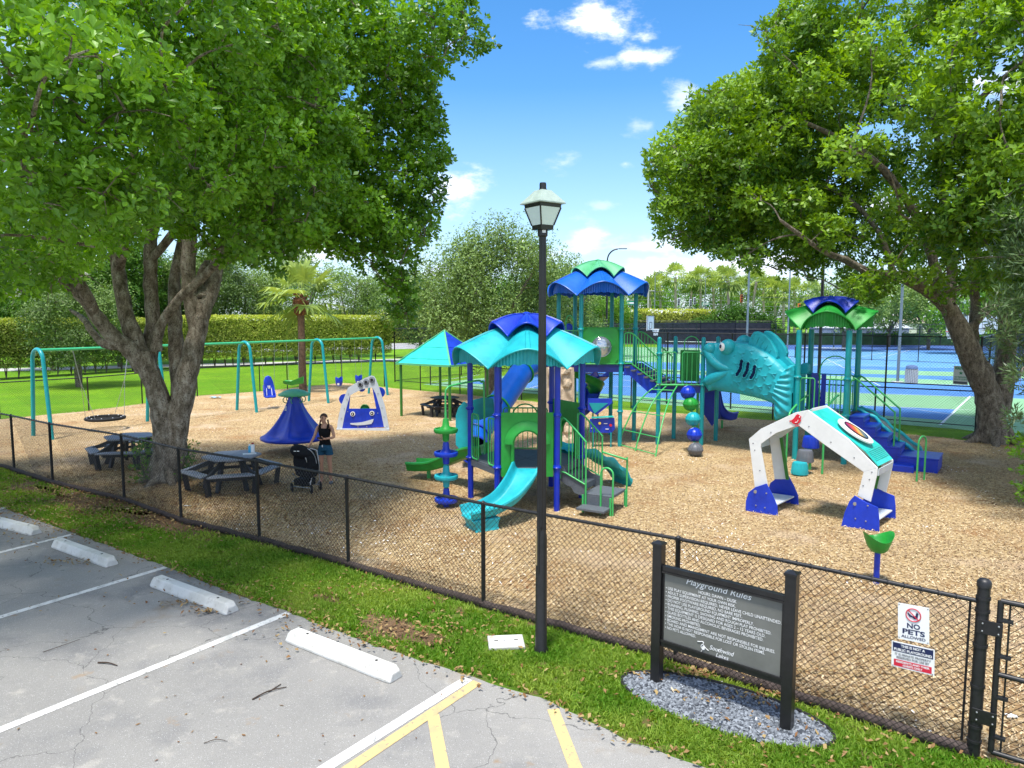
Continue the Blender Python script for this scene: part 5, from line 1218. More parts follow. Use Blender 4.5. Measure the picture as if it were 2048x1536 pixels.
# pierced blue panel
bpn = [PL(x, y, pe + (pf - pe) * .5, Vector((-.3, 1, 0)).normalized()) for x, y in ((1624, 746), (1636, 746), (1645, 815), (1624, 815))]
pp_ = MB().prism(bpn, (0, .04, 0)).build('pierced_panel', M['blue'], far)
for y in range(5): p = PL(1637 + y * 1.2, 764 + y * 9, pe + (pf - pe) * .5, Vector((-.3, 1, 0)).normalized()); MB().box(p - Vector((0, .005, 0)), (.045, .01, .07)).build('slot', M['white'], pp_)
# blue block stairs
n4 = (ph - pe); 
dS = (ph - pg).normalized(); nS = Vector((dS.y, -dS.x, 0))
if nS.x < 0: nS = -nS
c4 = (pg + ph) / 2; W4 = .98
e5 = G(1868, 940)
rise = [(1.30, .0), (1.06, .30), (.82, .60), (.58, .90), (.38, 1.20)]
for i, (z, o_) in enumerate(rise):
    l = .34 if i < 4 else .92; s_ = 0 if i < 4 else .12
    p = c4 + nS * (o_ + .06 + l / 2) + dS * (s_ * 0)
    w = W4 if i < 4 else W4 + .1
    st = MB(); q = []
    zb = max(0, z - .42) if i < 4 else 0
    for (zz, k) in ((zb, 1), (z - .05, 1), (z - .05, .985), (z - .035, .97), (z - .035, 1.01), (z, 1.01)):
        for (u, v) in ((-1, -1), (1, -1), (1, 1), (-1, 1)): q.append(p + dS * (u * w / 2 * k) + nS * (v * l / 2 * (1 if k <= 1 else 1.03)) + Z * zz)
    st.add(q, [(a_ * 4 + j, a_ * 4 + (j + 1) % 4, (a_ + 1) * 4 + (j + 1) % 4, (a_ + 1) * 4 + j) for a_ in range(5) for j in range(4)] + [(3, 2, 1, 0), (20, 21, 22, 23)])
    st.build('stair_block', M['stair_blue'] if 'stair_blue' in M else M['blue'], far, bevel=.012)
    if i < 4:
        mb = MB()
        for k in range(5): pp = p + nS * (l / 2 + .004) + dS * ((k - 2) * .17) + Z * (z - .14); mb.ball(pp, .06, (1.2, .25, .45), 8, 5, Matrix.Rotation(math.atan2(dS.y, dS.x), 3, 'Z'))
        mb.build('molded_relief', M['blue'], far, smooth=60)
p = c4 + nS * 1.35 - dS * (W4 / 2 + .20)
MB().box((p.x, p.y, .09), (.36, .66, .18), rz=math.atan2(nS.y, nS.x) + PI / 2).build('stair_block', M['blue'], far, bevel=.02)
# stair handrails
for s in (-1, 1):
    o0 = c4 + dS * (s * (W4 / 2 - .04)); P = [o0 + nS * .05 + Z * (Z4 + .05), o0 + nS * .05 + Z * (Z4 + .88), o0 + nS * .12 + Z * (Z4 + .98), o0 + nS * .22 + Z * (Z4 + .98), o0 + nS * 1.05 + Z * (Z4 + .26), o0 + nS * 1.14 + Z * (Z4 + .12), o0 + nS * 1.15 + Z * (.60)]
    MB().tube(catmull(P, 4), .022, 8).build('stair_handrail', M['green_metal'], far, smooth=60)
h0 = G(1833, 964); h1 = G(1848, 961)
MB().tube([h0, h0 + Z * .95] + arc3((h0 + h1) / 2 + Z * .95, (h0 - h1).normalized(), Z, (h1 - h0).length / 2, 0, PI, 8) + [h1 + Z * .95, h1], .022, 8).build('grab_hoop', M['green_metal'], far, smooth=60)
# gray and teal rocky chute behind the stairs
M['smoky'] = mat('smoky molded climber', (.13, .17, .19), .4, .5, .25, 4, .3, 12)
P = catmull([c4 + dS * .88 + nS * .0 + Z * 1.25, c4 + dS * .88 + nS * .5 + Z * 1.0, c4 + dS * .88 + nS * 1.0 + Z * .62, c4 + dS * .88 + nS * 1.5 + Z * .22, c4 + dS * .88 + nS * 1.62 + Z * .03], 6)
vs = []; 
for i, p in enumerate(P):
    for j in range(11):
        w = (j / 10 - .5) * .72; vs.append(p + dS * w + Z * (.10 * (abs(w) / .36) ** 3 + .05 * math.sin(i * .8 + j) * math.cos(j * .7 - i * .5) + .05) + nS * .05 * math.sin(j * 1.3 + i * .4))
rk = MB().add(vs + [v - Z * .08 for v in vs], [(i * 11 + j, i * 11 + j + 1, (i + 1) * 11 + j + 1, (i + 1) * 11 + j) for i in range(len(P) - 1) for j in range(10)]).build('rocky_chute', M['smoky'], far, smooth=60)
for j in (0, 10):
    MB().tube([vs[i * 11 + j] for i in range(len(P))], .05, 8).build('chute_lip', M['teal'], rk, smooth=60)
    MB().prism([vs[i * 11 + j] for i in range(0, len(P), 3)] + [vs[i * 11 + j] - Z * .28 if vs[i * 11 + j].z > .3 else Vector((vs[i * 11 + j].x, vs[i * 11 + j].y, .0)) for i in reversed(range(0, len(P), 3))], dS * .02).build('chute_side', M['smoky'], rk)
# stepping pods on posts beside the green roofed tower
for (px, py, zt_, m, lb) in ((1599, 951, .34, 'teal', 0), (1611, 936, .62, 'gray', 0), (1622, 922, .90, 'blue', 0)):
    p = G(px, py) if zt_ < .5 else None
    if p is None:
        p = D(px, {.62: 896, .90: 872}[zt_], {.62: 17.75, .90: 18.2}[zt_]); p = Vector((p.x, p.y, 0))
    pod = MB().lathe([(.20, zt_ - .30), (.205, zt_ - .28), (.175, zt_ - .03), (.165, zt_), (.10, zt_ + .008), (0, zt_ + .008)], (p.x, p.y, 0), 22).build('stepping_pod', M[m], far, smooth=35)
    mb = MB()
    for k in range(14): t = 2 * PI * k / 14; mb.tube([(p.x + .205 * math.cos(t), p.y + .205 * math.sin(t), zt_ - .29), (p.x + .176 * math.cos(t), p.y + .176 * math.sin(t), zt_ - .03)], .008, 4)
    mb.build('pod_flute', M[m], pod)
    if zt_ > .5: MB().tube([(p.x, p.y, 0), (p.x, p.y, zt_ - .28)], .04, 8).build('pod_post', M['green_metal'], pod, smooth=60)
# curved handrails of the pod climb
for (b_, t1, t2, t3) in (((1572, 926), (1577, 840), (1587, 816), (1612, 793)), ((1644, 949), (1650, 840), (1657, 812), (1673, 793))):
    B_1 = G(*b_); Y = B_1.y; P = [B_1, D(*t1, Y), D(*t2, Y + .25), D(*t3, Y + 1.0), D(t3[0] + 4, t3[1] - 2, Y + 1.4)]
    MB().tube(catmull(P, 5), .028, 8).build('climb_handrail', M['green_metal'], far, smooth=60)

# ---------------------------------------------------------------- fish tunnel (part of the far structure)
p0 = Vector((pc3.x - .05, pc3.y - .12, 0)); p1 = Vector((pe.x + .0, pe.y - .10, 0)); fd = (p1 - p0).normalized(); fn = Vector((fd.y, -fd.x, 0))
if fn.y > 0: fn = -fn
fo = p0 + fn * .02
def FZ(x, y): return 1380 + x * .1432, 640 + y * .1432
def FP(x, y):                                   # crop coordinates -> (s, z) on the fish side plane
    P = PL(*FZ(x, y), fo, fn); return ((P - fo).dot(fd), P.z)
def F3(s, z, w): return fo + fd * s + fn * w + Z * z
OUT = [(225, 400), (236, 368), (262, 338), (310, 322), (362, 325), (388, 345), (420, 330), (470, 310), (560, 300), (640, 310), (700, 322), (790, 335), (880, 365), (1000, 425), (1100, 485), (1190, 555), (1270, 625), (1330, 690), (1362, 650), (1400, 632), (1440, 640), (1452, 700), (1448, 800), (1440, 950), (1436, 1100), (1430, 1300), (1400, 1320), (1290, 1365), (1205, 1402), (1188, 1340), (1183, 1260), (1190, 1178), (1100, 1140), (1000, 1105), (900, 1078), (800, 1058), (700, 1035), (600, 1018), (500, 1005), (400, 992), (320, 965), (262, 992), (240, 960), (212, 915), (184, 872), (200, 835), (228, 805), (232, 700), (226, 550)]
outl = [FP(*p) for p in OUT]
def distpoly(X, Y, poly, close=True):
    m = np.full(X.shape, 1e9); bx = np.zeros(X.shape); by = np.zeros(X.shape); n = len(poly)
    for i in range(n if close else n - 1):
        ax, ay = poly[i]; cx, cy = poly[(i + 1) % n]; L2 = (cx - ax) ** 2 + (cy - ay) ** 2 + 1e-12; t = np.clip(((X - ax) * (cx - ax) + (Y - ay) * (cy - ay)) / L2, 0, 1)
        qx = ax + t * (cx - ax); qy = ay + t * (cy - ay); d = np.hypot(X - qx, Y - qy); k = d < m; m = np.where(k, d, m); bx = np.where(k, qx, bx); by = np.where(k, qy, by)
    return m, bx, by
def relief(name, poly, hfun, m, parent, step=.02, w0=0, side=1):
    P = np.array(poly); lo = P.min(0) - step; hi = P.max(0) + step; xs = np.arange(lo[0], hi[0], step); ys = np.arange(lo[1], hi[1], step); X, Y = np.meshgrid(xs, ys, indexing='ij')
    ins = inpoly(X.ravel(), Y.ravel(), poly).reshape(X.shape); d, bx, by = distpoly(X, Y, poly)
    cell = ins[:-1, :-1] | ins[1:, :-1] | ins[:-1, 1:] | ins[1:, 1:]
    sx = np.where(ins, X, bx); sy = np.where(ins, Y, by); dd = np.where(ins, d, 0); H = hfun(sx, sy, dd)
    idx = -np.ones(X.shape, int); used = np.zeros(X.shape, bool)
    for a_, b_ in ((0, 0), (1, 0), (0, 1), (1, 1)): used[a_:a_ + cell.shape[0], b_:b_ + cell.shape[1]] |= cell
    idx[used] = np.arange(used.sum())
    fo_ = np.array(fo); V = fo_[None] + np.outer(sx[used], np.array(fd)) + np.outer((w0 + side * H[used]), np.array(fn)); V[:, 2] += sy[used]
    i, j = np.nonzero(cell); F = np.stack([idx[i, j], idx[i + 1, j], idx[i + 1, j + 1], idx[i, j + 1]], 1)
    if side < 0: F = F[:, ::-1]
    return quads_mesh(name, V, F, m, parent, smooth=True, off=tuple(woff(parent)))
sA = FP(640, 330)[0]
ax_, az_ = FP(700, 700); bx_, bz_ = FP(1330, 1000)
bd = np.array([bx_ - ax_, bz_ - az_]); bd /= np.hypot(*bd); bn = np.array([-bd[1], bd[0]])
tailS = FP(1200, 900)[0]; headS = FP(620, 500)[0]
mouth = [FP(*p) for p in ((225, 520), (250, 540), (400, 690), (480, 715), (640, 692), (440, 725), (340, 745), (225, 800))]
tl_pts = [FP(*p) for p in ((1436, 640), (1340, 700), (1270, 830), (1215, 960), (1192, 1100), (1190, 1400), (1440, 1320))]
def fish_h(x, y, d):
    base = .10 * (1 - np.exp(-d / .07)) + .10 * (1 - np.exp(-d / .35))
    u = (x - ax_) * bd[0] + (y - az_) * bd[1]; v = (x - ax_) * bn[0] + (y - az_) * bn[1]
    # overlapping scales: rows across the body, each scale a rounded tongue towards the tail
    rp = .22; cp = .33; row = np.floor(u / rp); h = np.zeros_like(x); done = np.zeros(x.shape, bool)
    for k in (0, 1, 2):
        rr = row - k; off = (rr % 2) * cp / 2; cc = np.floor((v + off) / cp) * cp - off + cp / 2
        du = (u - rr * rp) / (rp * 1.30); dv = (v - cc) / (cp * .56); q = np.sqrt(du ** 2 + dv ** 2)
        ok = (q < 1) & (du > -.2) & ~done
        h = np.where(ok, .020 * np.clip(q, 0, 1) ** 3 + .012 * np.exp(-((1 - q) / .07) ** 2), h); done |= ok
    itail = inpoly(x.ravel(), y.ravel(), tl_pts).reshape(x.shape)
    dm, _, _ = distpoly(x, y, [FP(*p) for p in ((690, 330), (640, 470), (560, 560), (640, 690), (560, 760), (400, 930))], False)
    body = (x > headS) & ~itail
    sc = np.clip(dm / .10, 0, 1)
    out = base + np.where(body & (d > .05), h * sc, 0)
    ang = np.arctan2(y - FP(1150, 850)[1], x - FP(950, 850)[0]); rib = .022 * np.sin(ang * 34)
    out = np.where(itail, base + .07 + np.clip(rib * np.clip(d / .1, 0, 1), -.03, .03), out)
    imouth = inpoly(x.ravel(), y.ravel(), mouth).reshape(x.shape)
    return np.where(imouth, .02, out)
TH = .80
fish = relief('fish_tunnel', outl, fish_h, M['fish'], far, .015)
fish['label'] = 'teal fish shaped crawl tunnel with open mouth'
relief('fish_far_side', outl, lambda x, y, d: .10 * (1 - np.exp(-d / .07)) + .10 * (1 - np.exp(-d / .35)), M['fish'], fish, .05, -TH, -1)
oo = [(F3(s, z, 0), F3(s, z, -TH)) for s, z in outl]; k = len(oo)
MB().add([v for pr in oo for v in pr], [(2 * i, 2 * ((i + 1) % k), 2 * ((i + 1) % k) + 1, 2 * i + 1) for i in range(k)]).build('fish_shell', M['fish'], fish)
def lipsweep(pts, radii, name):
    P = catmull([F3(*FP(x, y), .13) for x, y in pts], 5); return MB().tube(P, lerpr(radii, len(P)), 12).build(name, M['fish'], fish, smooth=70)
lipsweep([(255, 420), (300, 490), (370, 580), (460, 640), (550, 672), (630, 693)], (.13, .14, .15, .13, .09, .01), 'upper_lip')
lipsweep([(215, 870), (270, 850), (340, 810), (430, 775), (530, 735), (632, 695)], (.04, .13, .15, .14, .085, .01), 'lower_lip')
MB().ball(F3(*FP(300, 400), .08), .19, (1, 1, .95), 18, 12).build('nose', M['fish'], fish, smooth=70)
for w, sg in ((.10, 1), (-TH - .06, -1)):
    c = F3(*FP(555, 375), w); c += Z * (.0 if sg > 0 else .10); ey = MB().ball(c, .235, (1, 1, 1), 22, 14).build('eye_bulge', M['fish'], fish, smooth=70)
    if sg > 0:
        vdir = (Vector((0, 0, CAMH)) - c).normalized(); side_ = (fd * -.42 + fn * .95 + Z * .02).normalized()
        Mx = side_.to_track_quat('Z', 'Y').to_matrix()
        MB().lathe([(0, .256), (.07, .250), (.125, .222), (.118, .205)], c, 20, Mx).build('eye_white', M['signwhite'], ey, smooth=50)
        Mx2 = (side_ + fd * -.12 + Z * .07).normalized().to_track_quat('Z', 'Y').to_matrix()
        MB().lathe([(0, .268), (.045, .263), (.064, .245), (.06, .235)], c, 16, Mx2).build('pupil', M['signnavy'], ey, smooth=50)
# gill slots: dark fills paint the shade of openings, with raised rims
for sl in ([(775, 560), (762, 620), (755, 670), (730, 720), (700, 765)], [(865, 598), (854, 650), (848, 695), (825, 745), (798, 785)], [(958, 638), (946, 685), (940, 730), (918, 775), (893, 808)]):
    P = catmull([F3(*FP(x, y), .205) for x, y in sl], 6); k = len(P); rr = [.058 + .007 * math.sin(i * 1.25) for i in range(k)]
    vs = []; 
    L_ = []; R_s = []
    for i, p in enumerate(P):
        t = (P[min(i + 1, k - 1)] - P[max(i - 1, 0)]).normalized(); s = t.cross(fn).normalized(); L_.append(p + s * rr[i]); R_s.append(p - s * rr[i])
    t0 = (P[0] - P[1]).normalized(); t1 = (P[-1] - P[-2]).normalized()
    ring = L_ + [P[-1] + t1 * .05] + R_s[::-1] + [P[0] + t0 * .05]
    MB().prism([p + fn * .002 for p in ring], fn * .012).build('gill_slot_shade', mat('painted slot shade', (.004, .012, .05), .9, .1), fish)
    MB().tube([p + fn * .01 for p in ring + ring[:1]], .014, 6, cap=False).build('slot_rim', M['fish'], fish, smooth=60)
# fins
def fin(pts, w, name, ribs=()):
    q = [FP(*p) for p in pts]; P = [F3(s, z, w) for s, z in q]
    o = MB().prism(P, fn * -.14).build(name, M['fish'], fish, bevel=.03)
    for rb in ribs: P = catmull([F3(*FP(x, y), w + .005) for x, y in rb], 3); MB().tube(P, lerpr((.012, .026, .012), len(P)), 6).build('fin_rib', M['fish'], o, smooth=60)
    return o
fin([(785, 335), (800, 280), (830, 210), (865, 165), (905, 158), (960, 175), (1030, 215), (1100, 290), (1150, 370), (1185, 450), (1195, 520), (1170, 560), (1080, 500), (960, 430), (860, 380)], -.10, 'dorsal_fin',
    ([(885, 190), (860, 235), (850, 285)], [(945, 235), (915, 285), (905, 335)], [(1000, 290), (975, 330), (960, 370)], [(1060, 350), (1035, 390), (1020, 420)], [(1105, 415), (1085, 445)]))
fin([(950, 175), (990, 150), (1050, 165), (1130, 220), (1210, 310), (1270, 400), (1290, 470), (1275, 520), (1340, 590), (1400, 640), (1340, 700), (1200, 590), (1100, 400)], -.30, 'dorsal_fin')
fin([(1440, 640), (1480, 610), (1530, 605), (1560, 640), (1565, 720), (1545, 760), (1500, 770), (1440, 770)], -.45, 'tail_fin')
fin([(600, 262), (650, 245), (700, 250), (740, 275), (765, 320), (700, 330), (620, 320)], -.72, 'far_cheek')

# ---------------------------------------------------------------- shade shelter with table
cs = Vector((-2.72, 28.55, 0)); La = G(816, 826); Fa = G(914, 840)
def shelter():
    ax = Vector((2.28, -1.5, 0)).normalized(); ay = Vector((1.5, 2.28, 0)).normalized(); h = 1.37; ze, za = 2.12, 3.42; pz = 2.1
    r = empty('shade_shelter', (cs.x, cs.y, 0), 'small shade shelter with a pyramid roof of teal and blue panels on green posts', 'shade shelter')
    C4 = [cs + ax * (sx * h) + ay * (sy * h) + Z * ze for sx, sy in ((-1, -1), (1, -1), (1, 1), (-1, 1))]; ap = cs + Z * za
    for i in range(4):
        a, b = C4[i], C4[(i + 1) % 4]; m = M['teal_light'] if i in (0, 2) else M['blue']; nrm = (b - a).cross(ap - a).normalized(); 
        # face of narrow lapped panels
        rows = 6
        for j in range(rows):
            f0, f1 = j / rows, min((j + 1) / rows, .995); lift = nrm * (.012 if j % 2 else .0)
            q = [a + (ap - a) * f0 + lift, b + (ap - b) * f0 + lift, b + (ap - b) * f1 + lift, a + (ap - a) * f1 + lift]
            MB().prism(q, -nrm * .02).build('roof_panel', m, r)
        MB().tube([a + nrm * .02, ap + nrm * .01], .035, 6).build('hip_rail', M['pale_green'], r, smooth=60)
        MB().beam(a, b, .05, .07).build('eave_beam', M['pale_green'], r)
        MB().lathe([(.055, 0), (.055, ze)], (cs.x + (a.x - cs.x) * .90, cs.y + (a.y - cs.y) * .90, 0), 12).build('post', M['green_dark'], r, smooth=50)
shelter()

# ---------------------------------------------------------------- picnic tables
def hex_table(c, rz, label, mt, R=.66, sc=1.0):
    r = empty('picnic_table', (0, 0, 0), label, 'picnic table', 'hexagonal picnic tables')
    def hp(k, rad_, z): t = 2 * PI * k / 6; return Vector((rad_ * math.cos(t), rad_ * math.sin(t), z))
    # octagon style top in six wedge boards
    for k in range(6):
        a = hp(k, R, .72); b = hp(k + 1, R, .72); g = (a + b) * .004
        a_, b_ = a + (b - a) * .008, b - (b - a) * .008
        q = [Vector((g.x, g.y, .72)) + (a + b) * .005, a_ * .86 + b_ * .0 + a_ * .14, b_]
        MB().prism([Vector((0, 0, .72)) + (a + b) * .006, a_, b_], (0, 0, .045)).build('top_board', mt, r, local=True, bevel=.008)
        # benches
        m0 = hp(k, R + .50, .43); m1 = hp(k + 1, R + .50, .43); i0 = hp(k, R + .20, .43); i1 = hp(k + 1, R + .20, .43)
        if k % 3 == 2: pass
        e = .06; q = [i0 + (i1 - i0) * e, i1 - (i1 - i0) * e, m1 - (m1 - m0) * e * 1.1, m0 + (m1 - m0) * e * 1.1]
        MB().prism(q, (0, 0, .045)).build('bench', mt, r, local=True, bevel=.014)
    for k in range(6):
        u = hp(k, 1, 0); MB().beam(u * .30 + Z * .70, u * (R + .38) + Z * .40, .05, .09).build('bench_arm', M['dark_plastic'], r, local=True)
        MB().beam(u * .42 + Z * .68, u * .62 + Z * .0, .08, .09, up=(u.x, u.y, 0)).build('leg', M['dark_plastic'], r, local=True)
        MB().beam(u * (R + .36) + Z * .40, u * (R + .30), .09, .11, up=(u.x, u.y, 0)).build('bench_leg', M['dark_plastic'], r, local=True)
        v = hp(k + 1, 1, 0); MB().beam(u * .80 + Z * .34, v * .80 + Z * .34, .04, .07).build('stretcher', M['dark_plastic'], r, local=True)
    r.location = (c.x, c.y, .012); r.rotation_euler = (0, 0, rz); r.scale = (sc, sc, 1)
    return r
tA = Vector((G(467, 986).x, G(467, 986).y, 0)); tA = G(466, 975)
tabA = hex_table(tA, rad(20), 'gray hexagonal picnic table with two bottles on it beside the stroller', M['gray_table'])
tB = G(262, 928)
def cp_label(src, loc, rz, lb):
    c = copy_tree(src, loc=loc, rz=rz, label=lb); return c
cp_label(tabA, (tB.x, tB.y, .012), rad(8), 'gray hexagonal picnic table half hidden behind the big tree trunk')
tC = cs + Vector((.0, -.0, 0))
tabC = copy_tree(tabA, loc=(tC.x, tC.y, .012), rz=0, label='black square picnic table in the shade under the pyramid shelter')
for ch in KID.get(tabA.name, []): pass
for o_ in bpy.data.objects:
    if o_.parent == tabC and o_.name.split('.')[0] in ('top_board', 'bench'):
        o_.data = o_.data.copy(); o_.data.materials.clear(); o_.data.materials.append(M['dark_plastic'])
tabC['label'] = 'black picnic table in the shade under the pyramid shelter'; tabC.scale = (.9, .9, .95)
# bottles on the near table
ba = D(499, 911, tA.y + .25)
for (px, m, h, rr, lb) in ((499, mat('sky blue bottle', (.05, .38, .65), .35), .20, .035, 'short blue and white bottle on the near hexagonal table, left of the white one'), (505, M['signwhite'], .24, .045, 'white bottle with a dark red cap on the near hexagonal table')):
    p = D(px + 1, 912, tA.y + .27); r = empty('bottle', (p.x, p.y, .777), lb, 'bottle', 'bottles on the picnic table')
    MB().lathe([(rr * .9, 0), (rr, .01), (rr, h * .72), (rr * .5, h * .86)], (p.x, p.y, .777), 14).build('bottle_body', m, r, smooth=50)
    MB().lathe([(rr * .62, h * .84), (rr * .62, h), (0, h)], (p.x, p.y, .777), 12).build('cap', mat('dark red cap', (.30, .03, .03), .5) if px == 505 else M['signwhite'], r, smooth=50)
pp = Vector((tA.x + .38, tA.y + .10, .783)); o = MB().box(pp, (.30, .16, .012), rz=.4).build('folded_paper', M['white'], None, bevel=.003); tag(o, 'folded white paper lying on the near hexagonal table', 'paper')

# ---------------------------------------------------------------- spinner (blue cone seat)
sp = G(592, 906)
r = empty('spinner', (sp.x, sp.y, 0), 'large shiny blue cone shaped spinning seat with a pale green canopy dish', 'playground spinner')
RSp = .97; n = 72; prof = []
zr_ = .42; rings = 16; vs = []
for i in range(rings + 1):
    f = i / rings; rr = .16 + (RSp - .16) * f ** 1.9 if f < 1 else RSp
    z = 1.70 - (1.70 - zr_ - .12) * (1 - (1 - f) ** 1.15) 
    for j in range(n):
        t = 2 * PI * j / n; seat = .5 + .5 * math.cos(t * 6); dz = -.13 * seat * math.exp(-((f - .80) / .16) ** 2); rrr = rr * (1 + .0 * seat) - .05 * (1 - seat) * math.exp(-((f - .45) / .25) ** 2) * 0 + .085 * (1 - seat) ** 3 * math.sin(PI * f)
        vs.append((sp.x + rrr * math.cos(t), sp.y + rrr * math.sin(t), z + dz))
for (rr, z) in ((RSp + .015, zr_ + .08), (RSp + .01, zr_ + .03), (RSp - .05, zr_), (.12, zr_ + .02)):
    for j in range(n): t = 2 * PI * j / n; vs.append((sp.x + rr * math.cos(t), sp.y + rr * math.sin(t), z))
MB().add(vs, [(i * n + j, i * n + (j + 1) % n, (i + 1) * n + (j + 1) % n, (i + 1) * n + j) for i in range(rings + 4) for j in range(n)]).build('seat_cone', M['blue'], r, smooth=60)
MB().lathe([(.07, 0), (.07, zr_ + .05)], (sp.x, sp.y, 0), 14).build('pivot_post', M['black'], r, smooth=50)
MB().lathe([(.0, 1.80), (.14, 1.79), (.36, 1.735), (.44, 1.70), (.455, 1.72), (.44, 1.75), (.30, 1.83), (.12, 1.88), (0, 1.89)], (sp.x, sp.y, 0), 30).build('canopy_dish', M['pale_green'], r, smooth=50)
for k in range(6): t = PI / 3 * k + PI / 6; c = Vector((sp.x + .24 * math.cos(t), sp.y + .24 * math.sin(t), 1.58)); MB().tube(arc3(c, (math.cos(t), math.sin(t), 0), (0, 0, 1), .085, 0, 2 * PI, 14), .014, 6).build('hand_ring', M['pale_green'], r, smooth=60)
for k in range(4): MB().box((sp.x - .17 + .0, sp.y - .285 - k * .008, 1.41 - k * .035), (.055, .008, .022)).build('sticker', M['signwhite'], r)
for k in range(6): t = PI / 3 * k; MB().tube([(sp.x + .2 * math.cos(t), sp.y + .2 * math.sin(t), 1.80), (sp.x + .46 * math.cos(t), sp.y + .46 * math.sin(t), 1.735)], .02, 6).build('canopy_rib', M['pale_green'], r, smooth=60)

# ---------------------------------------------------------------- car front play panel
def carpanel():
    s_ = .0911; ox, oy = 660, 740
    base = G(728, 861); nn = Vector((.10, 1, 0)).normalized()
    def P(x, y): return PL(ox + x * s_, oy + y * s_, base, nn)
    r = empty('toy_car', (base.x, base.y, 0), 'toy car front with a smiling blue face and three round gray lights', 'toy car')
    fr = -nn
    left = [(150, 1300), (160, 1220), (250, 760), (330, 520), (395, 390), (470, 440), (440, 560), (380, 760), (265, 1285)]
    top = [(395, 390), (560, 290), (780, 170), (890, 125), (960, 135), (990, 190), (1080, 400), (920, 385), (780, 405), (600, 465), (440, 560), (470, 440)]
    top = [(395, 390), (560, 290), (780, 170), (890, 125), (960, 135), (1000, 200), (1080, 400), (990, 420), (930, 385), (850, 392), (700, 425), (560, 490), (440, 560), (400, 545), (345, 520)]
    right = [(1080, 400), (1200, 800), (1285, 1220), (1295, 1290), (1185, 1255), (1110, 880), (1000, 520), (930, 385), (990, 420)]
    left = [(150, 1300), (175, 1100), (250, 760), (345, 520), (400, 545), (440, 560), (380, 760), (320, 1000), (265, 1290)]
    for nm, q in (('left_frame', left), ('top_frame', top), ('right_frame', right)): MB().prism([P(*p) for p in q], nn * .04).build('frame_board', M['gray_panel'], r)
    blue = [(440, 560), (420, 850), (1010, 850), (925, 385), (1000, 520), (1110, 880), (1185, 1255), (265, 1290), (320, 1000), (380, 760)]
    face = [(415, 850), (1012, 850), (1110, 880), (1185, 1255), (265, 1290), (320, 1000), (360, 830)]
    MB().prism([P(*p) + fr * -.01 for p in face], nn * .03).build('face_board', M['blue'], r)
    MB().prism([P(*p) + fr * -.01 for p in ((440, 550), (360, 830), (415, 850), (432, 620))], nn * .03).build('window_edge', M['blue'], r)
    MB().prism([P(*p) + fr * -.01 for p in ((925, 383), (1012, 850), (1110, 880), (1000, 520))], nn * .03).build('window_edge', M['blue'], r)
    up = Z; rt = nn.cross(Z) * -1; rt = Vector((nn.y, -nn.x, 0))
    def disc(x, y, rr, m, off, name, parent=r):
        c = P(x, y) + fr * off; return MB().prism([c + (rt * math.cos(t) + Z * math.sin(t)) * rr for t in [2 * PI * k / 20 for k in range(20)]], fr * .012).build(name, m, parent)
    k = s_ / FPX * base.y
    for x, y in ((500, 965), (922, 950)):
        e = disc(x, y, 55 * k, M['signwhite'], .0, 'eye'); disc(x, y, 36 * k, M['rubber'], .013, 'pupil', e); disc(x, y, 13 * k, M['signwhite'], .026, 'glint', e)
    for x, y in ((668, 315), (795, 262), (922, 215)):
        e = disc(x, y, 64 * k, M['gray'], .002, 'round_light'); disc(x, y, 50 * k, M['gray_panel'], .015, 'light_ring', e); disc(x, y, 42 * k, M['gray'], .028, 'light_ring', e); disc(x, y, 26 * k, M['rubber'], .04, 'light_core', e)
    smile = [(445, 1165), (560, 1160), (700, 1145), (830, 1110), (960, 1072), (945, 1130), (910, 1182), (760, 1205), (600, 1215), (455, 1195)]
    MB().prism([P(*p) + fr * .002 for p in smile], fr * .012).build('mouth', M['gray_panel'], r)
    for x, y in ((405, 525), (375, 640), (315, 850), (255, 1060), (200, 1275), (710, 395), (970, 295), (1055, 515), (1145, 830), (1190, 1030), (1250, 1240), (615, 1248), (810, 1240), (390, 915), (1050, 945)): disc(x, y, 11 * k, M['steel'], .002, 'bolt')
    # second panel behind it with blue discs, a wheel and a green steering wheel
    q = P(700, 870) + nn * .35; MB().tube(arc3(q - Z * .02, rt, Z, .15, 0, 2 * PI, 20), .025, 6).build('steering_wheel', M['green_dark'], r, smooth=60)
    MB().prism([q + (rt * math.cos(t) + Z * math.sin(t)) * .13 for t in [2 * PI * j / 16 for j in range(16)]], nn * .02).build('wheel_disc', M['green'], r)
    for x, y, rr, o_ in ((300, 650, .19, .06), (1085, 495, .18, .06), (680, 400, .13, .06)):
        c = P(x, y) + nn * o_; c = Vector((c.x, c.y, c.z - .0)); MB().prism([c + (rt * math.cos(t) + Z * math.sin(t)) * rr for t in [2 * PI * j / 20 for j in range(20)]], nn * .03).build('side_disc', M['blue'], r)
    a = P(400, 1000) + nn * 1.0; b = P(1000, 1000) + nn * 1.0
    MB().prism([a - Z * .55, b - Z * .55, b - Z * .1, a - Z * .1], nn * .04).build('rear_board', M['blue'], r)
    c = P(150, 1120) + nn * .5; Mw = Matrix.Rotation(PI / 2, 3, 'Y')
    MB().lathe([(.0, -.04), (.10, -.04), (.27, -.05), (.30, -.02), (.30, .02), (.27, .05), (0, .05)], c, 22, Mw).build('toy_wheel', M['gray'], r, smooth=40)
    MB().beam(P(150, 1290) - Z * .04, P(1300, 1290) - Z * .04, .10, .10).build('ground_sill', M['gray_panel'], r)
carpanel()

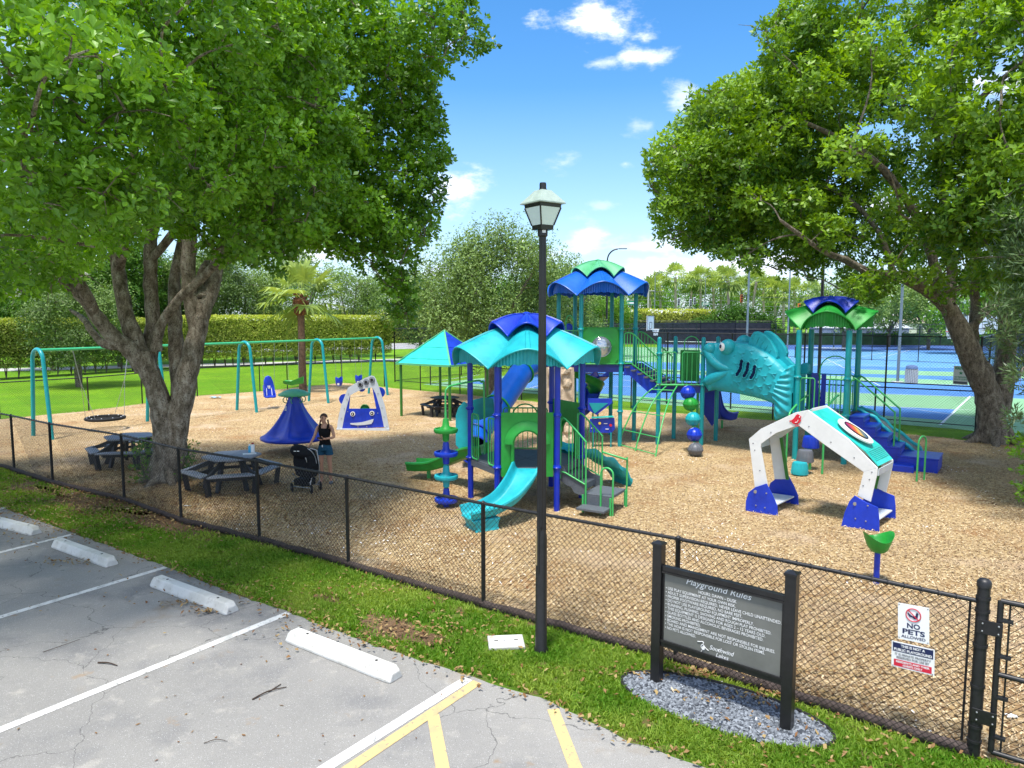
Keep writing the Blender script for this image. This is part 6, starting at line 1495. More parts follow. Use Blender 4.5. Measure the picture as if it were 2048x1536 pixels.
# ---------------------------------------------------------------- white crawl arch
def crawl_arch():
    s_ = .33853; ox, oy = 1440, 560
    fl_ = G(1527, 1026); fr2 = G(1722, 1057); dd = (fr2 - fl_); dd.z = 0; dd.normalize(); nn = Vector((-dd.y, dd.x, 0)); dep = Vector((.88, .80, 0)).normalized() * .98; dep = nn * .98 + dd * .12
    def P(x, y, o_=0): return PL(ox + x * s_, oy + y * s_, fl_, nn) + nn * o_
    r = empty('crawl_arch', ((fl_.x + fr2.x) / 2, (fl_.y + fr2.y) / 2, 0), 'white crawl arch with teal roof panels, red bird cutout and four blue feet', 'play panel')
    front = [(205, 1225), (170, 940), (240, 880), (340, 830), (440, 790), (520, 770), (640, 838), (760, 935), (850, 1000), (932, 1115), (930, 1145), (890, 1312), (812, 1275), (848, 1135), (760, 1080), (620, 975), (490, 885), (450, 862), (330, 905), (243, 965), (240, 990), (282, 1225)]
    bars = [[(205, 1225), (170, 940), (243, 968), (240, 992), (282, 1225)], [(170, 940), (240, 880), (440, 785), (520, 768), (462, 858), (330, 905), (243, 968)],
            [(520, 768), (760, 940), (932, 1112), (848, 1135), (620, 975), (462, 858)], [(932, 1112), (928, 1150), (890, 1312), (812, 1275), (848, 1135)]]
    for o_, nm in ((0, 0), (1, 1)):
        for q in bars: MB().prism([P(*p) + dep * o_ for p in q], nn * .05).build('frame_board', M['white'], r, bevel=.006)
    # inner green strips on the back legs
    for q in ([(243, 968), (262, 962), (300, 1225), (282, 1225)], [(848, 1135), (866, 1150), (836, 1290), (818, 1275)]): MB().prism([P(*p) + dep * .93 for p in q], dep * .03).build('leg_strip', M['green_dark'], r)
    # roof sheets
    def quad(a, b, th, m, name, f0=.0, f1=1.0, lift=0):
        A = P(*a) + dep * f0; B = P(*b) + dep * f0; C = P(*b) + dep * f1; E = P(*a) + dep * f1; nr = (B - A).cross(E - A).normalized(); 
        if nr.z < 0: nr = -nr
        return MB().prism([A + nr * lift, B + nr * lift, C + nr * lift, E + nr * lift], nr * th).build(name, m, r), nr
    for (a, b) in (((526, 786), (645, 868)), ((645, 868), (760, 948)), ((760, 948), (850, 1018)), ((850, 1018), (926, 1105))): quad(a, b, .02, M['teal_light'], 'roof_sheet', .07, .98)
    quad((175, 946), (240, 888), .02, M['white'], 'roof_sheet', .07, .98); quad((240, 888), (440, 796), .02, M['teal_light'], 'roof_sheet', .07, .98)
    # ribs on the lower teal sheet
    for k in range(7):
        f = .15 + .1 * k; a = P(850 + 76 * f, 1018 + 87 * f); MB().tube([a + dep * .12 + Z * .03, a + dep * .93 + Z * .03], .014, 6).build('sheet_rib', M['teal_light'], r, smooth=60)
    # oval window
    c = P(742, 925) + dep * .45; u = (P(850, 1018) - P(645, 868)).normalized(); v = dep.normalized(); w = u.cross(v).normalized(); w = w if w.z > 0 else -w
    c = c + w * .05
    ov = lambda a_, b_, o_: [c + u * a_ * math.cos(t) + v * b_ * math.sin(t) + w * o_ for t in [2 * PI * k / 32 for k in range(32)]]
    MB().prism(ov(.37, .30, 0), w * .03).build('window_surround', M['white'], r)
    rb = bpy.data.materials.new('rainbow window'); rb.use_nodes = True; nt = rb.node_tree; b = nt.nodes['Principled BSDF']; tc = nd(nt, 'ShaderNodeTexCoord'); sx = nd(nt, 'ShaderNodeSeparateXYZ'); cr = nd(nt, 'ShaderNodeValToRGB'); b.inputs['Roughness'].default_value = .2
    nt.links.new(tc.outputs['Generated'], sx.inputs[0]); nt.links.new(sx.outputs[0], cr.inputs[0]); nt.links.new(cr.outputs[0], b.inputs['Base Color'])
    e = cr.color_ramp.elements; e[0].color = (.10, .02, .22, 1); e[1].color = (.03, .12, .30, 1)
    for p, cc in ((.25, (.45, .04, .10, 1)), (.45, (.65, .12, .04, 1)), (.62, (.75, .42, .10, 1)), (.78, (.16, .20, .16, 1))): q = e.new(p); q.color = cc
    MB().prism(ov(.25, .16, .03), w * .012).build('window', rb, r); MB().tube(ov(.25, .16, .045) + ov(.25, .16, .045)[:1], .01, 6, cap=False).build('window_ring', M['black'], r, smooth=60)
    # red bird
    zx, zy, zs = 1380, 640, .1432
    def B(x, y): return PL(zx + x * zs, zy + y * zs, fl_ - nn * .004, nn)
    bird = [(1390, 1405), (1420, 1400), (1455, 1370), (1480, 1330), (1508, 1312), (1530, 1330), (1556, 1350), (1545, 1385), (1553, 1405), (1530, 1435), (1500, 1455), (1460, 1455), (1430, 1440), (1415, 1410), (1395, 1425)]
    bd_ = MB().prism([B(*p) for p in bird], -nn * .012).build('bird_cutout', M['red'], r)
    for x in (1480, 1505): MB().tube([B(x, 1450), B(x, 1478)], .008, 5).build('bird_leg', M['red'], bd_)
    MB().tube([B(1470, 1481), B(1530, 1481)], .008, 5).build('bird_feet', M['red'], bd_)
    MB().tube([B(1470, 1430) - nn * .015, B(1500, 1425) - nn * .015, B(1515, 1395) - nn * .015], .008, 5).build('wing_line', M['white'], bd_)
    MB().lathe([(0, 0), (.016, 0), (0, .01)], B(1535, 1355) - nn * .012, 8, Matrix.Rotation(PI / 2, 3, 'X')).build('bird_eye', M['white'], bd_)
    # feet
    fq = [[(175, 1250), (215, 1220), (282, 1198), (320, 1270), (345, 1330), (348, 1400), (158, 1362), (160, 1300)], [(800, 1268), (870, 1310), (938, 1338), (945, 1400), (946, 1482), (720, 1455), (740, 1370), (770, 1300)]]
    for q in fq:
        base = min(P(*p).z for p in q)
        for o_ in (0, 1):
            pts = [P(*p) + dep * o_ - nn * (.055 if o_ == 0 else -.055) for p in q]; pts = [Vector((p.x, p.y, max(p.z, 0))) for p in pts]
            ft = MB().prism(pts, -nn * .03 if o_ == 0 else nn * .03).build('foot_panel', M['blue'], r, bevel=.008)
            cx_ = sum(p.x for p in pts) / len(pts); cy_ = sum(p.y for p in pts) / len(pts); cz_ = sum(p.z for p in pts) / len(pts); fc = Vector((cx_, cy_, cz_))
            for (a_, b_, rr) in ((-.12, .14, .035), (.10, .14, .016), (-.1, -.14, .014), (.08, -.16, .014)):
                if o_ == 0: MB().lathe([(0, .0), (rr, 0), (rr, .012), (0, .014)], fc + dd * a_ + Z * b_ - nn * .035, 12, Matrix.Rotation(PI / 2, 3, 'X')).build('bolt', M['steel'], ft, smooth=30)
        if 1:
            zc = .17; a = P((q[3][0] + q[0][0]) / 2, 1300); xs = [P(*p) for p in q]; m0 = sum((Vector((p.x, p.y, 0)) for p in xs), Vector()) / len(xs)
            A = m0 - dd * .22; Bq = m0 + dd * .26
            MB().prism([A + Z * zc, Bq + Z * zc, Bq + dep + Z * zc, A + dep + Z * zc], (0, 0, .03)).build('seat_board', M['gray_panel'], r, bevel=.005)
    # side fillers between frames at the top of the legs
    for (a, b) in (((170, 940), (182, 1010)), ((932, 1118), (925, 1160))):
        MB().prism([P(*a) + dep * .05, P(*b) + dep * .05, P(*b) + dep * .97, P(*a) + dep * .97], dd * .015 * (1 if a[0] > 500 else -1)).build('side_filler', M['gray_panel'], r)
    for (x, y) in ((195, 965), (205, 1005), (235, 1125), (300, 900), (525, 865), (655, 958), (792, 1050), (897, 1135), (882, 1178), (845, 1215)):
        MB().lathe([(0, 0), (.012, 0), (.012, .008), (0, .01)], P(x, y) - nn * .001, 8, Matrix.Rotation(PI / 2, 3, 'X')).build('bolt', M['gray'], r)
crawl_arch()

# ---------------------------------------------------------------- green spring bowl on blue pole
gb_ = G(1752, 1168)
r = empty('bowl_spinner', (gb_.x, gb_.y, 0), 'small green saddle bowl on a thin blue pole in front of the white crawl arch', 'playground seat')
MB().lathe([(.042, 0), (.042, .50)], (gb_.x, gb_.y, 0), 14).build('pole', M['blue'], r, smooth=50)
vs = []; n = 32
for i, (f, z0) in enumerate(((.10, .50), (.45, .50), (.72, .55), (.92, .66), (1.0, .73), (1.04, .735), (1.0, .715), (.85, .63), (.6, .565), (.3, .545), (0.01, .54))):
    for j in range(n): t = 2 * PI * j / n; k = max(0, (f - .4) / .6); vs.append((gb_.x + .20 * f * math.cos(t) * 1.04, gb_.y + .20 * f * math.sin(t), z0 + .055 * k * math.cos(2 * t) + .012 * k))
MB().add(vs, [(i * n + j, i * n + (j + 1) % n, (i + 1) * n + (j + 1) % n, (i + 1) * n + j) for i in range(10) for j in range(n)]).build('seat_bowl', M['green'], r, smooth=60)

# ---------------------------------------------------------------- swings
FR = [Vector((-15.45, 23.1, 0)), Vector((-13.3, 26.35, 0)), Vector((-11.15, 29.6, 0)), Vector((-9.0, 32.8, 0)), Vector((-6.85, 36.1, 0))]
sdir = (FR[-1] - FR[0]).normalized(); sper = Vector((sdir.y, -sdir.x, 0)); ZT = 2.95
r = empty('swing_set', (FR[0].x, FR[0].y, 0), 'long swing frame of five teal arches joined by a green top beam', 'swing set')
for i, c in enumerate(FR):
    w = .66; R0 = .34
    P = [c - sper * w, c - sper * (R0 + .05) + Z * (ZT - .55)] + arc3(c + Z * (ZT - .40), -sper, Z, .37, .12, PI - .12, 12) + [c + sper * (R0 + .05) + Z * (ZT - .55), c + sper * w]
    MB().tube(P, .062, 12).build('arch', M['teal_post'], r, smooth=60)
for a, b in zip(FR, FR[1:]): MB().tube([a + Z * (ZT - .06) + sdir * .05, b + Z * (ZT - .06) - sdir * .05], .05, 10).build('top_beam', M['beam_green'], r, smooth=60)
def chain(mb, a, b, n=None):
    a = Vector(a); b = Vector(b); mb.tube([a, b], .006, 5)
    L = (b - a).length; k = int(L / .05); t = (b - a).normalized()
    for i in range(0, k, 2): c = a + t * (.05 * i); mb.tube([c, c + t * .05], .011, 4)
def swing(f, i, kind, label, name='bucket_swing', z=.5):
    c = FR[i] * (1 - f) + FR[i + 1] * f; zt = ZT - .06
    r = empty(name, (c.x, c.y, z), label, 'swing', 'swings hanging from the frame'); s = sdir
    mb = MB()
    if kind == 'disc':
        R0 = .60; MB().tube(arc3(c + Z * z, (1, 0, 0), (0, 1, 0), R0, 0, 2 * PI, 36), .055, 8).build('ring', M['rubber'], r, smooth=60)
        m2 = MB()
        for k in range(9): t = (k - 4) * .13; h = math.sqrt(R0 ** 2 - t * t); m2.tube([c + Vector((t, -h, z - .02)), c + Vector((t, h, z - .02))], .012, 4); m2.tube([c + Vector((-h, t, z - .02)), c + Vector((h, t, z - .02))], .012, 4)
        m2.build('net', M['rubber'], r)
        for k in range(10): t = 2 * PI * k / 10; MB().ball(c + Vector((R0 * math.cos(t) * .93, R0 * math.sin(t) * .93, z + .04)), .028, n=8, m=5).build('clamp', M['steel'], r)
        for sg in (-1, 1):
            top = c + s * (sg * .95) + Z * zt; mid = c + s * (sg * .75) + Z * 1.75; mb.tube([top, mid], .016, 5)
            for q in (-1, 1): chain(mb, mid, c + s * (sg * .50) + sper * (q * .33) + Z * (z + .05))
        mb.build('chain', M['steel'], r)
    else:
        w = .17 if kind == 'bucket' else .26
        for sg in (-1, 1): chain(mb, c + s * (sg * (w + .08)) + Z * zt, c + s * (sg * w) + Z * (z + (.30 if kind != 'saddle' else .16)))
        mb.build('chain', M['steel'], r)
        if kind == 'bucket':
            m2 = MB(); vs = []; n = 20
            for (f_, z0) in ((.15, -.20), (.7, -.17), (.95, -.02), (1.0, .20), (.92, .21), (.85, 0), (.6, -.13), (.1, -.15)):
                for j in range(n): t = 2 * PI * j / n; vs.append(c + s * (.19 * f_ * math.cos(t)) + sper * (.16 * f_ * math.sin(t)) + Z * (z + .12 + z0 + (.06 * math.cos(2 * t) if z0 > .1 else 0)))
            m2.add(vs, [(i_ * n + j, i_ * n + (j + 1) % n, (i_ + 1) * n + (j + 1) % n, (i_ + 1) * n + j) for i_ in range(7) for j in range(n)]).build('bucket', M['blue'], r, smooth=60)
            MB().box(c + sper * .0 - Vector((0, .16, 0)) + Z * (z + .04), (.10, .02, .10), rz=.2).build('leg_gap', M['white'], r)
        if kind == 'highback':
            ax = sper; m2 = MB(); fx = Vector((.45, -.89, 0)).normalized(); sx = Vector((.89, .45, 0))
            back = [(-.20, .0), (-.23, .35), (-.20, .70), (-.12, .92), (.0, .98), (.12, .92), (.20, .70), (.23, .35), (.20, .0)]
            P = [c + sx * x + Z * (z + y * .92) - fx * (.02 + .30 * y) for x, y in back]; m2.prism(P, fx * .07); m2.build('seat_back', M['blue'], r, bevel=.02)
            P = [c + sx * x + fx * y + Z * (z - .02) for x, y in ((-.21, -.05), (-.22, .30), (-.12, .40), (.0, .33), (.12, .40), (.22, .30), (.21, -.05))]; MB().prism(P, Z * .07).build('seat_pan', M['blue'], r, bevel=.02)
            for q in (-1, 1): P = [c + sx * (q * .21) + fx * y + Z * (z + h) for y, h in ((-.1, .0), (.28, .0), (.20, .14), (-.02, .26), (-.18, .5))]; MB().prism(P, sx * (.03 * q)).build('seat_wing', M['blue'], r, bevel=.012)
            for q in (-1, 1): MB().tube([c + sx * (q * .11) + fx * .06 + Z * (z + .06), c + sx * (q * .10) - fx * .12 + Z * (z + .45), c + sx * (q * .12) - fx * .22 + Z * (z + .75)], .015, 5).build('harness', M['signwhite'], r)
            for k in range(2): MB().box(c + fx * (-.06) + sx * (.0) + Z * (z + .38 + k * .07), (.12, .02, .05)).build('sticker', M['signwhite'], r)
        if kind == 'saddle':
            sx = Vector((1, .1, 0)).normalized(); fx = Vector((-.1, 1, 0)).normalized(); vs = []; 
            for i_ in range(13):
                u = i_ / 12; x = (u - .5) * .86; w_ = .06 + .20 * math.sin(PI * min(1, u * .75 + .25)); zz = .05 + .16 * max(0, u - .45) ** .6 * (1 if u > .45 else 0) - .05 * math.sin(PI * u) + .04 * (1 - u)
                for (v, dz) in ((-1, .10), (-.8, .04), (0, .0), (.8, .04), (1, .10), (.8, -.02), (0, -.06), (-.8, -.02)): vs.append(c + sx * x + fx * (w_ * v) + Z * (z + zz + dz * (1 + u)))
            MB().add(vs, [(i_ * 8 + j, i_ * 8 + (j + 1) % 8, (i_ + 1) * 8 + (j + 1) % 8, (i_ + 1) * 8 + j) for i_ in range(12) for j in range(8)] + [tuple(range(8)), tuple(range(96, 104))]).build('saddle', M['green'], r, smooth=60)
    return r
swing(.52, 0, 'disc', 'black round net swing hanging at the left end of the swing frame', 'disc_swing', .42)
swing(.30, 2, 'highback', 'blue high back harness swing seat behind the blue spinner', 'harness_swing', z=.52)
swing(.64, 2, 'saddle', 'green saddle shaped swing seat seen just above the spinner canopy', 'saddle_swing', z=.95)
swing(.33, 3, 'bucket', 'blue toddler bucket swing, the left one of two near the last arch', z=.72)
swing(.66, 3, 'bucket', 'blue toddler bucket swing above the smiling car panel, nearest the last arch', z=.72)

# ================================================================ SIGNS
def rules_sign():
    a = S0.copy(); b = S1.copy(); d = (b - a).normalized(); n = Vector((d.y, -d.x, 0))
    if n.y > 0: n = -n
    r = empty('rules_sign', (a.x, a.y, 0), 'gray Playground Rules board between two black square posts in the gravel bed', 'sign')
    H = 1.56
    for p in (a, b):
        po = MB().beam(p, p + Z * H, .105, .105, up=(d.x, d.y, 0)).build('post', M['black'], r, bevel=.004)
        q = [p + (d * sx + n * sy) * .062 + Z * H for sx, sy in ((-1, -1), (1, -1), (1, 1), (-1, 1))]
        MB().add([v for v in q] + [v + Z * .02 for v in q] + [p + Z * (H + .045)], [(3, 2, 1, 0)] + [(i, (i + 1) % 4, 4 + (i + 1) % 4, 4 + i) for i in range(4)] + [(4 + i, 4 + (i + 1) % 4, 8) for i in range(4)]).build('post_cap', M['black'], po)
    fa = PL(1322, 1130, a, n); fb = PL(1566, 1190, a, n); zt = (fa.z + fb.z) / 2; fc = PL(1322, 1290, a, n); zb = (fc.z + PL(1562, 1356, a, n).z) / 2
    A = a + d * .055; B = b - d * .055
    for z in (zt - .02, zb + .0): MB().beam(A + Z * z, B + Z * z, .06, .055).build('frame_rail', M['black'], r, bevel=.003)
    for z, o_ in ((zt - .058, .018), (zb + .038, .018)): MB().beam(A + Z * z + n * .03, B + Z * z + n * .03, .02, .02).build('frame_bead', M['black'], r)
    for p in (A + d * .012, B - d * .012): MB().beam(p + Z * zb, p + Z * zt, .03, .024, up=(d.x, d.y, 0)).build('frame_bead', M['black'], r)
    W = (B - A).length - .05; zz0, zz1 = zb + .028, zt - .05; o0 = A + d * .025 + n * .012
    MB().prism([o0 + Z * zz0, o0 + d * W + Z * zz0, o0 + d * W + Z * zz1, o0 + Z * zz1], -n * .015).build('board', mat('bronze gray sign board', (.145, .148, .135), .38, .5, .12, 3), r)
    w = M['signwhite']; Hh = zz1 - zz0; nn = n
    def t(s, x, y, h, **k): return text('lettering', s, h, o0 + d * (W * x) + Z * (zz0 + Hh * y) + n * .004, d, Z, w, r, depth=0, **k)
    t('Playground Rules', .475, .900, Hh * .080, align='CENTER', shear=.28, width=W * .56, bold=.004)
    t('HOURS: DAWN – DUSK', .475, .812, Hh * .042, align='CENTER', width=W * .325, bold=.004)
    L = ['USE PLAY EQUIPMENT AT YOUR OWN RISK.', 'ADULT SUPERVISION REQUIRED, NEVER LEAVE CHILD UNATTENDED.', 'PROPER FOOTWARE REQUIRED, NO BARE FEET.', 'DO NOT USE PLAYGROUND EQUIPMENT IMPROPERLY.', 'RUNNING, PUSHING, SHOVING AND ROUGH PLAY PROHIBITED.', 'THIS EQUIPMENT IS DESIGNED FOR AGES 2 – 12 YEARS OLD.', 'GLASS BOTTLES AND ALCOHOLIC BEVERAGES PROHIBITED.', 'SMOKING PROHIBITED.', 'BOARD AND MANGEMENT ARE NOT RESPONSIBLE FOR INJURIES.', 'THE HOA IS NOT RESPONSIBLE FOR LOST OR STOLEN ITEMS.', 'NO PETS ALLOWED.']
    wid = [.60, .965, .655, .75, .89, .845, .83, .305, .925, .845, .265]
    for i, s in enumerate(L): t('• ' + s, .012, .752 - i * .0560, Hh * .040, width=W * (wid[i] + .02), bold=.004)
    t('Southwind', .42, .095, Hh * .060, shear=.3, width=W * .21, bold=.006); t('Lakes', .475, .022, Hh * .055, shear=.3, width=W * .11, bold=.006)
    # heron emblem
    hx = lambda x, y: o0 + d * (W * (.315 + x * .10)) + Z * (zz0 + Hh * (.03 + y * .14)) + n * .006
    mb = MB()
    mb.tube(catmull([hx(.0, .88), hx(.25, .93), hx(.42, 1.0), hx(.55, .92), hx(.50, .78), hx(.36, .62), hx(.34, .42), hx(.50, .25), hx(.62, .28), hx(.66, .45)], 4), .0035, 5)
    mb.tube(catmull([hx(.50, .72), hx(.62, .60), hx(.78, .42), hx(1.0, .30)], 4), .003, 5); mb.tube([hx(.46, .30), hx(.40, .05), hx(.34, .0)], .003, 5)
    mb.prism([hx(.42, .5), hx(.55, .62), hx(.68, .45), hx(.6, .3), hx(.48, .28)], n * .003)
    mb.build('heron_emblem', w, r)
rules_sign()
def hung_sign(name, quad, label, cat='sign'):
    # plane of the front fence
    a, b = fence[-2], fence[-1]; d = (b - a).normalized(); n = Vector((d.y, -d.x, 0)); n = n if n.y < 0 else -n
    base = a + n * .03
    Q = [PL(x, y, base, n) for x, y in quad]      # tl, tr, br, bl
    W = ((Q[1] - Q[0]).length + (Q[2] - Q[3]).length) / 2; H = ((Q[0] - Q[3]).length + (Q[1] - Q[2]).length) / 2; c = sum(Q, Vector()) / 4; tilt = ((Q[1] - Q[0]) + (Q[2] - Q[3])).normalized(); u = n.cross(tilt) * -1
    if u.z < 0: u = -u
    o0 = c - tilt * W / 2 - u * H / 2
    r = empty(name, tuple(o0), label, cat, 'small notices hung on the fence by the gate')
    MB().prism([o0, o0 + tilt * W, o0 + tilt * W + u * H, o0 + u * H], -n * .004).build('plate', M['signwhite'], r)
    for x in (.04, .96):
        for y in (.04, .96): p = o0 + tilt * W * x + u * H * y + n * .001; MB().lathe([(0, 0), (.006, 0), (0, .004)], p, 8, Matrix.Rotation(PI / 2, 3, 'X')).build('tie', M['rubber'], r)
    return r, o0, tilt, u, n, W, H
r, o0, t_, u_, n_, W, H = hung_sign('no_pets_sign', [(1797, 1206), (1860, 1216), (1857, 1290), (1795, 1276)], 'white NO PETS ALLOWED notice with a red crossed circle on the fence')
def tx(s, x, y, h, m, **k): return text('lettering', s, H * h, o0 + t_ * W * x + u_ * H * y + n_ * .002, t_, u_, m, r, align='CENTER', depth=0, **k)
tx('NO', .5, .355, .13, M['signnavy'], bold=.03, width=W * .42); tx('PETS', .5, .185, .13, M['signnavy'], bold=.03, width=W * .72); tx('ALLOWED', .5, .065, .075, M['signnavy'], bold=.02, width=W * .78)
c = o0 + t_ * W * .5 + u_ * H * .73 + n_ * .004
MB().tube([c + (t_ * math.cos(q) * 1.0 + u_ * math.sin(q)) * H * .175 for q in [2 * PI * k / 32 for k in range(33)]], H * .013, 5, cap=False).build('red_circle', M['signred'], r, smooth=60)
MB().beam(c + (-t_ + u_) * H * .12 + n_ * .004, c + (t_ - u_) * H * .12 + n_ * .004, H * .025, .002, up=tuple(n_)).build('red_slash', M['signred'], r)
# little dog silhouette
sil = [(-.16, .03), (-.13, .05), (-.10, .01), (-.02, -.03), (.06, -.01), (.07, .06), (.10, .10), (.13, .06), (.12, -.02), (.10, -.10), (.02, -.11), (-.02, -.07), (-.10, -.06)]
MB().prism([c + t_ * x * H * .9 + u_ * y * H * .95 for x, y in sil], n_ * .002).build('dog_silhouette', M['signnavy'], r)
r, o0, t_, u_, n_, W, H = hung_sign('private_sign', [(1784, 1281), (1870, 1300), (1868, 1352), (1782, 1331)], 'notice reading THIS IS NOT A PUBLIC PLAYGROUND hung below the no pets notice')
def bandq(y0, y1, m, name, x0=.03, x1=.97): p = o0 + n_ * .001; MB().prism([p + t_ * W * x0 + u_ * H * y0, p + t_ * W * x1 + u_ * H * y0, p + t_ * W * x1 + u_ * H * y1, p + t_ * W * x0 + u_ * H * y1], n_ * .001).build(name, m, r)
bandq(.62, .96, M['signnavy'], 'navy_band'); bandq(.05, .31, M['signred'], 'red_band', .06, .94)
for s, y, h, m, w in (('THIS IS NOT A', .82, .10, M['signwhite'], .56), ('PUBLIC PLAYGROUND', .66, .10, M['signwhite'], .88), ('IT IS PRIVATE PROPERTY', .48, .085, M['gray'], .84), ('RESERVED FOR USE BY', .36, .085, M['gray'], .76), ('RESIDENTS AND THEIR', .20, .075, M['signwhite'], .78), ('GUESTS ONLY', .085, .075, M['signwhite'], .46)):
    text('lettering', s, H * h, o0 + t_ * W * .5 + u_ * H * y + n_ * .0035, t_, u_, m, r, align='CENTER', depth=0, bold=.03, width=W * w)

# ================================================================ VEGETATION
M['leaf_near'] = leafmat('broad glossy leaves', [(.009, .065, .003), (.026, .155, .004), (.062, .27, .006), (.13, .41, .010), (.28, .55, .03)], .28, .42, .5)
M['leaf_right'] = leafmat('light green leaves', [(.012, .080, .004), (.034, .18, .006), (.075, .31, .010), (.16, .45, .014), (.36, .58, .03)], .30, .45, .45)
M['leaf_narrow'] = leafmat('narrow gray green leaves', [(.025, .06, .018), (.05, .12, .03), (.10, .19, .06), (.17, .27, .10)], .25, .45, .5)
M['leaf_olive'] = leafmat('olive green leaves', [(.025, .06, .012), (.05, .115, .020), (.095, .20, .038), (.17, .30, .065), (.28, .42, .10)], .25, .55, .4)
M['leaf_mid'] = leafmat('mid green leaves', [(.02, .075, .010), (.045, .14, .016), (.10, .25, .028), (.19, .36, .045)], .3, .7, .15)
M['leaf_hedge'] = leafmat('hedge leaves', [(.03, .075, .010), (.10, .16, .022), (.17, .25, .045), (.29, .37, .07), (.56, .62, .09)], .25, .55, .35)
M['palm'] = leafmat('palm fronds', [(.05, .13, .02), (.14, .28, .04), (.28, .43, .08), (.48, .58, .14)], .25, .5, .4)
def barkmat(name, c1, c2, c3, sc=6):
    m = bpy.data.materials.new(name); m.use_nodes = True; nt = m.node_tree; L = nt.links.new; b = nt.nodes['Principled BSDF']; b.inputs['Roughness'].default_value = .9; b.inputs['Specular IOR Level'].default_value = .15
    tc = nd(nt, 'ShaderNodeTexCoord'); n1 = nd(nt, 'ShaderNodeTexNoise'); n1.inputs['Scale'].default_value = sc; n1.inputs['Detail'].default_value = 9; n1.inputs['Roughness'].default_value = .72
    mp = nd(nt, 'ShaderNodeMapping'); mp.inputs['Scale'].default_value = (1, 1, .45); L(tc.outputs['Object'], mp.inputs[0]); L(mp.outputs[0], n1.inputs[0])
    cr = nd(nt, 'ShaderNodeValToRGB'); e = cr.color_ramp.elements; e[0].position = .36; e[0].color = (*c1, 1); e[1].position = .66; e[1].color = (*c3, 1); q = e.new(.5); q.color = (*c2, 1); L(n1.outputs[0], cr.inputs[0])
    n2 = nd(nt, 'ShaderNodeTexNoise'); n2.inputs['Scale'].default_value = sc * 4.5; n2.inputs['Detail'].default_value = 6; L(tc.outputs['Object'], n2.inputs[0])
    mr = nd(nt, 'ShaderNodeMapRange'); mr.inputs['From Min'].default_value = .55; mr.inputs['From Max'].default_value = .68; L(n2.outputs[0], mr.inputs[0])
    mx = nd(nt, 'ShaderNodeMixRGB'); mx.inputs[2].default_value = (c1[0] * .45, c1[1] * .45, c1[2] * .45, 1); L(mr.outputs[0], mx.inputs[0]); L(cr.outputs[0], mx.inputs[1]); L(mx.outputs[0], b.inputs['Base Color'])
    bp = nd(nt, 'ShaderNodeBump'); bp.inputs['Strength'].default_value = .9; bp.inputs['Distance'].default_value = .04; ad = nd(nt, 'ShaderNodeMath'); ad.operation = 'ADD'; L(n1.outputs[0], ad.inputs[0]); L(n2.outputs[0], ad.inputs[1]); L(ad.outputs[0], bp.inputs['Height']); L(bp.outputs[0], b.inputs['Normal'])
    return m
M['bark'] = barkmat('mottled gray bark', (.10, .08, .055), (.27, .22, .165), (.50, .45, .37), 8)
M['bark_r'] = barkmat('rough brown bark', (.08, .068, .055), (.20, .17, .135), (.36, .32, .26), 8)
M['bark_far'] = mat('far bark', (.15, .13, .105), .9, .1, .3, 4)
def norm(a): return a / (np.linalg.norm(a, axis=1, keepdims=True) + 1e-9)
def foliage(name, P, A, k, L, W, m, parent, tint, shape='obov', open_=.9, seed=0, jit=.25, droop=0):
    """P rosette centres, A axes; k leaves each"""
    r = np.random.default_rng(seed); n = len(P); A = norm(A); ref = np.where(np.abs(A[:, 2:3]) < .9, np.array([[0, 0, 1.]]), np.array([[1., 0, 0]])); e1 = norm(np.cross(A, ref)); e2 = np.cross(A, e1)
    ph = r.random((n, 1)) * 2 * PI + np.arange(k)[None] * 2 * PI / k + (r.random((n, k)) - .5) * 1.0
    be = open_ * (.55 + .9 * r.random((n, k))) ; sb, cb = np.sin(be), np.cos(be)
    dr = e1[:, None] * (np.cos(ph) * sb)[..., None] + e2[:, None] * (np.sin(ph) * sb)[..., None] + A[:, None] * cb[..., None]
    dr[..., 2] -= droop; dr = dr / np.linalg.norm(dr, axis=2, keepdims=True)
    nm = A[:, None] * sb[..., None] - (e1[:, None] * (np.cos(ph) * cb)[..., None] + e2[:, None] * (np.sin(ph) * cb)[..., None]); nm = nm + (r.random((n, k, 3)) - .5) * .5
    sd = np.cross(dr, nm); sd /= np.linalg.norm(sd, axis=2, keepdims=True); nm = np.cross(sd, dr)
    Ls = (L * (.65 + .6 * r.random((n, k))))[..., None]; Ws = Ls * (W / L)
    b = P[:, None] + (r.random((n, k, 3)) - .5) * jit * L * 2 + dr * Ls * .12
    if shape == 'obov':
        tip = b + dr * Ls - nm * Ls * .10; mid = b + dr * Ls * .70 + nm * Ls * .03
        V = np.stack([b, b + dr * Ls * .68 + sd * Ws * .5 + nm * Ws * .16, b + dr * Ls * .97 + sd * Ws * .20, tip, b + dr * Ls * .97 - sd * Ws * .20, b + dr * Ls * .68 - sd * Ws * .5 + nm * Ws * .16], 2)
        V = V.reshape(-1, 3); q = 6 * np.arange(n * k)[:, None]; F = np.concatenate([q + np.array([0, 1, 2, 3]), q + np.array([0, 3, 4, 5])], 0); vp = 6
    else:
        V = np.stack([b, b + dr * Ls * .5 + sd * Ws * .5, b + dr * Ls, b + dr * Ls * .5 - sd * Ws * .5], 2).reshape(-1, 3); F = np.arange(4 * n * k).reshape(-1, 4); vp = 4
    t = np.clip(np.repeat(tint, k) + (r.random(n * k) - .5) * .28, 0, 1); t = np.repeat(t, vp)
    return quads_mesh(name, V, F, m, parent, tint=t, off=tuple(woff(parent)) if parent is not None else (0, 0, 0))
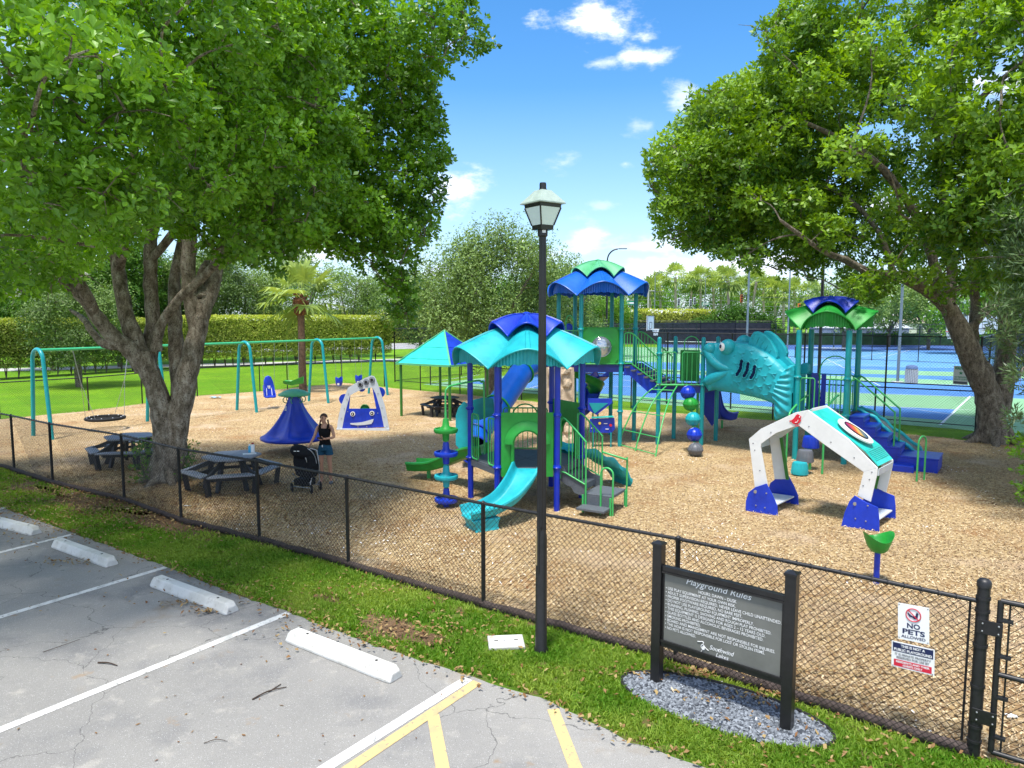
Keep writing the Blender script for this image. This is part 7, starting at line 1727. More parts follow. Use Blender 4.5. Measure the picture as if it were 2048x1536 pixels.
def clump_points(C, Rr, per, seed, flat=.75, shell=.45):
    r = np.random.default_rng(seed); P = []; A = []; T = []
    for (c, rd) in zip(C, Rr):
        n = max(6, int(per * (rd / .9) ** 2)); d = norm(r.normal(size=(n, 3))); f = (shell + (1 - shell) * r.random((n, 1))) * (1 + .25 * (r.random((n, 1)) - .5))
        p = c + d * f * rd * np.array([1, 1, flat]); P.append(p); A.append(d * .8 + np.array([0, 0, .55]) + r.normal(size=(n, 3)) * .35); T.append(np.full(n, r.random()))
    return np.vstack(P), np.vstack(A), np.concatenate(T)
def limb(mb, pts, radii, n=10, sub=4, wob=.0, seed=0):
    rr = random.Random(seed); P = catmull(pts, sub); P = [p + Vector((rr.uniform(-wob, wob), rr.uniform(-wob, wob), 0)) for p in P]; R = lerpr(radii, len(P)); mb.tube(P, [x * (1 + rr.uniform(-.07, .07)) for x in R], n); return P
def connect(mb, limbs, C, r0=.035, seed=1):
    """grow side branches: every clump hangs on the nearest limb point or on an earlier branch"""
    rr = random.Random(seed); N_ = [tuple(p) for l in limbs for p in l[len(l) // 3:]]; arr = np.array(N_); C = np.array(C)
    d0 = np.array([np.min(np.linalg.norm(arr - c, axis=1)) for c in C]); order = np.argsort(d0); nodes = arr
    for i in order:
        c = C[i]; d = np.linalg.norm(nodes - c, axis=1) + np.maximum(0, nodes[:, 2] - c[2]) * .8; k = int(np.argmin(d)); a = Vector(nodes[k]); b = Vector(c); L_ = (b - a).length
        m_ = (a + b) / 2 + Vector((rr.uniform(-.15, .15) * L_, rr.uniform(-.15, .15) * L_, .10 * L_)); q = catmull([a, m_, b], 4); R_ = min(r0 * .55 + .008 * L_, .03)
        mb.tube(q, lerpr((R_, R_ * .7, .010), len(q)), 5, cap=False); nodes = np.vstack([nodes, np.array([tuple(q[len(q) // 2]), tuple(b)])])
        for _ in range(3): e = b + Vector((rr.gauss(0, .25), rr.gauss(0, .25), rr.gauss(0, .18))); mb.tube([q[-3], (q[-2] + e) / 2 + Vector((0, 0, .05)), e], [.010, .008, .004], 4, cap=False)
def masked_clumps(cen, semi, n, poly, rmin, rmax, seed, shell=.5, zmin=-1e9, keep=None):
    r = np.random.default_rng(seed); C = []; R_ = []; cen = np.array(cen); semi = np.array(semi)
    tries = 0
    while len(C) < n and tries < 60000:
        tries += 1
        d = r.normal(size=3); d /= np.linalg.norm(d); f = shell + (1 - shell) * r.random() ** .6; c = cen + d * f * semi; rd = rmin + (rmax - rmin) * r.random()
        if c[2] < zmin or c[1] < 3.5: continue
        x, y = project(c[None]); pr = FPX * rd / c[1] * .62; ok = True
        if -400 < x[0] < 2448 and -400 < y[0] < 1800:
            a = np.linspace(0, 2 * PI, 9)[:-1]; ok = inpoly(x[0] + pr * np.cos(a), y[0] + pr * .7 * np.sin(a), poly).sum() >= 6
        if not ok or (keep is not None and not keep(c)): continue
        if C and np.min(np.linalg.norm(np.array(C) - c, axis=1)) < rd * .80: continue
        C.append(c); R_.append(rd)
    return np.array(C), np.array(R_)
def edge_filter(P, poly, jitter, seed, holes=()):
    r = np.random.default_rng(seed); x, y = project(P); x = x + r.normal(size=len(x)) * jitter; y = y + r.normal(size=len(x)) * jitter
    k = inpoly(x, y, poly) | (x < -350) | (x > 2400) | (y < -350)
    for (hx, hy, hr, pr) in holes: k &= ~((np.hypot(x - hx, y - hy) < hr) & (r.random(len(x)) < pr))
    return k

# ---- big left tree
LT = G(333, 962)
PL_ = [(-2500, -2500), (930, -2500), (950, -30), (975, 30), (985, 75), (1003, 98), (968, 110), (945, 150), (915, 120), (880, 150), (872, 180), (888, 240), (905, 300), (898, 340), (905, 360), (885, 410), (870, 430), (885, 480), (858, 498), (832, 540), (838, 600), (826, 650), (795, 660), (770, 630), (762, 560), (725, 545), (690, 520), (640, 500), (575, 528), (545, 570), (520, 540), (470, 520), (430, 540), (395, 490), (340, 470), (280, 490), (240, 500), (205, 530), (160, 560), (110, 580), (60, 590), (0, 600), (-200, 640), (-2500, 800)]
r = empty('shade_tree', (LT.x, LT.y, 0), 'huge broad leaved tree with several gray trunks shading the picnic tables', 'tree')
Y0 = LT.y
def LP(px, py, dy=0): return D(px, py, Y0 + dy)
tb = MB(); limbs = []
base = [Vector((LT.x, LT.y, -.05)), LP(333, 900), LP(322, 840, -.05)]
limbs.append(limb(tb, [Vector((LT.x - .02, LT.y, -.05)), LP(332, 915), LP(330, 860), LP(320, 800), LP(300, 745, -.1), LP(282, 705, -.2)], (.40, .30, .28, .25, .23, .21), 16, wob=.02, seed=1))
limbs.append(limb(tb, [LP(345, 930), LP(352, 860), LP(366, 790, .05), LP(382, 720, .1), LP(396, 660, .2), LP(402, 600, .3)], (.32, .27, .26, .23, .21, .19), 14, wob=.02, seed=2))
for k_ in range(7):
    t = 2 * PI * k_ / 7; q = Vector((math.cos(t), math.sin(t), 0)); tb.tube([LT + q * .75 + Z * -.06, LT + q * .40 + Z * .10, LT + q * .20 + Z * .55], [.06, .11, .13], 8)
for pts, rads, s_ in (
    ([(290, 735, -.1), (262, 700, -.3), (225, 672, -.5), (190, 628, -.8), (160, 590, -1.1), (110, 560, -1.5), (40, 540, -2.2), (-60, 500, -3)], (.24, .20, .17, .15, .13, .12, .09, .05), 3),
    ([(288, 720, -.1), (262, 660, -.1), (246, 600, 0), (236, 540, .2), (225, 470, .5), (190, 380, 1), (150, 280, 1.5)], (.22, .19, .17, .16, .13, .1, .05), 4),
    ([(296, 725, .1), (305, 650, .3), (302, 570, .4), (302, 480, .5), (320, 380, .6), (345, 260, .8), (360, 120, 1.2)], (.20, .17, .16, .15, .13, .10, .05), 5),
    ([(312, 700, -.1), (322, 650, -.2), (360, 595, -.5), (400, 560, -.8), (440, 520, -1.2), (500, 450, -1.8), (560, 380, -2.2)], (.14, .11, .10, .10, .09, .07, .04), 6),
    ([(360, 800, .1), (355, 720, .4), (350, 640, .6), (350, 560, .8), (370, 460, 1.2), (400, 340, 1.6)], (.20, .18, .16, .14, .12, .06), 7),
    ([(396, 660, .2), (380, 590, .2), (378, 520, .1), (385, 420, 0), (400, 300, -.4), (420, 160, -.9)], (.20, .17, .16, .14, .11, .05), 8),
    ([(400, 640, .2), (424, 575, .5), (440, 510, .8), (480, 440, 1.2), (560, 360, 1.8), (650, 260, 2.4), (760, 170, 3)], (.21, .18, .16, .14, .12, .09, .05), 9),
    ([(404, 600, .3), (412, 540, 1), (470, 480, 2), (560, 430, 3), (680, 400, 3.8), (800, 330, 4.2)], (.2, .16, .14, .12, .1, .05), 10),
    ([(250, 690, -.2), (215, 690, -.2), (190, 672, 0), (170, 640, .3), (140, 620, .8)], (.12, .10, .09, .07, .03), 11),
    ([(236, 540, .2), (260, 420, -1.5), (270, 320, -3.2), (260, 230, -4.8)], (.14, .12, .09, .04), 12),
    ([(190, 628, -.8), (120, 480, -2.4), (60, 340, -4.2), (40, 220, -5.6)], (.13, .11, .08, .04), 13),
    ([(302, 520, .4), (400, 400, 0), (460, 300, -.6), (500, 200, -1)], (.11, .09, .06, .03), 14),
    ([(412, 540, 1), (520, 500, 1.5), (640, 470, 2.2), (740, 500, 2.6), (800, 570, 2.4)], (.08, .07, .05, .04, .015), 15),
    ([(-60, 500, -3), (-260, 420, -3.6), (-480, 330, -4)], (.1, .08, .04), 16)):
    limbs.append(limb(tb, [LP(*p) for p in pts], rads, 10, wob=.015, seed=s_))
holes = [(690, 185, 26, .75), (655, 240, 20, .6), (600, 430, 14, .7), (745, 215, 18, .6), (640, 560, 18, .7), (400, 470, 15, .6), (360, 560, 26, .75), (800, 330, 16, .7), (760, 300, 16, .5), (210, 590, 22, .6), (450, 470, 16, .5), (150, 20, 20, .6)]
C, Rr = masked_clumps((-7.2, 13.2, 8.3), (9.2, 7.0, 5.3), 270, PL_, .5, 1.05, 3, .5, 4.0, keep=lambda c: c[0] < -4.3 or c[1] > 17.0)
C2, R2 = masked_clumps((-3.6, 19.0, 8.2), (3.6, 2.4, 5.0), 95, PL_, .5, 1.0, 77, .2, 4.4, keep=lambda c: c[1] > 17.2)
C3, R3 = masked_clumps((-5.0, 13.6, 7.6), (2.4, 5.4, 4.0), 150, PL_, .45, .95, 78, .15, 4.4, keep=lambda c: c[0] < -3.7)
C = np.vstack([C, C2, C3]); Rr = np.concatenate([Rr, R2, R3])
# hanging masses on the right lower edge
ex = [(800, 600, 1.6, .7), (806, 560, 1.4, .7), (795, 635, 1.6, .55), (815, 625, 1.5, .5), (775, 570, 1.4, .6), (800, 530, 1.6, .7), (740, 520, 1.2, .7), (850, 470, 1.6, .5), (700, 490, 1, .6), (870, 390, 2, .5), (880, 320, 2, .5), (650, 470, 1, .6), (860, 250, 2, .6), (955, 90, 2.4, .4), (900, 80, 2.4, .6), (930, 30, 2.4, .6), (980, 95, 2.4, .25), (840, 160, 2.4, .7), (780, 90, 2, .8), (850, 60, 2.4, .8), (820, 240, 2, .7), (860, 440, 2, .5), (840, 350, 2, .7), (800, 420, 2, .7), (760, 480, 1.6, .6), (780, 300, 2, .8), (740, 380, 2, .8), (720, 260, 2, .8), (800, 180, 2, .8), (750, 160, 2, .8), (500, 500, -2, .6), (430, 500, -2.4, .5), (340, 420, -3, .7), (30, 590, -4, .5), (95, 570, -4, .5), (165, 550, -3.6, .5), (0, 560, -5, .6), (70, 520, -5, .6), (120, 540, -3.4, .6), (30, 560, -3, .6), (560, 480, -1.5, .5), (200, 480, -3, .5),
      (20, 150, -8.5, .6), (60, 260, -8.6, .55), (110, 200, -8.3, .6), (200, 130, -8, .6), (30, 330, -8.8, .5), (90, 420, -8.4, .5), (190, 300, -8, .5), (250, 220, -7.8, .55), (330, 170, -7.4, .55), (380, 260, -7.2, .5), (300, 370, -7.2, .5), (430, 130, -4.5, .6), (520, 190, -3.6, .6), (600, 110, -3, .6), (130, 60, -8.2, .5), (480, 300, -3.8, .6), (380, 60, -5, .6), (560, 60, -3.4, .6), (240, 400, -7.2, .45), (690, 270, -.5, .6), (720, 400, 0, .6), (640, 340, -1.5, .6), (780, 450, 1, .6)]
C = np.vstack([C, [tuple(LP(x, y, dy)) for x, y, dy, _ in ex]]); Rr = np.concatenate([Rr, [e[3] for e in ex]])
connect(tb, limbs, C, .030, 2)
tb.build('trunk', M['bark'], r, smooth=70, fix=False)
P, A, T = clump_points(C, Rr, 112, 4, .66, .5)
k_ = edge_filter(P, PL_, 7, 5, holes); P, A, T = P[k_], A[k_], T[k_]
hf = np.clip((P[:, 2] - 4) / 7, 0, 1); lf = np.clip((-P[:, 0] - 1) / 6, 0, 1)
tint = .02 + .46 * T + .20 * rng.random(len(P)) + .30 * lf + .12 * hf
nr_ = P[:, 1] < 12.6
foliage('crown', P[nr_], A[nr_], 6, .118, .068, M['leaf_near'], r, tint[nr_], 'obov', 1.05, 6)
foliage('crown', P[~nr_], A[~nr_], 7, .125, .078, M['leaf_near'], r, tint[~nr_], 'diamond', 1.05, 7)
# ---- big right tree
RT = G(1988, 885)
PR_ = [(1600, -2500), (1590, -60), (1570, 0), (1555, 35), (1512, 42), (1506, 70), (1524, 100), (1515, 130), (1480, 150), (1440, 168), (1408, 190), (1378, 182), (1392, 212), (1350, 232), (1330, 262), (1296, 285), (1286, 330), (1300, 372), (1300, 420), (1312, 470), (1326, 488), (1345, 470), (1378, 515), (1405, 488), (1430, 520), (1470, 512), (1510, 545), (1540, 520), (1575, 560), (1600, 545), (1622, 560), (1665, 520), (1690, 590), (1740, 612), (1775, 585), (1830, 560), (1880, 600), (1905, 640), (1960, 560), (2010, 640), (2200, 700), (4500, 800), (4500, -2500)]
r = empty('shade_tree', (RT.x, RT.y, 0), 'huge light green tree with a leaning brown trunk at the right side', 'tree')
YR = RT.y
def RP(px, py, dy=0): return D(px, py, YR + dy)
tb = MB(); limbs = []
limbs.append(limb(tb, [Vector((RT.x, RT.y, -.05)), RP(1984, 850), RP(1978, 800), RP(1962, 755), RP(1940, 705), RP(1918, 660), RP(1898, 615)], (.55, .42, .38, .37, .34, .30, .25), 16, wob=.025, seed=21))
limbs.append(limb(tb, [RP(1995, 830), RP(2005, 770, .1), RP(2012, 700, .3), RP(2014, 640, .4), RP(2008, 560, .6), RP(2000, 440, 1)], (.36, .30, .27, .25, .2, .1), 12, wob=.025, seed=22))
for k_ in range(6):
    t = 2 * PI * k_ / 6; q = Vector((math.cos(t), math.sin(t), 0)); tb.tube([RT + q * .95 + Z * -.06, RT + q * .55 + Z * .12, RT + q * .30 + Z * .5], [.08, .14, .16], 8)
for pts, rads, s_ in (
    ([(1905, 630, 0), (1870, 592, -.3), (1830, 568, -.6), (1790, 552, -1), (1740, 545, -1.5), (1690, 520, -2), (1640, 498, -2.6), (1560, 440, -3)], (.22, .19, .17, .14, .11, .10, .07, .04), 23),
    ([(1898, 610, 0), (1880, 565, .2), (1868, 530, .3), (1850, 470, .2), (1800, 380, -.4), (1720, 300, -1), (1600, 240, -2)], (.20, .16, .15, .13, .12, .1, .05), 24),
    ([(1896, 612, .1), (1905, 540, .5), (1890, 450, .8), (1880, 320, 1), (1860, 180, 1)], (.18, .15, .14, .11, .05), 25),
    ([(1930, 668, .1), (1955, 640, .2), (1985, 602, .4), (1990, 560, .6), (2020, 480, .8)], (.14, .12, .10, .09, .05), 26),
    ([(1945, 690, .5), (1950, 620, .8), (1948, 540, .9), (1950, 440, 1), (1980, 300, 1)], (.17, .15, .14, .12, .06), 27),
    ([(1880, 320, 1), (1960, 200, -1), (2050, 120, -2)], (.12, .09, .05), 29),
    ([(1790, 552, -1), (1760, 470, -1), (1700, 400, -.5), (1600, 360, 0), (1480, 350, .6)], (.1, .08, .06, .04, .02), 30)):
    limbs.append(limb(tb, [RP(*p) for p in pts], rads, 10, wob=.02, seed=s_))
C, Rr = masked_clumps((13.0, 20.0, 9.6), (10.2, 7.2, 6.7), 380, PR_, .55, 1.2, 9, .5, 4.6, keep=lambda c: not (c[0] < 10 and c[1] < 19.0))
C2, R2 = masked_clumps((14.0, 15.0, 8.6), (5.0, 3.4, 5.5), 110, PR_, .5, 1.1, 79, .4, 4.8, keep=lambda c: c[0] > 9.6)
C3, R3 = masked_clumps((7.5, 23.5, 8.8), (5.5, 1.8, 5.5), 110, PR_, .55, 1.1, 80, .1, 5.0)
C = np.vstack([C, C2, C3]); Rr = np.concatenate([Rr, R2, R3])
ex = [(1345, 485, -.6, .35), (1405, 480, -.6, .3), (1440, 505, -.6, .4), (1500, 530, -.6, .4), (1555, 540, -.6, .4), (1615, 555, -.8, .4), (1690, 585, -.8, .4), (1740, 605, -.8, .4), (1770, 590, -1, .5), (1310, 330, -1, .6), (1360, 400, -1, .8), (1420, 440, -1, .8), (1400, 350, -1, .9), (1450, 280, -1, .9), (1500, 400, -1, .9), (1520, 330, -1, .9), (1560, 450, -1, .8), (1560, 220, -1, .9), (1620, 320, -1, .9), (1650, 430, -1, .8), (1600, 130, -1, .9), (1680, 220, -1, .9), (1720, 480, -1, .8), (1700, 380, 0, .9), (1760, 300, 0, .9), (1700, 120, 0, .9), (1780, 500, 0, .7), (1640, 510, 0, .6), (1800, 140, 0, .9), (1860, 240, 0, .9), (1330, 420, -0.3, .55), (1330, 460, -0.3, .35), (1345, 290, -0.8, .6), (1300, 370, -0.8, .3), (1385, 480, -0.3, .5), (1440, 480, -0.3, .55), (1500, 500, -0.3, .6), (1540, 100, -3, .6), (1530, 60, -3, .4), (1430, 215, -0.8, .6), (1480, 190, -0.8, .6), (1560, 160, -0.8, .7), (1390, 200, -0.8, .25), (1590, 520, -0.8, .5), (1660, 470, -0.4, .6), (1720, 570, -3, .5), (1780, 540, -3, .6), (1850, 560, -2.5, .6), (1400, 400, -1.2, .7), (1480, 340, -1.8, .8), (1560, 260, -2.3, .8), (1640, 180, -2.8, .8), (1600, 400, -2.2, .8), (1700, 300, -6, .8), (1800, 200, -6.2, .8), (1900, 120, -6.4, .8), (1800, 420, -5, .8), (1900, 330, -5.6, .8), (1990, 260, -6, .8), (1740, 90, -6, .8), (1900, 450, -4, .8), (1960, 60, -6.4, .8), (1980, 400, -5, .7), (1880, 590, -2.4, .35), (1560, 20, -0.8, .5), (1640, 60, -1.8, .7), (1380, 330, -1.4, .6)]
C = np.vstack([C, [tuple(RP(x, y, dy)) for x, y, dy, _ in ex]]); Rr = np.concatenate([Rr, [e[3] for e in ex]])
connect(tb, limbs, C, .030, 5)
tb.build('trunk', M['bark_r'], r, smooth=70, fix=False)
P, A, T = clump_points(C, Rr, 108, 14, .68, .5)
k_ = edge_filter(P, PR_, 8, 15, [(1780, 330, 14, .8), (1745, 310, 12, .7), (1770, 345, 14, .7), (1560, 300, 12, .6), (1850, 260, 14, .5), (1990, 545, 25, .6), (1940, 520, 18, .6), (1600, 390, 12, .5), (1710, 260, 16, .5), (1480, 400, 12, .6), (1900, 600, 22, .5)]); P, A, T = P[k_], A[k_], T[k_]
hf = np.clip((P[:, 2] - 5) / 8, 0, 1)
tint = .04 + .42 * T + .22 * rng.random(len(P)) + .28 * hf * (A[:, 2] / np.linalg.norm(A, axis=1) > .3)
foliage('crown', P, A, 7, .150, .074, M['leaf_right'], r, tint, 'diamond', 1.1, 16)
# ---- narrow leaved tree at the right edge
PN = [(2600, 200), (2060, 330), (2020, 380), (1985, 440), (1962, 470), (1978, 520), (1955, 560), (1985, 600), (1962, 640), (1995, 690), (1960, 725), (1985, 745), (2005, 790), (1990, 830), (2012, 880), (2080, 900), (2600, 950)]
nb = D(2110, 905, 14.2)
r = empty('small_tree', (nb.x, nb.y, 0), 'narrow leaved gray green tree reaching in from the right edge', 'tree')
C, Rr = masked_clumps((11.6, 13.8, 4.0), (2.9, 1.8, 2.7), 75, PN, .30, .55, 31, .3, .9)
tb = MB(); l1 = limb(tb, [Vector((nb.x, nb.y, -.05)), Vector((nb.x - .1, nb.y, 1.5)), Vector((nb.x - .4, nb.y, 3.2)), Vector((nb.x - .5, nb.y - .1, 5.4))], (.16, .12, .09, .03), 8); connect(tb, [l1], C, .016, 7); tb.build('trunk', M['bark_r'], r, smooth=60, fix=False)
P, A, T = clump_points(C, Rr, 280, 33, .9, .2); k_ = edge_filter(P, PN, 10, 34); P, A, T = P[k_], A[k_], T[k_]
foliage('crown', P, A, 6, .15, .026, M['leaf_narrow'], r, .2 + .5 * rng.random(len(P)) + .2 * T, 'diamond', .75, 35)
sb = D(2060, 900, 14.6)
r = empty('bush', (sb.x, sb.y, 0), 'bright green bush at the right edge below the narrow leaved tree', 'shrub')
C = np.array([(sb.x + .2, sb.y, .9), (sb.x - .05, sb.y, 1.35), (sb.x + .5, sb.y, .5), (sb.x + .7, sb.y, 1.3), (sb.x + .1, sb.y, .35)]); P, A, T = clump_points(C, [.42, .35, .4, .5, .35], 330, 36, .9, .2)
MB().tube([(sb.x + .2, sb.y, 0), (sb.x + .15, sb.y, 1.2)], .03, 6).build('stem', M['bark_r'], r)
foliage('foliage', P, A, 6, .12, .05, M['leaf_near'], r, .5 + .4 * rng.random(len(P)), 'diamond', 1, 37)
# small weeds climbing the foot of the left trunk
for i, (px, py, h, w, lb) in enumerate(((292, 955, 1.05, .30, 'loose green weed growing at the left foot of the big left trunk'), (372, 935, .95, .26, 'loose green weed growing at the right foot of the big left trunk'))):
    c = D(px, py, Y0 - .15 if i == 0 else Y0 + .1); c.z = 0; r = empty('weed', (c.x, c.y, 0), lb, 'plant', 'weeds at the foot of the big tree')
    mb = MB()
    for k_ in range(7): mb.tube([c, c + Vector((random.uniform(-w, w) * .6, random.uniform(-.15, .15), h * random.uniform(.5, 1)))], .006, 4)
    mb.build('stem', M['bark_far'], r)
    n = 130; P = np.stack([c.x + rng.normal(size=n) * w * .5, c.y + rng.normal(size=n) * .13, rng.random(n) * h], 1); foliage('foliage', P, rng.normal(size=(n, 3)) + np.array([0, 0, .6]), 5, .085, .035, M['leaf_near'], r, .2 + .3 * rng.random(n), 'diamond', 1, 40 + i)
# seedlings at the fence foot
# ---- background trees
def bg_tree(name, x, y, h, rx, m, label, trunk=.3, n=26, per=90, leaf=.20, zc=.60, seed=0, group='trees beyond the playground', rz=None, lean=0, bark='bark_far', tr=.18, tb_=.15, tsp=.45):
    r = empty(name, (x, y, 0), label, 'tree', group); rs = np.random.default_rng(seed + 100); rz = rz or h * .42; cz = h - rz
    d = norm(rs.normal(size=(n, 3))); f = (.35 + .65 * rs.random((n, 1)) ** .7); C = np.array([x + lean, y, cz]) + d * f * np.array([rx, rx * .8, rz]) * .82; Rr = rx * (.24 + .16 * rs.random(n)); C[:, 2] = np.maximum(C[:, 2], cz - rz * .9)
    tb = MB(); ls = []
    for k_ in range(4):
        t = rs.random() * 2 * PI; ls.append(limb(tb, [Vector((x, y, -.1)), Vector((x + lean * .2, y, h * trunk * .6)), Vector((x + lean * .5 + math.cos(t) * rx * .2, y + math.sin(t) * rx * .2, h * trunk * 1.2)), Vector((x + lean + math.cos(t) * rx * .5, y + math.sin(t) * rx * .4, cz + rz * .3))], (tr, tr * .8, tr * .5, tr * .2), 7, seed=seed + k_))
    connect(tb, ls, C, .03, seed); tb.build('trunk', M[bark], r, smooth=60, fix=False)
    P, A, T = clump_points(C, Rr, per * (.9 / Rr.mean()) ** 2, seed + 3, .85, .25)
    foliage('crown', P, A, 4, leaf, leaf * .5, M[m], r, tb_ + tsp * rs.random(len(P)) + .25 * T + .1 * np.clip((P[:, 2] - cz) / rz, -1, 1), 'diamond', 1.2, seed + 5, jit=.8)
    return r
def X(px, Y): return (px - 1024) / FPX * (Y * .9955 + .0)
oak = G(970, 795)
bg_tree('oak_tree', oak.x + .2, oak.y, 8.9, 4.6, 'leaf_olive', 'rounded olive green oak behind the blue capped teal roof', .38, 64, 190, .14, seed=1, lean=.3, bark='bark_r', tr=.22)
bg_tree('oak_tree', X(1120, 47), 47, 8.6, 4.0, 'leaf_olive', 'olive oak partly hidden behind the tall lamp post and the blue roof', .3, 40, 150, .17, seed=2)
bg_tree('oak_tree', X(1215, 70), 70, 6.4, 3.5, 'leaf_mid', 'low green tree seen under the blue roof between its teal posts', .3, 24, 80, .22, seed=23)
bg_tree('oak_tree', X(840, 62), 62, 8.2, 4.6, 'leaf_olive', 'pale olive tree just right of the drooping branches of the big left tree', .3, 34, 110, .2, seed=3)
bg_tree('oak_tree', X(700, 70), 70, 9.5, 5.0, 'leaf_olive', 'olive tree behind the hedge between the palm trunk and the hanging branches', .3, 34, 100, .22, seed=4)
bg_tree('oak_tree', X(590, 66), 66, 11, 5.2, 'leaf_olive', 'tall gray green tree directly behind the palm trunk', .3, 38, 100, .22, seed=5, tb_=.3)
bg_tree('oak_tree', X(485, 64), 64, 9.6, 4.2, 'leaf_olive', 'gray green oak behind the right trunk of the big left tree', .28, 40, 130, .16, seed=6, tb_=.2, bark='bark_r')
bg_tree('oak_tree', X(300, 60), 60, 9.0, 4.6, 'leaf_olive', 'olive tree behind the forked trunks of the big left tree', .3, 36, 120, .18, seed=7)
bg_tree('oak_tree', X(150, 40), 40, 6.4, 3.8, 'leaf_olive', 'dark olive tree hanging over the hedge above the first swing arch', .36, 40, 150, .14, seed=8, tb_=.02, tsp=.4, bark='bark_r')
bg_tree('oak_tree', X(-10, 56), 56, 9, 4.6, 'leaf_mid', 'dark green tree at the left edge behind the hedge', .3, 36, 120, .17, seed=9, tb_=.02)
bg_tree('oak_tree', X(235, 56), 56, 11.5, 5.0, 'leaf_mid', 'tall dark green tree behind the left limbs of the big tree', .25, 60, 130, .22, seed=17, tb_=.0, tsp=.35)
bg_tree('oak_tree', X(100, 52), 52, 10.5, 4.8, 'leaf_mid', 'tall dark green tree behind the first swing arch and the hedge', .25, 56, 130, .22, seed=18, tb_=.0, tsp=.35)
bg_tree('oak_tree', X(395, 60), 60, 11.0, 4.6, 'leaf_olive', 'tall dark tree behind the right limbs of the big tree', .25, 50, 120, .22, seed=19, tb_=.05, tsp=.35)
bg_tree('oak_tree', X(400, 80), 80, 12, 6.5, 'leaf_mid', 'far tall green tree seen between the trunks of the big left tree', .3, 30, 80, .3, seed=10)
bg_tree('oak_tree', X(60, 78), 78, 12, 6.5, 'leaf_mid', 'far green tree behind the left end of the hedge', .3, 30, 80, .3, seed=11)
bg_tree('oak_tree', X(1690, 82), 82, 9.6, 5.2, 'leaf_olive', 'olive tree behind the blue capped green roof, left of the gray court pole', .3, 40, 90, .26, seed=12, tb_=.25)
bg_tree('oak_tree', X(1780, 92), 92, 9.8, 5.6, 'leaf_mid', 'green tree behind the gray gable roof', .3, 34, 80, .3, seed=13, tb_=.25)
bg_tree('oak_tree', X(1860, 84), 84, 10, 5.6, 'leaf_olive', 'pale green tree behind the tan roof', .3, 34, 80, .3, seed=14, tb_=.3)
bg_tree('oak_tree', X(1945, 74), 74, 9.0, 5.0, 'leaf_mid', 'bright green tree seen through the limbs of the big right tree', .3, 30, 80, .26, seed=15, tb_=.4)
bg_tree('oak_tree', X(2050, 66), 66, 9.6, 5.2, 'leaf_mid', 'dark green tree behind the right end of the court', .3, 30, 80, .26, seed=16)
for i, (px, Y, h, rx, m) in enumerate(((1160, 125, 10, 7, 'leaf_mid'), (1260, 150, 12.5, 8, 'leaf_mid'), (1340, 170, 14, 9, 'leaf_mid'), (1420, 175, 15, 9, 'leaf_mid'), (1500, 180, 14.5, 9, 'leaf_mid'), (1580, 175, 12.5, 9, 'leaf_mid'), (1660, 165, 12, 9, 'leaf_mid'), (1740, 160, 13, 9, 'leaf_olive'), (1010, 130, 12, 8, 'leaf_mid'), (900, 140, 12, 9, 'leaf_mid'), (780, 130, 13, 8, 'leaf_olive'), (560, 140, 14, 10, 'leaf_mid'), (250, 110, 13, 9, 'leaf_mid'), (-80, 90, 13, 8, 'leaf_mid'), (1960, 140, 13, 10, 'leaf_mid'), (2100, 120, 13, 10, 'leaf_mid'))):
    lbs = ['far tree under the left eave of the tall blue roof', 'far tree just right of the tall blue roof', 'far rounded tree behind the leftmost palms', 'far tree rising behind the middle palms', 'far tree behind the lone front palm', 'far tree right of the double armed court light', 'far tree left of the tall black pole', 'far tree right of the tall black pole', 'far tree behind the lamp post', 'far tree low behind the small oak', 'far pale tree right of the hanging branches', 'far tree behind the palm with the shaggy head', 'far tree behind the swing frame and big trunk', 'far tree at the left edge of the photo', 'far tree behind the trunk of the big right tree', 'far tree at the right edge of the photo']
    bg_tree('far_tree', X(px, Y), Y, h, rx, m, lbs[i], .2, 30, 42, .55, seed=50 + i, group='far trees on the horizon', tb_=.12 + .1 * (i % 3))
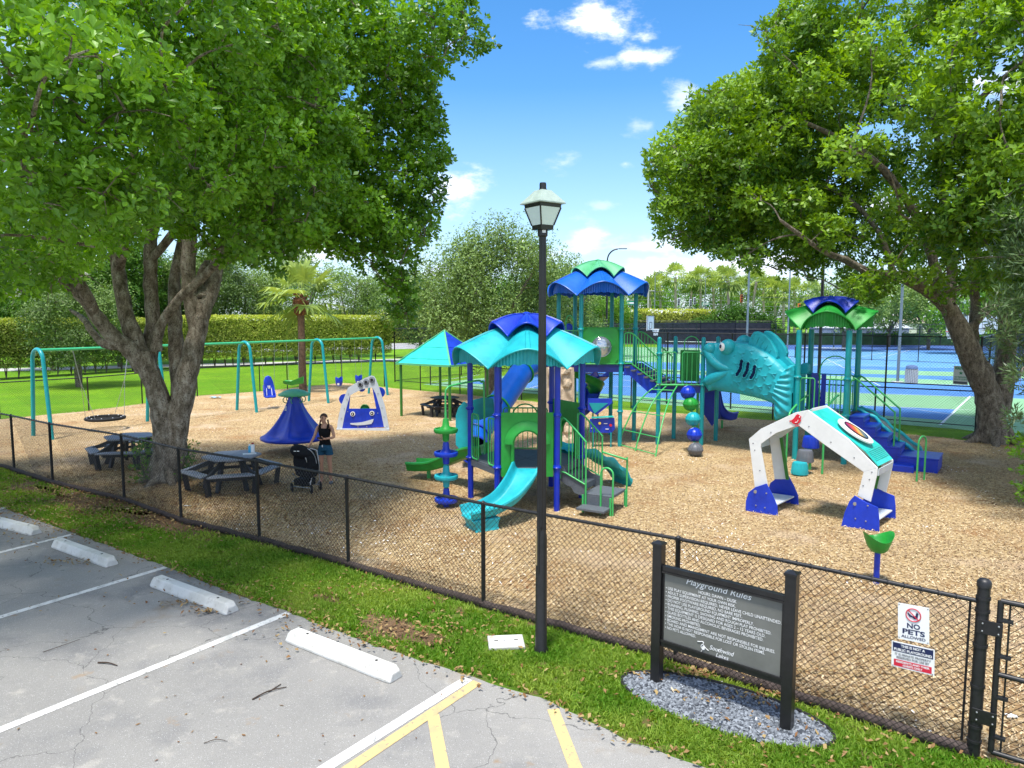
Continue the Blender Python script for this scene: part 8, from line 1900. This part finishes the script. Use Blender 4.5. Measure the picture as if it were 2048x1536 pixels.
# ---- hedges
def hedge(a, b, h, w, label, gap=.75, n=26000, leaf=.13, top_t=.75, seed=0, dark=0):
    a = Vector(a); b = Vector(b); d = (b - a); L = d.length; d.normalize(); nn = Vector((-d.y, d.x, 0)); c = (a + b) / 2; r = empty('hedge', (c.x, c.y, 0), label, 'hedge'); rs = np.random.default_rng(seed)
    mb = MB(); NL = int(L / .6)
    vs = []
    for i in range(NL + 1):
        p = a + d * (L * i / NL); j = lambda: rs.uniform(-.14, .14)
        vs += [p - nn * (w / 2 - .2 + j()) + Z * (gap + .25 + j()), p - nn * (w / 2 - .18 + j() * .5) + Z * (h * .55), p - nn * (w / 2 - .2 + j() * .5) + Z * (h - .22), p + nn * (w / 2 - .2) + Z * (h - .22), p + nn * (w / 2 - .2) + Z * (gap + .25 + j())]
    mb.add(vs, [(i * 5 + j, i * 5 + (j + 1) % 5, (i + 1) * 5 + (j + 1) % 5, (i + 1) * 5 + j) for i in range(NL) for j in range(5)] + [(0, 1, 2, 3, 4), tuple(NL * 5 + k for k in (4, 3, 2, 1, 0))]).build('dark_core', M['hedge_in'], r)  # solid dark box, its colour stands in for the shaded hedge inside
    mb = MB()
    for i in range(int(L / .8)):
        p = a + d * (i * .8 + rs.uniform(0, .4)) + nn * rs.uniform(-.3, .3)
        for k_ in range(3): mb.tube([p, p + Vector((rs.uniform(-.3, .3), rs.uniform(-.1, .1), gap + rs.uniform(.2, .9)))], [.035, .02], 4, cap=False)
    mb.build('stems', M['bark_far'], r, fix=False)['kind'] = 'stuff'
    s = rs.random(n) * L; f = rs.random(n); zz = gap + (h - gap) * rs.random(n) ** .9; side = np.where(f < .62, -1, np.where(f < .75, 1, 0)); t = (rs.random(n) - .5) * w
    off = np.where(side == 0, t, side * (w / 2 + rs.normal(size=n) * .06)); zz = np.where(side == 0, h + rs.normal(size=n) * .035 - .03, zz); zz = np.where((side != 0) & (rs.random(n) < .12), gap - rs.random(n) * .35, zz)
    P = np.stack([a.x + d.x * s + nn.x * off, a.y + d.y * s + nn.y * off, zz], 1); A = np.stack([nn.x * side, nn.y * side, .35 + 0 * s + (side == 0) * 1.0], 1) + rs.normal(size=(n, 3)) * .4
    tt = np.where(side == 0, top_t, .22 + .30 * vnoise(s, zz * 2, 2.2, 5) + .18 * (zz / h) + (zz > h - .28) * .3) + .18 * (rs.random(n) - .5) - dark  # dark lowers the leaf tint, painting in the shade of the trees
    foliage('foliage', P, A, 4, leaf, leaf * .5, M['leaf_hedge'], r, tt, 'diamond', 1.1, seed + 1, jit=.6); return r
M['hedge_in'] = mat('dark hedge core', (.02, .032, .010), 1, .05, .4, 6)
h0_ = G(-260, 775); h1_ = G(330, 738); h2_ = G(775, 722)
hedge(h0_, h1_, 3.75, 1.7, 'dark clipped hedge behind the back lawn at the left, topped with yellow green shoots', n=15000, seed=61, dark=.26, gap=1.1)
hedge(h1_, h2_, 3.95, 1.7, 'long clipped golden green hedge behind the swings and the palm trunk', n=20000, seed=62, gap=1.1)
hedge((X(1130, 108), 108, 0), (X(1425, 120), 120, 0), 4.8, 2.2, 'far clipped yellow green hedge below the palm row', n=6000, leaf=.34, seed=63, gap=.2)
hedge((X(520, 95), 95, 0), (X(1000, 118), 118, 0), 4.6, 2.2, 'far clipped hedge line across the road behind the near hedge', n=5000, leaf=.34, seed=64, gap=.2)
# dark shrub mass by the windscreen
r = empty('shrub_mass', (X(1480, 112), 112, 0), 'wide dark green shrub mass at the foot of the palms behind the court screen', 'shrub')
C = np.array([(X(px, 112), 112 + dy, z) for px, dy, z in ((1405, 0, 2.2), (1430, 0, 3), (1455, 0, 3.6), (1480, 1, 4.0), (1505, 0, 3.6), (1530, 0, 2.8), (1440, -1, 1.4), (1475, -1, 1.8), (1510, -1, 1.5), (1545, 0, 1.6))]); P, A, T = clump_points(C, [2.2] * 10, 60, 65, .9, .4); MB().tube([(X(1480, 112), 112, 0), (X(1480, 112), 112, 3)], .2, 6).build('stem', M['bark_far'], r)
foliage('foliage', P, A, 4, .34, .2, M['leaf_mid'], r, .02 + .25 * rng.random(len(P)) + .1 * T, 'diamond', 1.2, 66, jit=.8)
# ---- palms
def palm(x, y, h, label, rc=2.2, tr=.2, seed=0, group='palms beyond the court', bark='palm_bark', n=40, blades=11, lean=0, boots=False, tmn=.2):
    r = empty('palm_tree', (x, y, 0), label, 'palm tree', group); rr = random.Random(seed); top = Vector((x + lean, y, h))
    mb = MB(); P = catmull([(x, y, -.1), (x + lean * .3, y, h * .5), top], 6); mb.tube(P, lerpr((tr * 1.15, tr, tr * .95, tr * 1.1), len(P)), 9)
    mb.build('trunk', M[bark], r, smooth=60)
    if boots:
        mb = MB()
        for k_ in range(90): t = rr.uniform(0, 2 * PI); z = rr.uniform(-1.0, .1); q = Vector((math.cos(t), math.sin(t), 0)); w = tr * 1.2 + .12 * math.sin(PI * (z + 1.0) / 1.1); c = top + q * w * .8 + Z * z; mb.beam(c, c + q * .16 + Z * .18, .10, .04)
        mb.ball(top - Z * .42, .36, (1, 1, 1.5), 12, 8); mb.build('boots', M['boots'], r)
    V = []; F = []; T = []
    for k_ in range(n):
        t = rr.uniform(0, 2 * PI); e = math.radians(rr.uniform(-38, 88)); q = Vector((math.cos(t), math.sin(t), 0)); u = q * math.cos(e) + Z * math.sin(e); Lp = rc * rr.uniform(.45, .62); c = top + u * Lp - Z * .12 * Lp
        tint = .25 + .35 * rr.random() + .25 * math.sin(e) + tmn - .2; sd_ = u.cross(Z).normalized(); up = sd_.cross(u)
        b = len(V); V += [top, top + sd_ * .03, c + sd_ * .03, c]; F.append((b, b + 1, b + 2, b + 3)); T += [tint] * 4
        for j in range(blades):
            a = math.radians(-105 + 210 * j / (blades - 1)); dr = (u * math.cos(a) + sd_ * math.sin(a)).normalized(); Lb = rc * rr.uniform(.40, .58) * (.75 + .25 * math.cos(a)); w = Lb * .085; nr = dr.cross(up).normalized()
            m_ = c + dr * Lb * .55 + up * .02; tp = c + dr * Lb - Z * Lb * rr.uniform(.05, .45)
            b = len(V); V += [c, m_ + nr * w, tp, m_ - nr * w]; F.append((b, b + 1, b + 2, b + 3)); T += [tint + rr.uniform(-.1, .1)] * 4
    V = np.array([tuple(v) for v in V]); o = quads_mesh('crown', V, np.array(F), M['palm'], r, tint=np.clip(np.array(T), 0, 1), off=(x, y, 0)); return r
M['palm_bark'] = mat('pale palm trunk', (.34, .30, .25), .9, .1, .3, 3, .4, 12)
M['boots'] = mat('red brown palm boots', (.16, .075, .04), .95, .1, .4, 10, .6, 30)
M['palm_bark_d'] = mat('brown palm trunk', (.15, .10, .07), .95, .1, .4, 6, .6, 20)
pb_ = G(606, 782)
palm(pb_.x, pb_.y, 5.0, 'single palm with a brown trunk and shaggy reddish head behind the swings', 2.4, .19, 3, None, 'palm_bark_d', 34, 12, boots=True)
PLS = [(1302, 132, 10.0), (1322, 138, 11.6), (1352, 134, 12.6), (1376, 140, 11.4), (1402, 136, 12.4), (1428, 140, 11.0), (1458, 118, 11.2), (1442, 142, 12.8), (1484, 138, 10.4), (1502, 134, 11.8), (1528, 140, 10.6), (1551, 132, 10.2), (1568, 130, 9.6), (1590, 140, 10.2), (1625, 138, 9.8)]
lbp = ['palm hard against the right edge of the tall blue roof', 'second palm right of the tall blue roof', 'tall palm behind the inclined bridge, above the short teal posts', 'slightly leaning palm left of the traffic signals', 'palm behind the traffic signals', 'short palm behind the far green street sign', 'lone front palm with a long white trunk reaching down to the court screen', 'tall palm crown just behind the lone front palm', 'palm beside the orange traffic signal', 'palm right behind the gray court pole above the fish', 'palm low between the two court poles', 'palm left of the double armed court light', 'short palm behind the double armed court light', 'palm right of the double armed court light', 'last palm of the row beside the tall black pole']
for i, (px, Y, h) in enumerate(PLS): palm(X(px, Y), Y, h - 1.4, lbp[i], 3.3, .24, 70 + i, tmn=.15 + .1 * (i % 3), lean=(.8 if i in (3, 9) else -.3), n=46, blades=9)
for i, (px, Y, h, lb) in enumerate(((1925, 95, 6.2, 'low palm behind the basketball hoop by the right tree'), (1760, 118, 7.4, 'small palm standing by the gray gable roof'))): palm(X(px, Y), Y, h, lb, 2.6, .2, 95 + i)

# ================================================================ FAR BUILDINGS, ROADSIDE
def house(px0, px1, Y, wall, ridge, m, label, name='house'):
    x0, x1 = X(px0, Y), X(px1, Y); c = (x0 + x1) / 2; r = empty(name, (c, Y, 0), label, 'building')
    MB().box((c, Y + 4, wall / 2), (x1 - x0 - .8, 7.4, wall)).build('wall', M['stop_white'], r)
    for f in (.2, .5, .8): w = MB().box((x0 + (x1 - x0) * f, Y + .27, wall * .55), (1.1, .08, wall * .5)).build('window', M['gray'], r)
    A = [Vector((x0, Y, wall)), Vector((x1, Y, wall)), Vector((x1, Y + 8, wall)), Vector((x0, Y + 8, wall))]; R1, R2 = Vector((c - (x1 - x0) * .12, Y + 4, ridge)), Vector((c + (x1 - x0) * .12, Y + 4, ridge))
    rows = 9
    for f in range(rows):
        a0, a1 = f / rows, (f + 1) / rows; q = [A[0].lerp(R1, a0), A[1].lerp(R2, a0), A[1].lerp(R2, a1), A[0].lerp(R1, a1)]; MB().prism([p + Z * (.03 * (f % 2)) for p in q], (0, .02, -.08)).build('roof_course', m, r)
    MB().add([A[1], A[2], R2, A[2], A[3], R1, R2, A[3], A[0], R1], [(0, 1, 2), (3, 4, 5, 6), (7, 8, 9)]).build('roof', m, r)
house(1660, 1828, 100, 2.3, 4.6, mat('pale gray roof', (.46, .50, .52), .7, .3, .08, 1), 'low building with a pale gray gable roof behind the court screen')
house(1796, 1890, 128, 2.8, 5.0, mat('tan roof', (.50, .42, .34), .8, .2, .1, 1), 'small building with a tan roof right of the gray roofed one')
# utility poles and wires
def upole(px, Y, h, label, m='concrete'): x = X(px, Y); r = empty('utility_pole', (x, Y, 0), label, 'utility pole', 'utility poles'); MB().tube([(x, Y, 0), (x, Y, h)], [.2, .14], 8).build('pole', M[m], r, smooth=60); MB().box((x, Y, h - .8), (2.2, .12, .14)).build('crossarm', M[m], r); return Vector((x, Y, h))
pw = [upole(820, 118, 11, 'far utility pole left of the small oak'), upole(1296, 128, 9.3, 'far pale utility pole beside the tall blue roof'), upole(1614, 150, 14.5, 'far pale utility pole left of the tall black court pole'), upole(1784, 122, 7.2, 'short pale utility pole behind the gray roof, left of a pair'), upole(1792, 126, 7.4, 'short pale utility pole behind the gray roof, right of a pair'), upole(2060, 118, 12, 'far utility pole at the right edge')]
r = empty('power_lines', (pw[0].x, pw[0].y, 9), 'thin power lines strung across the palm trunks in the distance', 'power lines'); 
for k_, (dz, ddy) in enumerate(((-.8, 0), (-1.6, .4), (-2.4, -.4), (-3.3, 0), (-4.0, .3), (-4.6, 0))):
    mb = MB(); pts = [Vector((-60, 118, 9.4 + dz))]
    for a_, b_ in zip([Vector((-60, 118, 9.4)), Vector((pw[1].x, 128, 9.3)), Vector((pw[3].x, 122, 8.4))], [Vector((pw[1].x, 128, 9.3)), Vector((pw[3].x, 122, 8.4)), Vector((130, 118, 10))]):
        for f in range(1, 9): q = a_.lerp(b_, f / 8); pts.append(q + Vector((0, ddy, dz - .8 * (1 - (2 * f / 8 - 1) ** 2))))
    mb.tube(pts, .022, 4); mb.build('wire', M['gray'], r)
def signal(px, py, Y, m, label, group='traffic signals over the far road'):
    p = D(px, py, Y); r = empty('traffic_signal', tuple(p), label, 'traffic signal', group); MB().box(p, (.42, .3, 1.25)).build('housing', m, r, bevel=.05)
    for k_ in range(3): MB().lathe([(0, 0), (.14, 0), (.14, .16)], p + Vector((0, -.15, .38 - .38 * k_)), 10, Matrix.Rotation(PI / 2, 3, 'X')).build('lens_hood', M['rubber'], r)
    MB().tube([p + Z * .6, p + Z * 1.3], .05, 5).build('hanger', M['black'], r)
wh = M['gray_panel']; og = mat('orange signal housing', (.75, .16, .03), .5)
signal(1357, 604, 124, wh, 'pale traffic signal at the left of the far three'); signal(1381, 606, 124, wh, 'pale traffic signal in the middle of the far three'); signal(1389, 602, 124, wh, 'pale traffic signal at the right of the far three'); signal(1483, 597, 116, og, 'orange traffic signal between the lone palm and the court pole'); signal(1598, 615, 118, og, 'orange traffic signal low left of the tall black pole')
def ssign(px, py, Y, w, h, label):
    p = D(px, py, Y); r = empty('street_sign', tuple(p), label, 'street sign', 'green street signs far away'); MB().box(p, (w, .06, h)).build('plate', mat('green sign plate', (.01, .22, .12), .5), r); text('lettering', 'SE 8 ST', h * .5, p + Vector((-w * .4, -.04, -h * .22)), (1, 0, 0), (0, 0, 1), M['signwhite'], r, width=w * .8, depth=0) if 0 else MB().box(p + Vector((0, -.035, 0)), (w * .8, .01, h * .35)).build('printed_text', M['signwhite'], r)
    MB().tube([(p.x, p.y + .1, 0), (p.x, p.y + .1, p.z + h)], .05, 6).build('sign_post', M['pole_gray'], r)
ssign(1411, 608, 122, 1.3, .5, 'far green street sign among the palm trunks'); ssign(1772, 607, 118, 2.6, .7, 'far green street sign behind the gray roofed building'); ssign(1262, 606, 110, 1.7, .6, 'far green street sign seen under the tall blue roof')

# ================================================================ PERSON AND STROLLER
def skinmesh(name, verts, edges, radii, m, parent, root=0, sub=2):
    me = bpy.data.meshes.new(name); me.from_pydata(verts, edges, []); o = link_mesh(name, me, m, parent); sk = o.modifiers.new('skin', 'SKIN'); sk.use_smooth_shade = True; sk.branch_smoothing = .3
    if not me.skin_vertices: me.skin_vertices.new() if hasattr(me.skin_vertices, 'new') else None
    return o, sk
def skin_obj(name, J, E, m, parent, root, sub=2):
    names = list(J); ix = {k_: i for i, k_ in enumerate(names)}; me = bpy.data.meshes.new(name); me.from_pydata([J[k_][0] for k_ in names], [(ix[a], ix[b]) for a, b in E], [])
    o = link_mesh(name, me, m, parent); bpy.context.view_layer.objects.active = o
    sk = o.modifiers.new('skin', 'SKIN'); sk.use_smooth_shade = True
    lay = me.skin_vertices[0] if len(me.skin_vertices) else None
    if lay is None:
        bm = bmesh.new(); bm.from_mesh(me); bm.verts.layers.skin.verify(); bm.to_mesh(me); bm.free(); lay = me.skin_vertices[0]
    for k_ in names:
        r_ = J[k_][1]; r_ = (r_, r_) if not isinstance(r_, tuple) else r_; lay.data[ix[k_]].radius = r_; lay.data[ix[k_]].use_root = (k_ == root)
    s = o.modifiers.new('subdivision', 'SUBSURF'); s.levels = s.render_levels = sub
    return o
wp = G(652, 968)
W_ = empty('person', (wp.x, wp.y, .012), 'woman in black tank top and denim shorts holding a phone beside the stroller', 'person')
skinm = mat('skin', (.50, .27, .18), .5, .4, .06, 20); hairm = mat('brown hair', (.065, .030, .018), .5, .4, .3, 40)
J = {'pel': ((0, 0, .93), (.125, .09)), 'wst': ((0, 0, 1.06), (.098, .075)), 'rib': ((0, 0, 1.22), (.118, .08)), 'chs': ((0, .005, 1.335), (.115, .07)), 'nkb': ((0, .01, 1.42), .050), 'nk': ((-.005, -.005, 1.475), .046), 'jaw': ((-.02, -.03, 1.525), (.056, .062)), 'hd': ((-.018, -.015, 1.59), (.073, .086)), 'top': ((-.015, -.008, 1.645), (.055, .066)),
     'shr': ((-.155, .01, 1.385), .048), 'elr': ((-.245, -.03, 1.13), .036), 'wrr': ((-.31, -.20, .965), .024), 'har': ((-.335, -.265, .925), (.030, .02)),
     'shl': ((.155, .01, 1.385), .048), 'ell': ((.235, -.03, 1.125), .037), 'wrl': ((.06, -.20, 1.115), .024), 'hal': ((-.0, -.225, 1.12), (.030, .02)),
     'hpr': ((-.085, 0, .86), .088), 'knr': ((-.10, -.02, .48), .054), 'cfr': ((-.10, .012, .33), .052), 'anr': ((-.105, .02, .085), .034), 'ftr': ((-.125, -.10, .03), .030),
     'hpl': ((.085, 0, .86), .088), 'knl': ((.105, -.01, .48), .054), 'cfl': ((.11, .02, .33), .052), 'anl': ((.115, .03, .085), .034), 'ftl': ((.14, -.09, .03), .030)}
E = [('pel', 'wst'), ('wst', 'rib'), ('rib', 'chs'), ('chs', 'nkb'), ('nkb', 'nk'), ('nk', 'jaw'), ('jaw', 'hd'), ('hd', 'top'), ('chs', 'shr'), ('shr', 'elr'), ('elr', 'wrr'), ('wrr', 'har'), ('chs', 'shl'), ('shl', 'ell'), ('ell', 'wrl'), ('wrl', 'hal'), ('pel', 'hpr'), ('hpr', 'knr'), ('knr', 'cfr'), ('cfr', 'anr'), ('anr', 'ftr'), ('pel', 'hpl'), ('hpl', 'knl'), ('knl', 'cfl'), ('cfl', 'anl'), ('anl', 'ftl')]
skin_obj('body', J, E, skinm, W_, 'pel')
def finger_set(base, dirv, spread, curl, thumb, nm):
    base = Vector(base); dirv = Vector(dirv).normalized(); spread = Vector(spread).normalized(); curl = Vector(curl).normalized(); mb = MB()
    for i, (o_, L) in enumerate(((-.030, .062), (-.010, .070), (.010, .068), (.029, .054))):
        a = base + spread * o_; mb.tube([a - dirv * .02, a + dirv * L * .4, a + dirv * L * .72 + curl * L * .25, a + dirv * L * .78 + curl * L * .6], [.010, .0095, .0085, .007], 6)
    a = base - dirv * .03 + spread * thumb * .025; mb.tube([a, a + spread * thumb * .03 + dirv * .02, a + spread * thumb * .035 + dirv * .045 + curl * .015], [.011, .010, .008], 6); mb.build(nm, skinm, W_, smooth=70, local=True)
finger_set((-.345, -.29, .905), (-.25, -.75, -.35), (.9, -.3, 0), (0, .3, -1), 1, 'fingers'); finger_set((-.02, -.23, 1.12), (-1, -.15, .05), (0, -.5, -.6), (0, -.5, .4), -1, 'fingers')
# tank top, shorts, shoes, hair, face
def ell(mb, secs, n=22, c0=(0, 0)):
    vs = []
    for (z, rx, ry, cx, cy) in secs:
        for j in range(n): t = 2 * PI * j / n; vs.append((cx + rx * math.cos(t), cy + ry * math.sin(t), z))
    mb.add(vs, [(i * n + j, i * n + (j + 1) % n, (i + 1) * n + (j + 1) % n, (i + 1) * n + j) for i in range(len(secs) - 1) for j in range(n)]); return mb
blackc = mat('black knit', (.010, .010, .012), .9, .1, .2, 60, .3, 200); denim = mat('teal denim', (.020, .085, .15), .85, .15, .3, 40, .4, 200)
mb = ell(MB(), [(.905, .150, .118, 0, 0), (.95, .146, .115, 0, 0), (1.0, .132, .104, 0, 0), (1.07, .118, .096, 0, 0), (1.14, .122, .100, 0, 0), (1.20, .136, .112, 0, -.004), (1.26, .145, .122, 0, -.010), (1.31, .138, .112, 0, -.006), (1.345, .118, .094, 0, 0)])
for s in (-1, 1): mb.tube(catmull([(s * .085, -.085, 1.33), (s * .095, -.06, 1.40), (s * .095, .01, 1.432), (s * .08, .06, 1.38), (s * .06, .085, 1.30)], 4), .022, 8)
mb.build('tank_top', blackc, W_, smooth=70, local=True)
mb = ell(MB(), [(.965, .138, .112, 0, 0), (.92, .152, .120, 0, 0), (.86, .165, .125, 0, 0), (.80, .168, .122, 0, 0), (.785, .10, .08, 0, 0)])
for s in (-1, 1): ell(mb, [(.86, .088, .108, s * .080, 0), (.80, .090, .106, s * .086, 0), (.74, .094, .104, s * .092, 0), (.705, .097, .105, s * .096, 0), (.705, .088, .095, s * .096, 0)])
sh = mb.build('shorts', denim, W_, smooth=70, local=True)
MB().box((-.03, -.125, .93), (.02, .01, .05)).build('drawstring', M['signwhite'], W_, local=True)
for s in (-1, 1): MB().ball((s * .128 - (.01 if s < 0 else -.005), -.055, .035), .055, (.85, 2.0, .75), 12, 7).build('shoe', M['gray'], W_, smooth=70, local=True)
mb = MB(); hc = Vector((-.014, .004, 1.603)); n, m_ = 20, 10; vs = []
for i in range(m_ + 1):
    a = .02 + 1.75 * i / m_
    for j in range(n):
        t = 2 * PI * j / n; front = max(0, -math.sin(t)); aa = a * (1 - .42 * front ** 2); vs.append(hc + Vector((math.sin(aa) * math.cos(t) * .089, math.sin(aa) * math.sin(t) * (.094 if math.sin(t) < 0 else .104), math.cos(aa) * .092)))
mb.add(vs, [(i * n + j, i * n + (j + 1) % n, (i + 1) * n + (j + 1) % n, (i + 1) * n + j) for i in range(m_) for j in range(n)] + [tuple(range(n))])
for s in (-1, 1):
    for k_ in range(8): mb.ball((s * (.085 + .006 * k_), -.01 - .008 * k_, 1.53 - .028 * k_), .024 - .0012 * k_, (1, 1, .9), 8, 5)
mb.build('hair', hairm, W_, smooth=70, local=True)
fx_ = Vector((-.40, -.92, 0)).normalized(); fs_ = Vector((.92, -.40, 0)); fc_ = Vector((-.018, -.015, 1.575))
nose = MB().ball(fc_ + fx_ * .088 + Z * -.008, .013, (.8, 1, 1.5), 8, 6).build('nose', skinm, W_, smooth=70, local=True)
for s in (-1, 1):
    MB().ball(fc_ + fx_ * .074 + fs_ * (s * .030) + Z * .016, .011, (1.2, .8, .7), 8, 6).build('eye', M['rubber'], W_, smooth=70, local=True)
    MB().tube([fc_ + fx_ * .080 + fs_ * (s * .015) + Z * .034, fc_ + fx_ * .070 + fs_ * (s * .048) + Z * .034], .004, 5).build('eyebrow', hairm, W_, local=True)
    MB().ball(fc_ + fs_ * (s * .078) + Z * .0, .018, (.5, .8, 1.3), 8, 6).build('ear', skinm, W_, smooth=70, local=True)
MB().tube([fc_ + fx_ * .078 + fs_ * -.022 + Z * -.045, fc_ + fx_ * .086 + Z * -.047, fc_ + fx_ * .078 + fs_ * .022 + Z * -.045], .006, 6).build('mouth', mat('lips', (.36, .09, .08), .5), W_, smooth=70, local=True)
ph_ = MB().box((wp.x - .045, wp.y - .265, 1.155), (.13, .012, .07), M=Matrix.Rotation(.9, 3, 'X') @ Matrix.Rotation(.2, 3, 'Y')).build('phone', M['black'], None, bevel=.003); tag(ph_, 'dark phone held in the left hand of the woman', 'phone')

sp_ = G(609, 984)
S_r = empty('stroller', (sp_.x, sp_.y, .012), 'black stroller with a silver tube frame parked beside the woman', 'stroller')
cloth = mat('black stroller cloth', (.010, .011, .014), .85, .15, .3, 20, .3, 60); alu = mat('silver tube', (.45, .46, .48), .35, .5, .05, 10, metal=.6)
def wheel(c, ry, rr=.105):
    Mx = Matrix.Rotation(ry, 3, 'Z') @ Matrix.Rotation(PI / 2, 3, 'Y'); w = MB().lathe([(rr - .022, -.018), (rr, -.012), (rr, .012), (rr - .022, .018)], c, 20, Mx).build('wheel', M['rubber'], S_r, smooth=40, local=True)
    MB().lathe([(.0, -.02), (.03, -.02), (.03, .02), (0, .02)], c, 12, Mx).build('hub', alu, w, smooth=40, local=True); mb = MB(); c = Vector(c)
    for k_ in range(6): t = 2 * PI * k_ / 6; mb.tube([c, c + Mx @ Vector((math.cos(t) * (rr - .02), math.sin(t) * (rr - .02), 0))], .007, 4)
    mb.tube([c + Mx @ Vector((math.cos(t) * (rr - .024), math.sin(t) * (rr - .024), 0)) for t in [2 * PI * q / 20 for q in range(21)]], .008, 5, cap=False); mb.build('spokes', alu, w, local=True)
for c in ((-.27, -.05, .105), (.22, -.22, .105), (.33, .12, .105), (-.12, .26, .105)): wheel(c, .55)
mb = MB(); c = .55; a_, b_, c_, d_ = Vector((-.25, -.05, .13)), Vector((.20, -.20, .13)), Vector((.31, .12, .13)), Vector((-.10, .25, .13))
mb.tube([a_, b_], .013, 7); mb.tube([a_ + Z * .12, b_ + Z * .12], .013, 7); mb.tube([b_, b_ + Z * .12, Vector((.28, -.06, .62))], .013, 7); mb.tube([c_, Vector((.34, .05, .60)), Vector((.30, .02, .95)), Vector((.15, .0, 1.0))], .013, 7); mb.tube([d_, a_ + Z * .3], .013, 7); mb.tube([c_, d_], .013, 7)
mb.tube(catmull([(.16, -.18, .55), (.10, -.22, .85), (-.06, -.24, .98), (.02, -.1, 1.03), (.18, -.10, .98), (.27, -.02, .80), (.30, -.02, .6)], 4), .010, 6); mb.build('frame', alu, S_r, smooth=60, local=True)
MB().prism([(-.12, -.26, .42), (.20, -.30, .34), (.26, -.20, .62), (.12, -.22, .98), (-.18, -.16, 1.0), (-.20, -.18, .72)], (.10, .34, 0)).build('seat_shell', cloth, S_r, local=True, bevel=.04)
mb = MB(); vs = []
for i in range(9):
    a = PI * i / 8
    for j in range(9): t = PI * j / 8; vs.append((-.02 + .24 * math.cos(t) * 1.05, -.06 + .24 * math.sin(a) * -1 * math.sin(t) + .05, .90 + .20 * math.sin(t) * abs(math.cos(a)) + .0))
mb.ball((-.03, -.08, .93), .25, (1.0, .85, .62), 16, 10, Matrix.Rotation(.35, 3, 'Y')).build('canopy', cloth, S_r, smooth=60, local=True)
MB().box((.02, -.02, .24), (.40, .30, .16), rz=-.3).build('basket', cloth, S_r, local=True, bevel=.03)
MB().tube(catmull([(.30, .02, .6), (.22, .08, .85), (.18, .02, .93), (.02, .14, .95), (-.10, .18, .93), (-.14, .2, .8)], 4), .014, 7).build('push_handle', alu, S_r, smooth=60, local=True)
for x in (-.10, -.03): MB().box((x, -.30, .99), (.05, .01, .015)).build('printed_label', M['signwhite'], S_r, local=True)
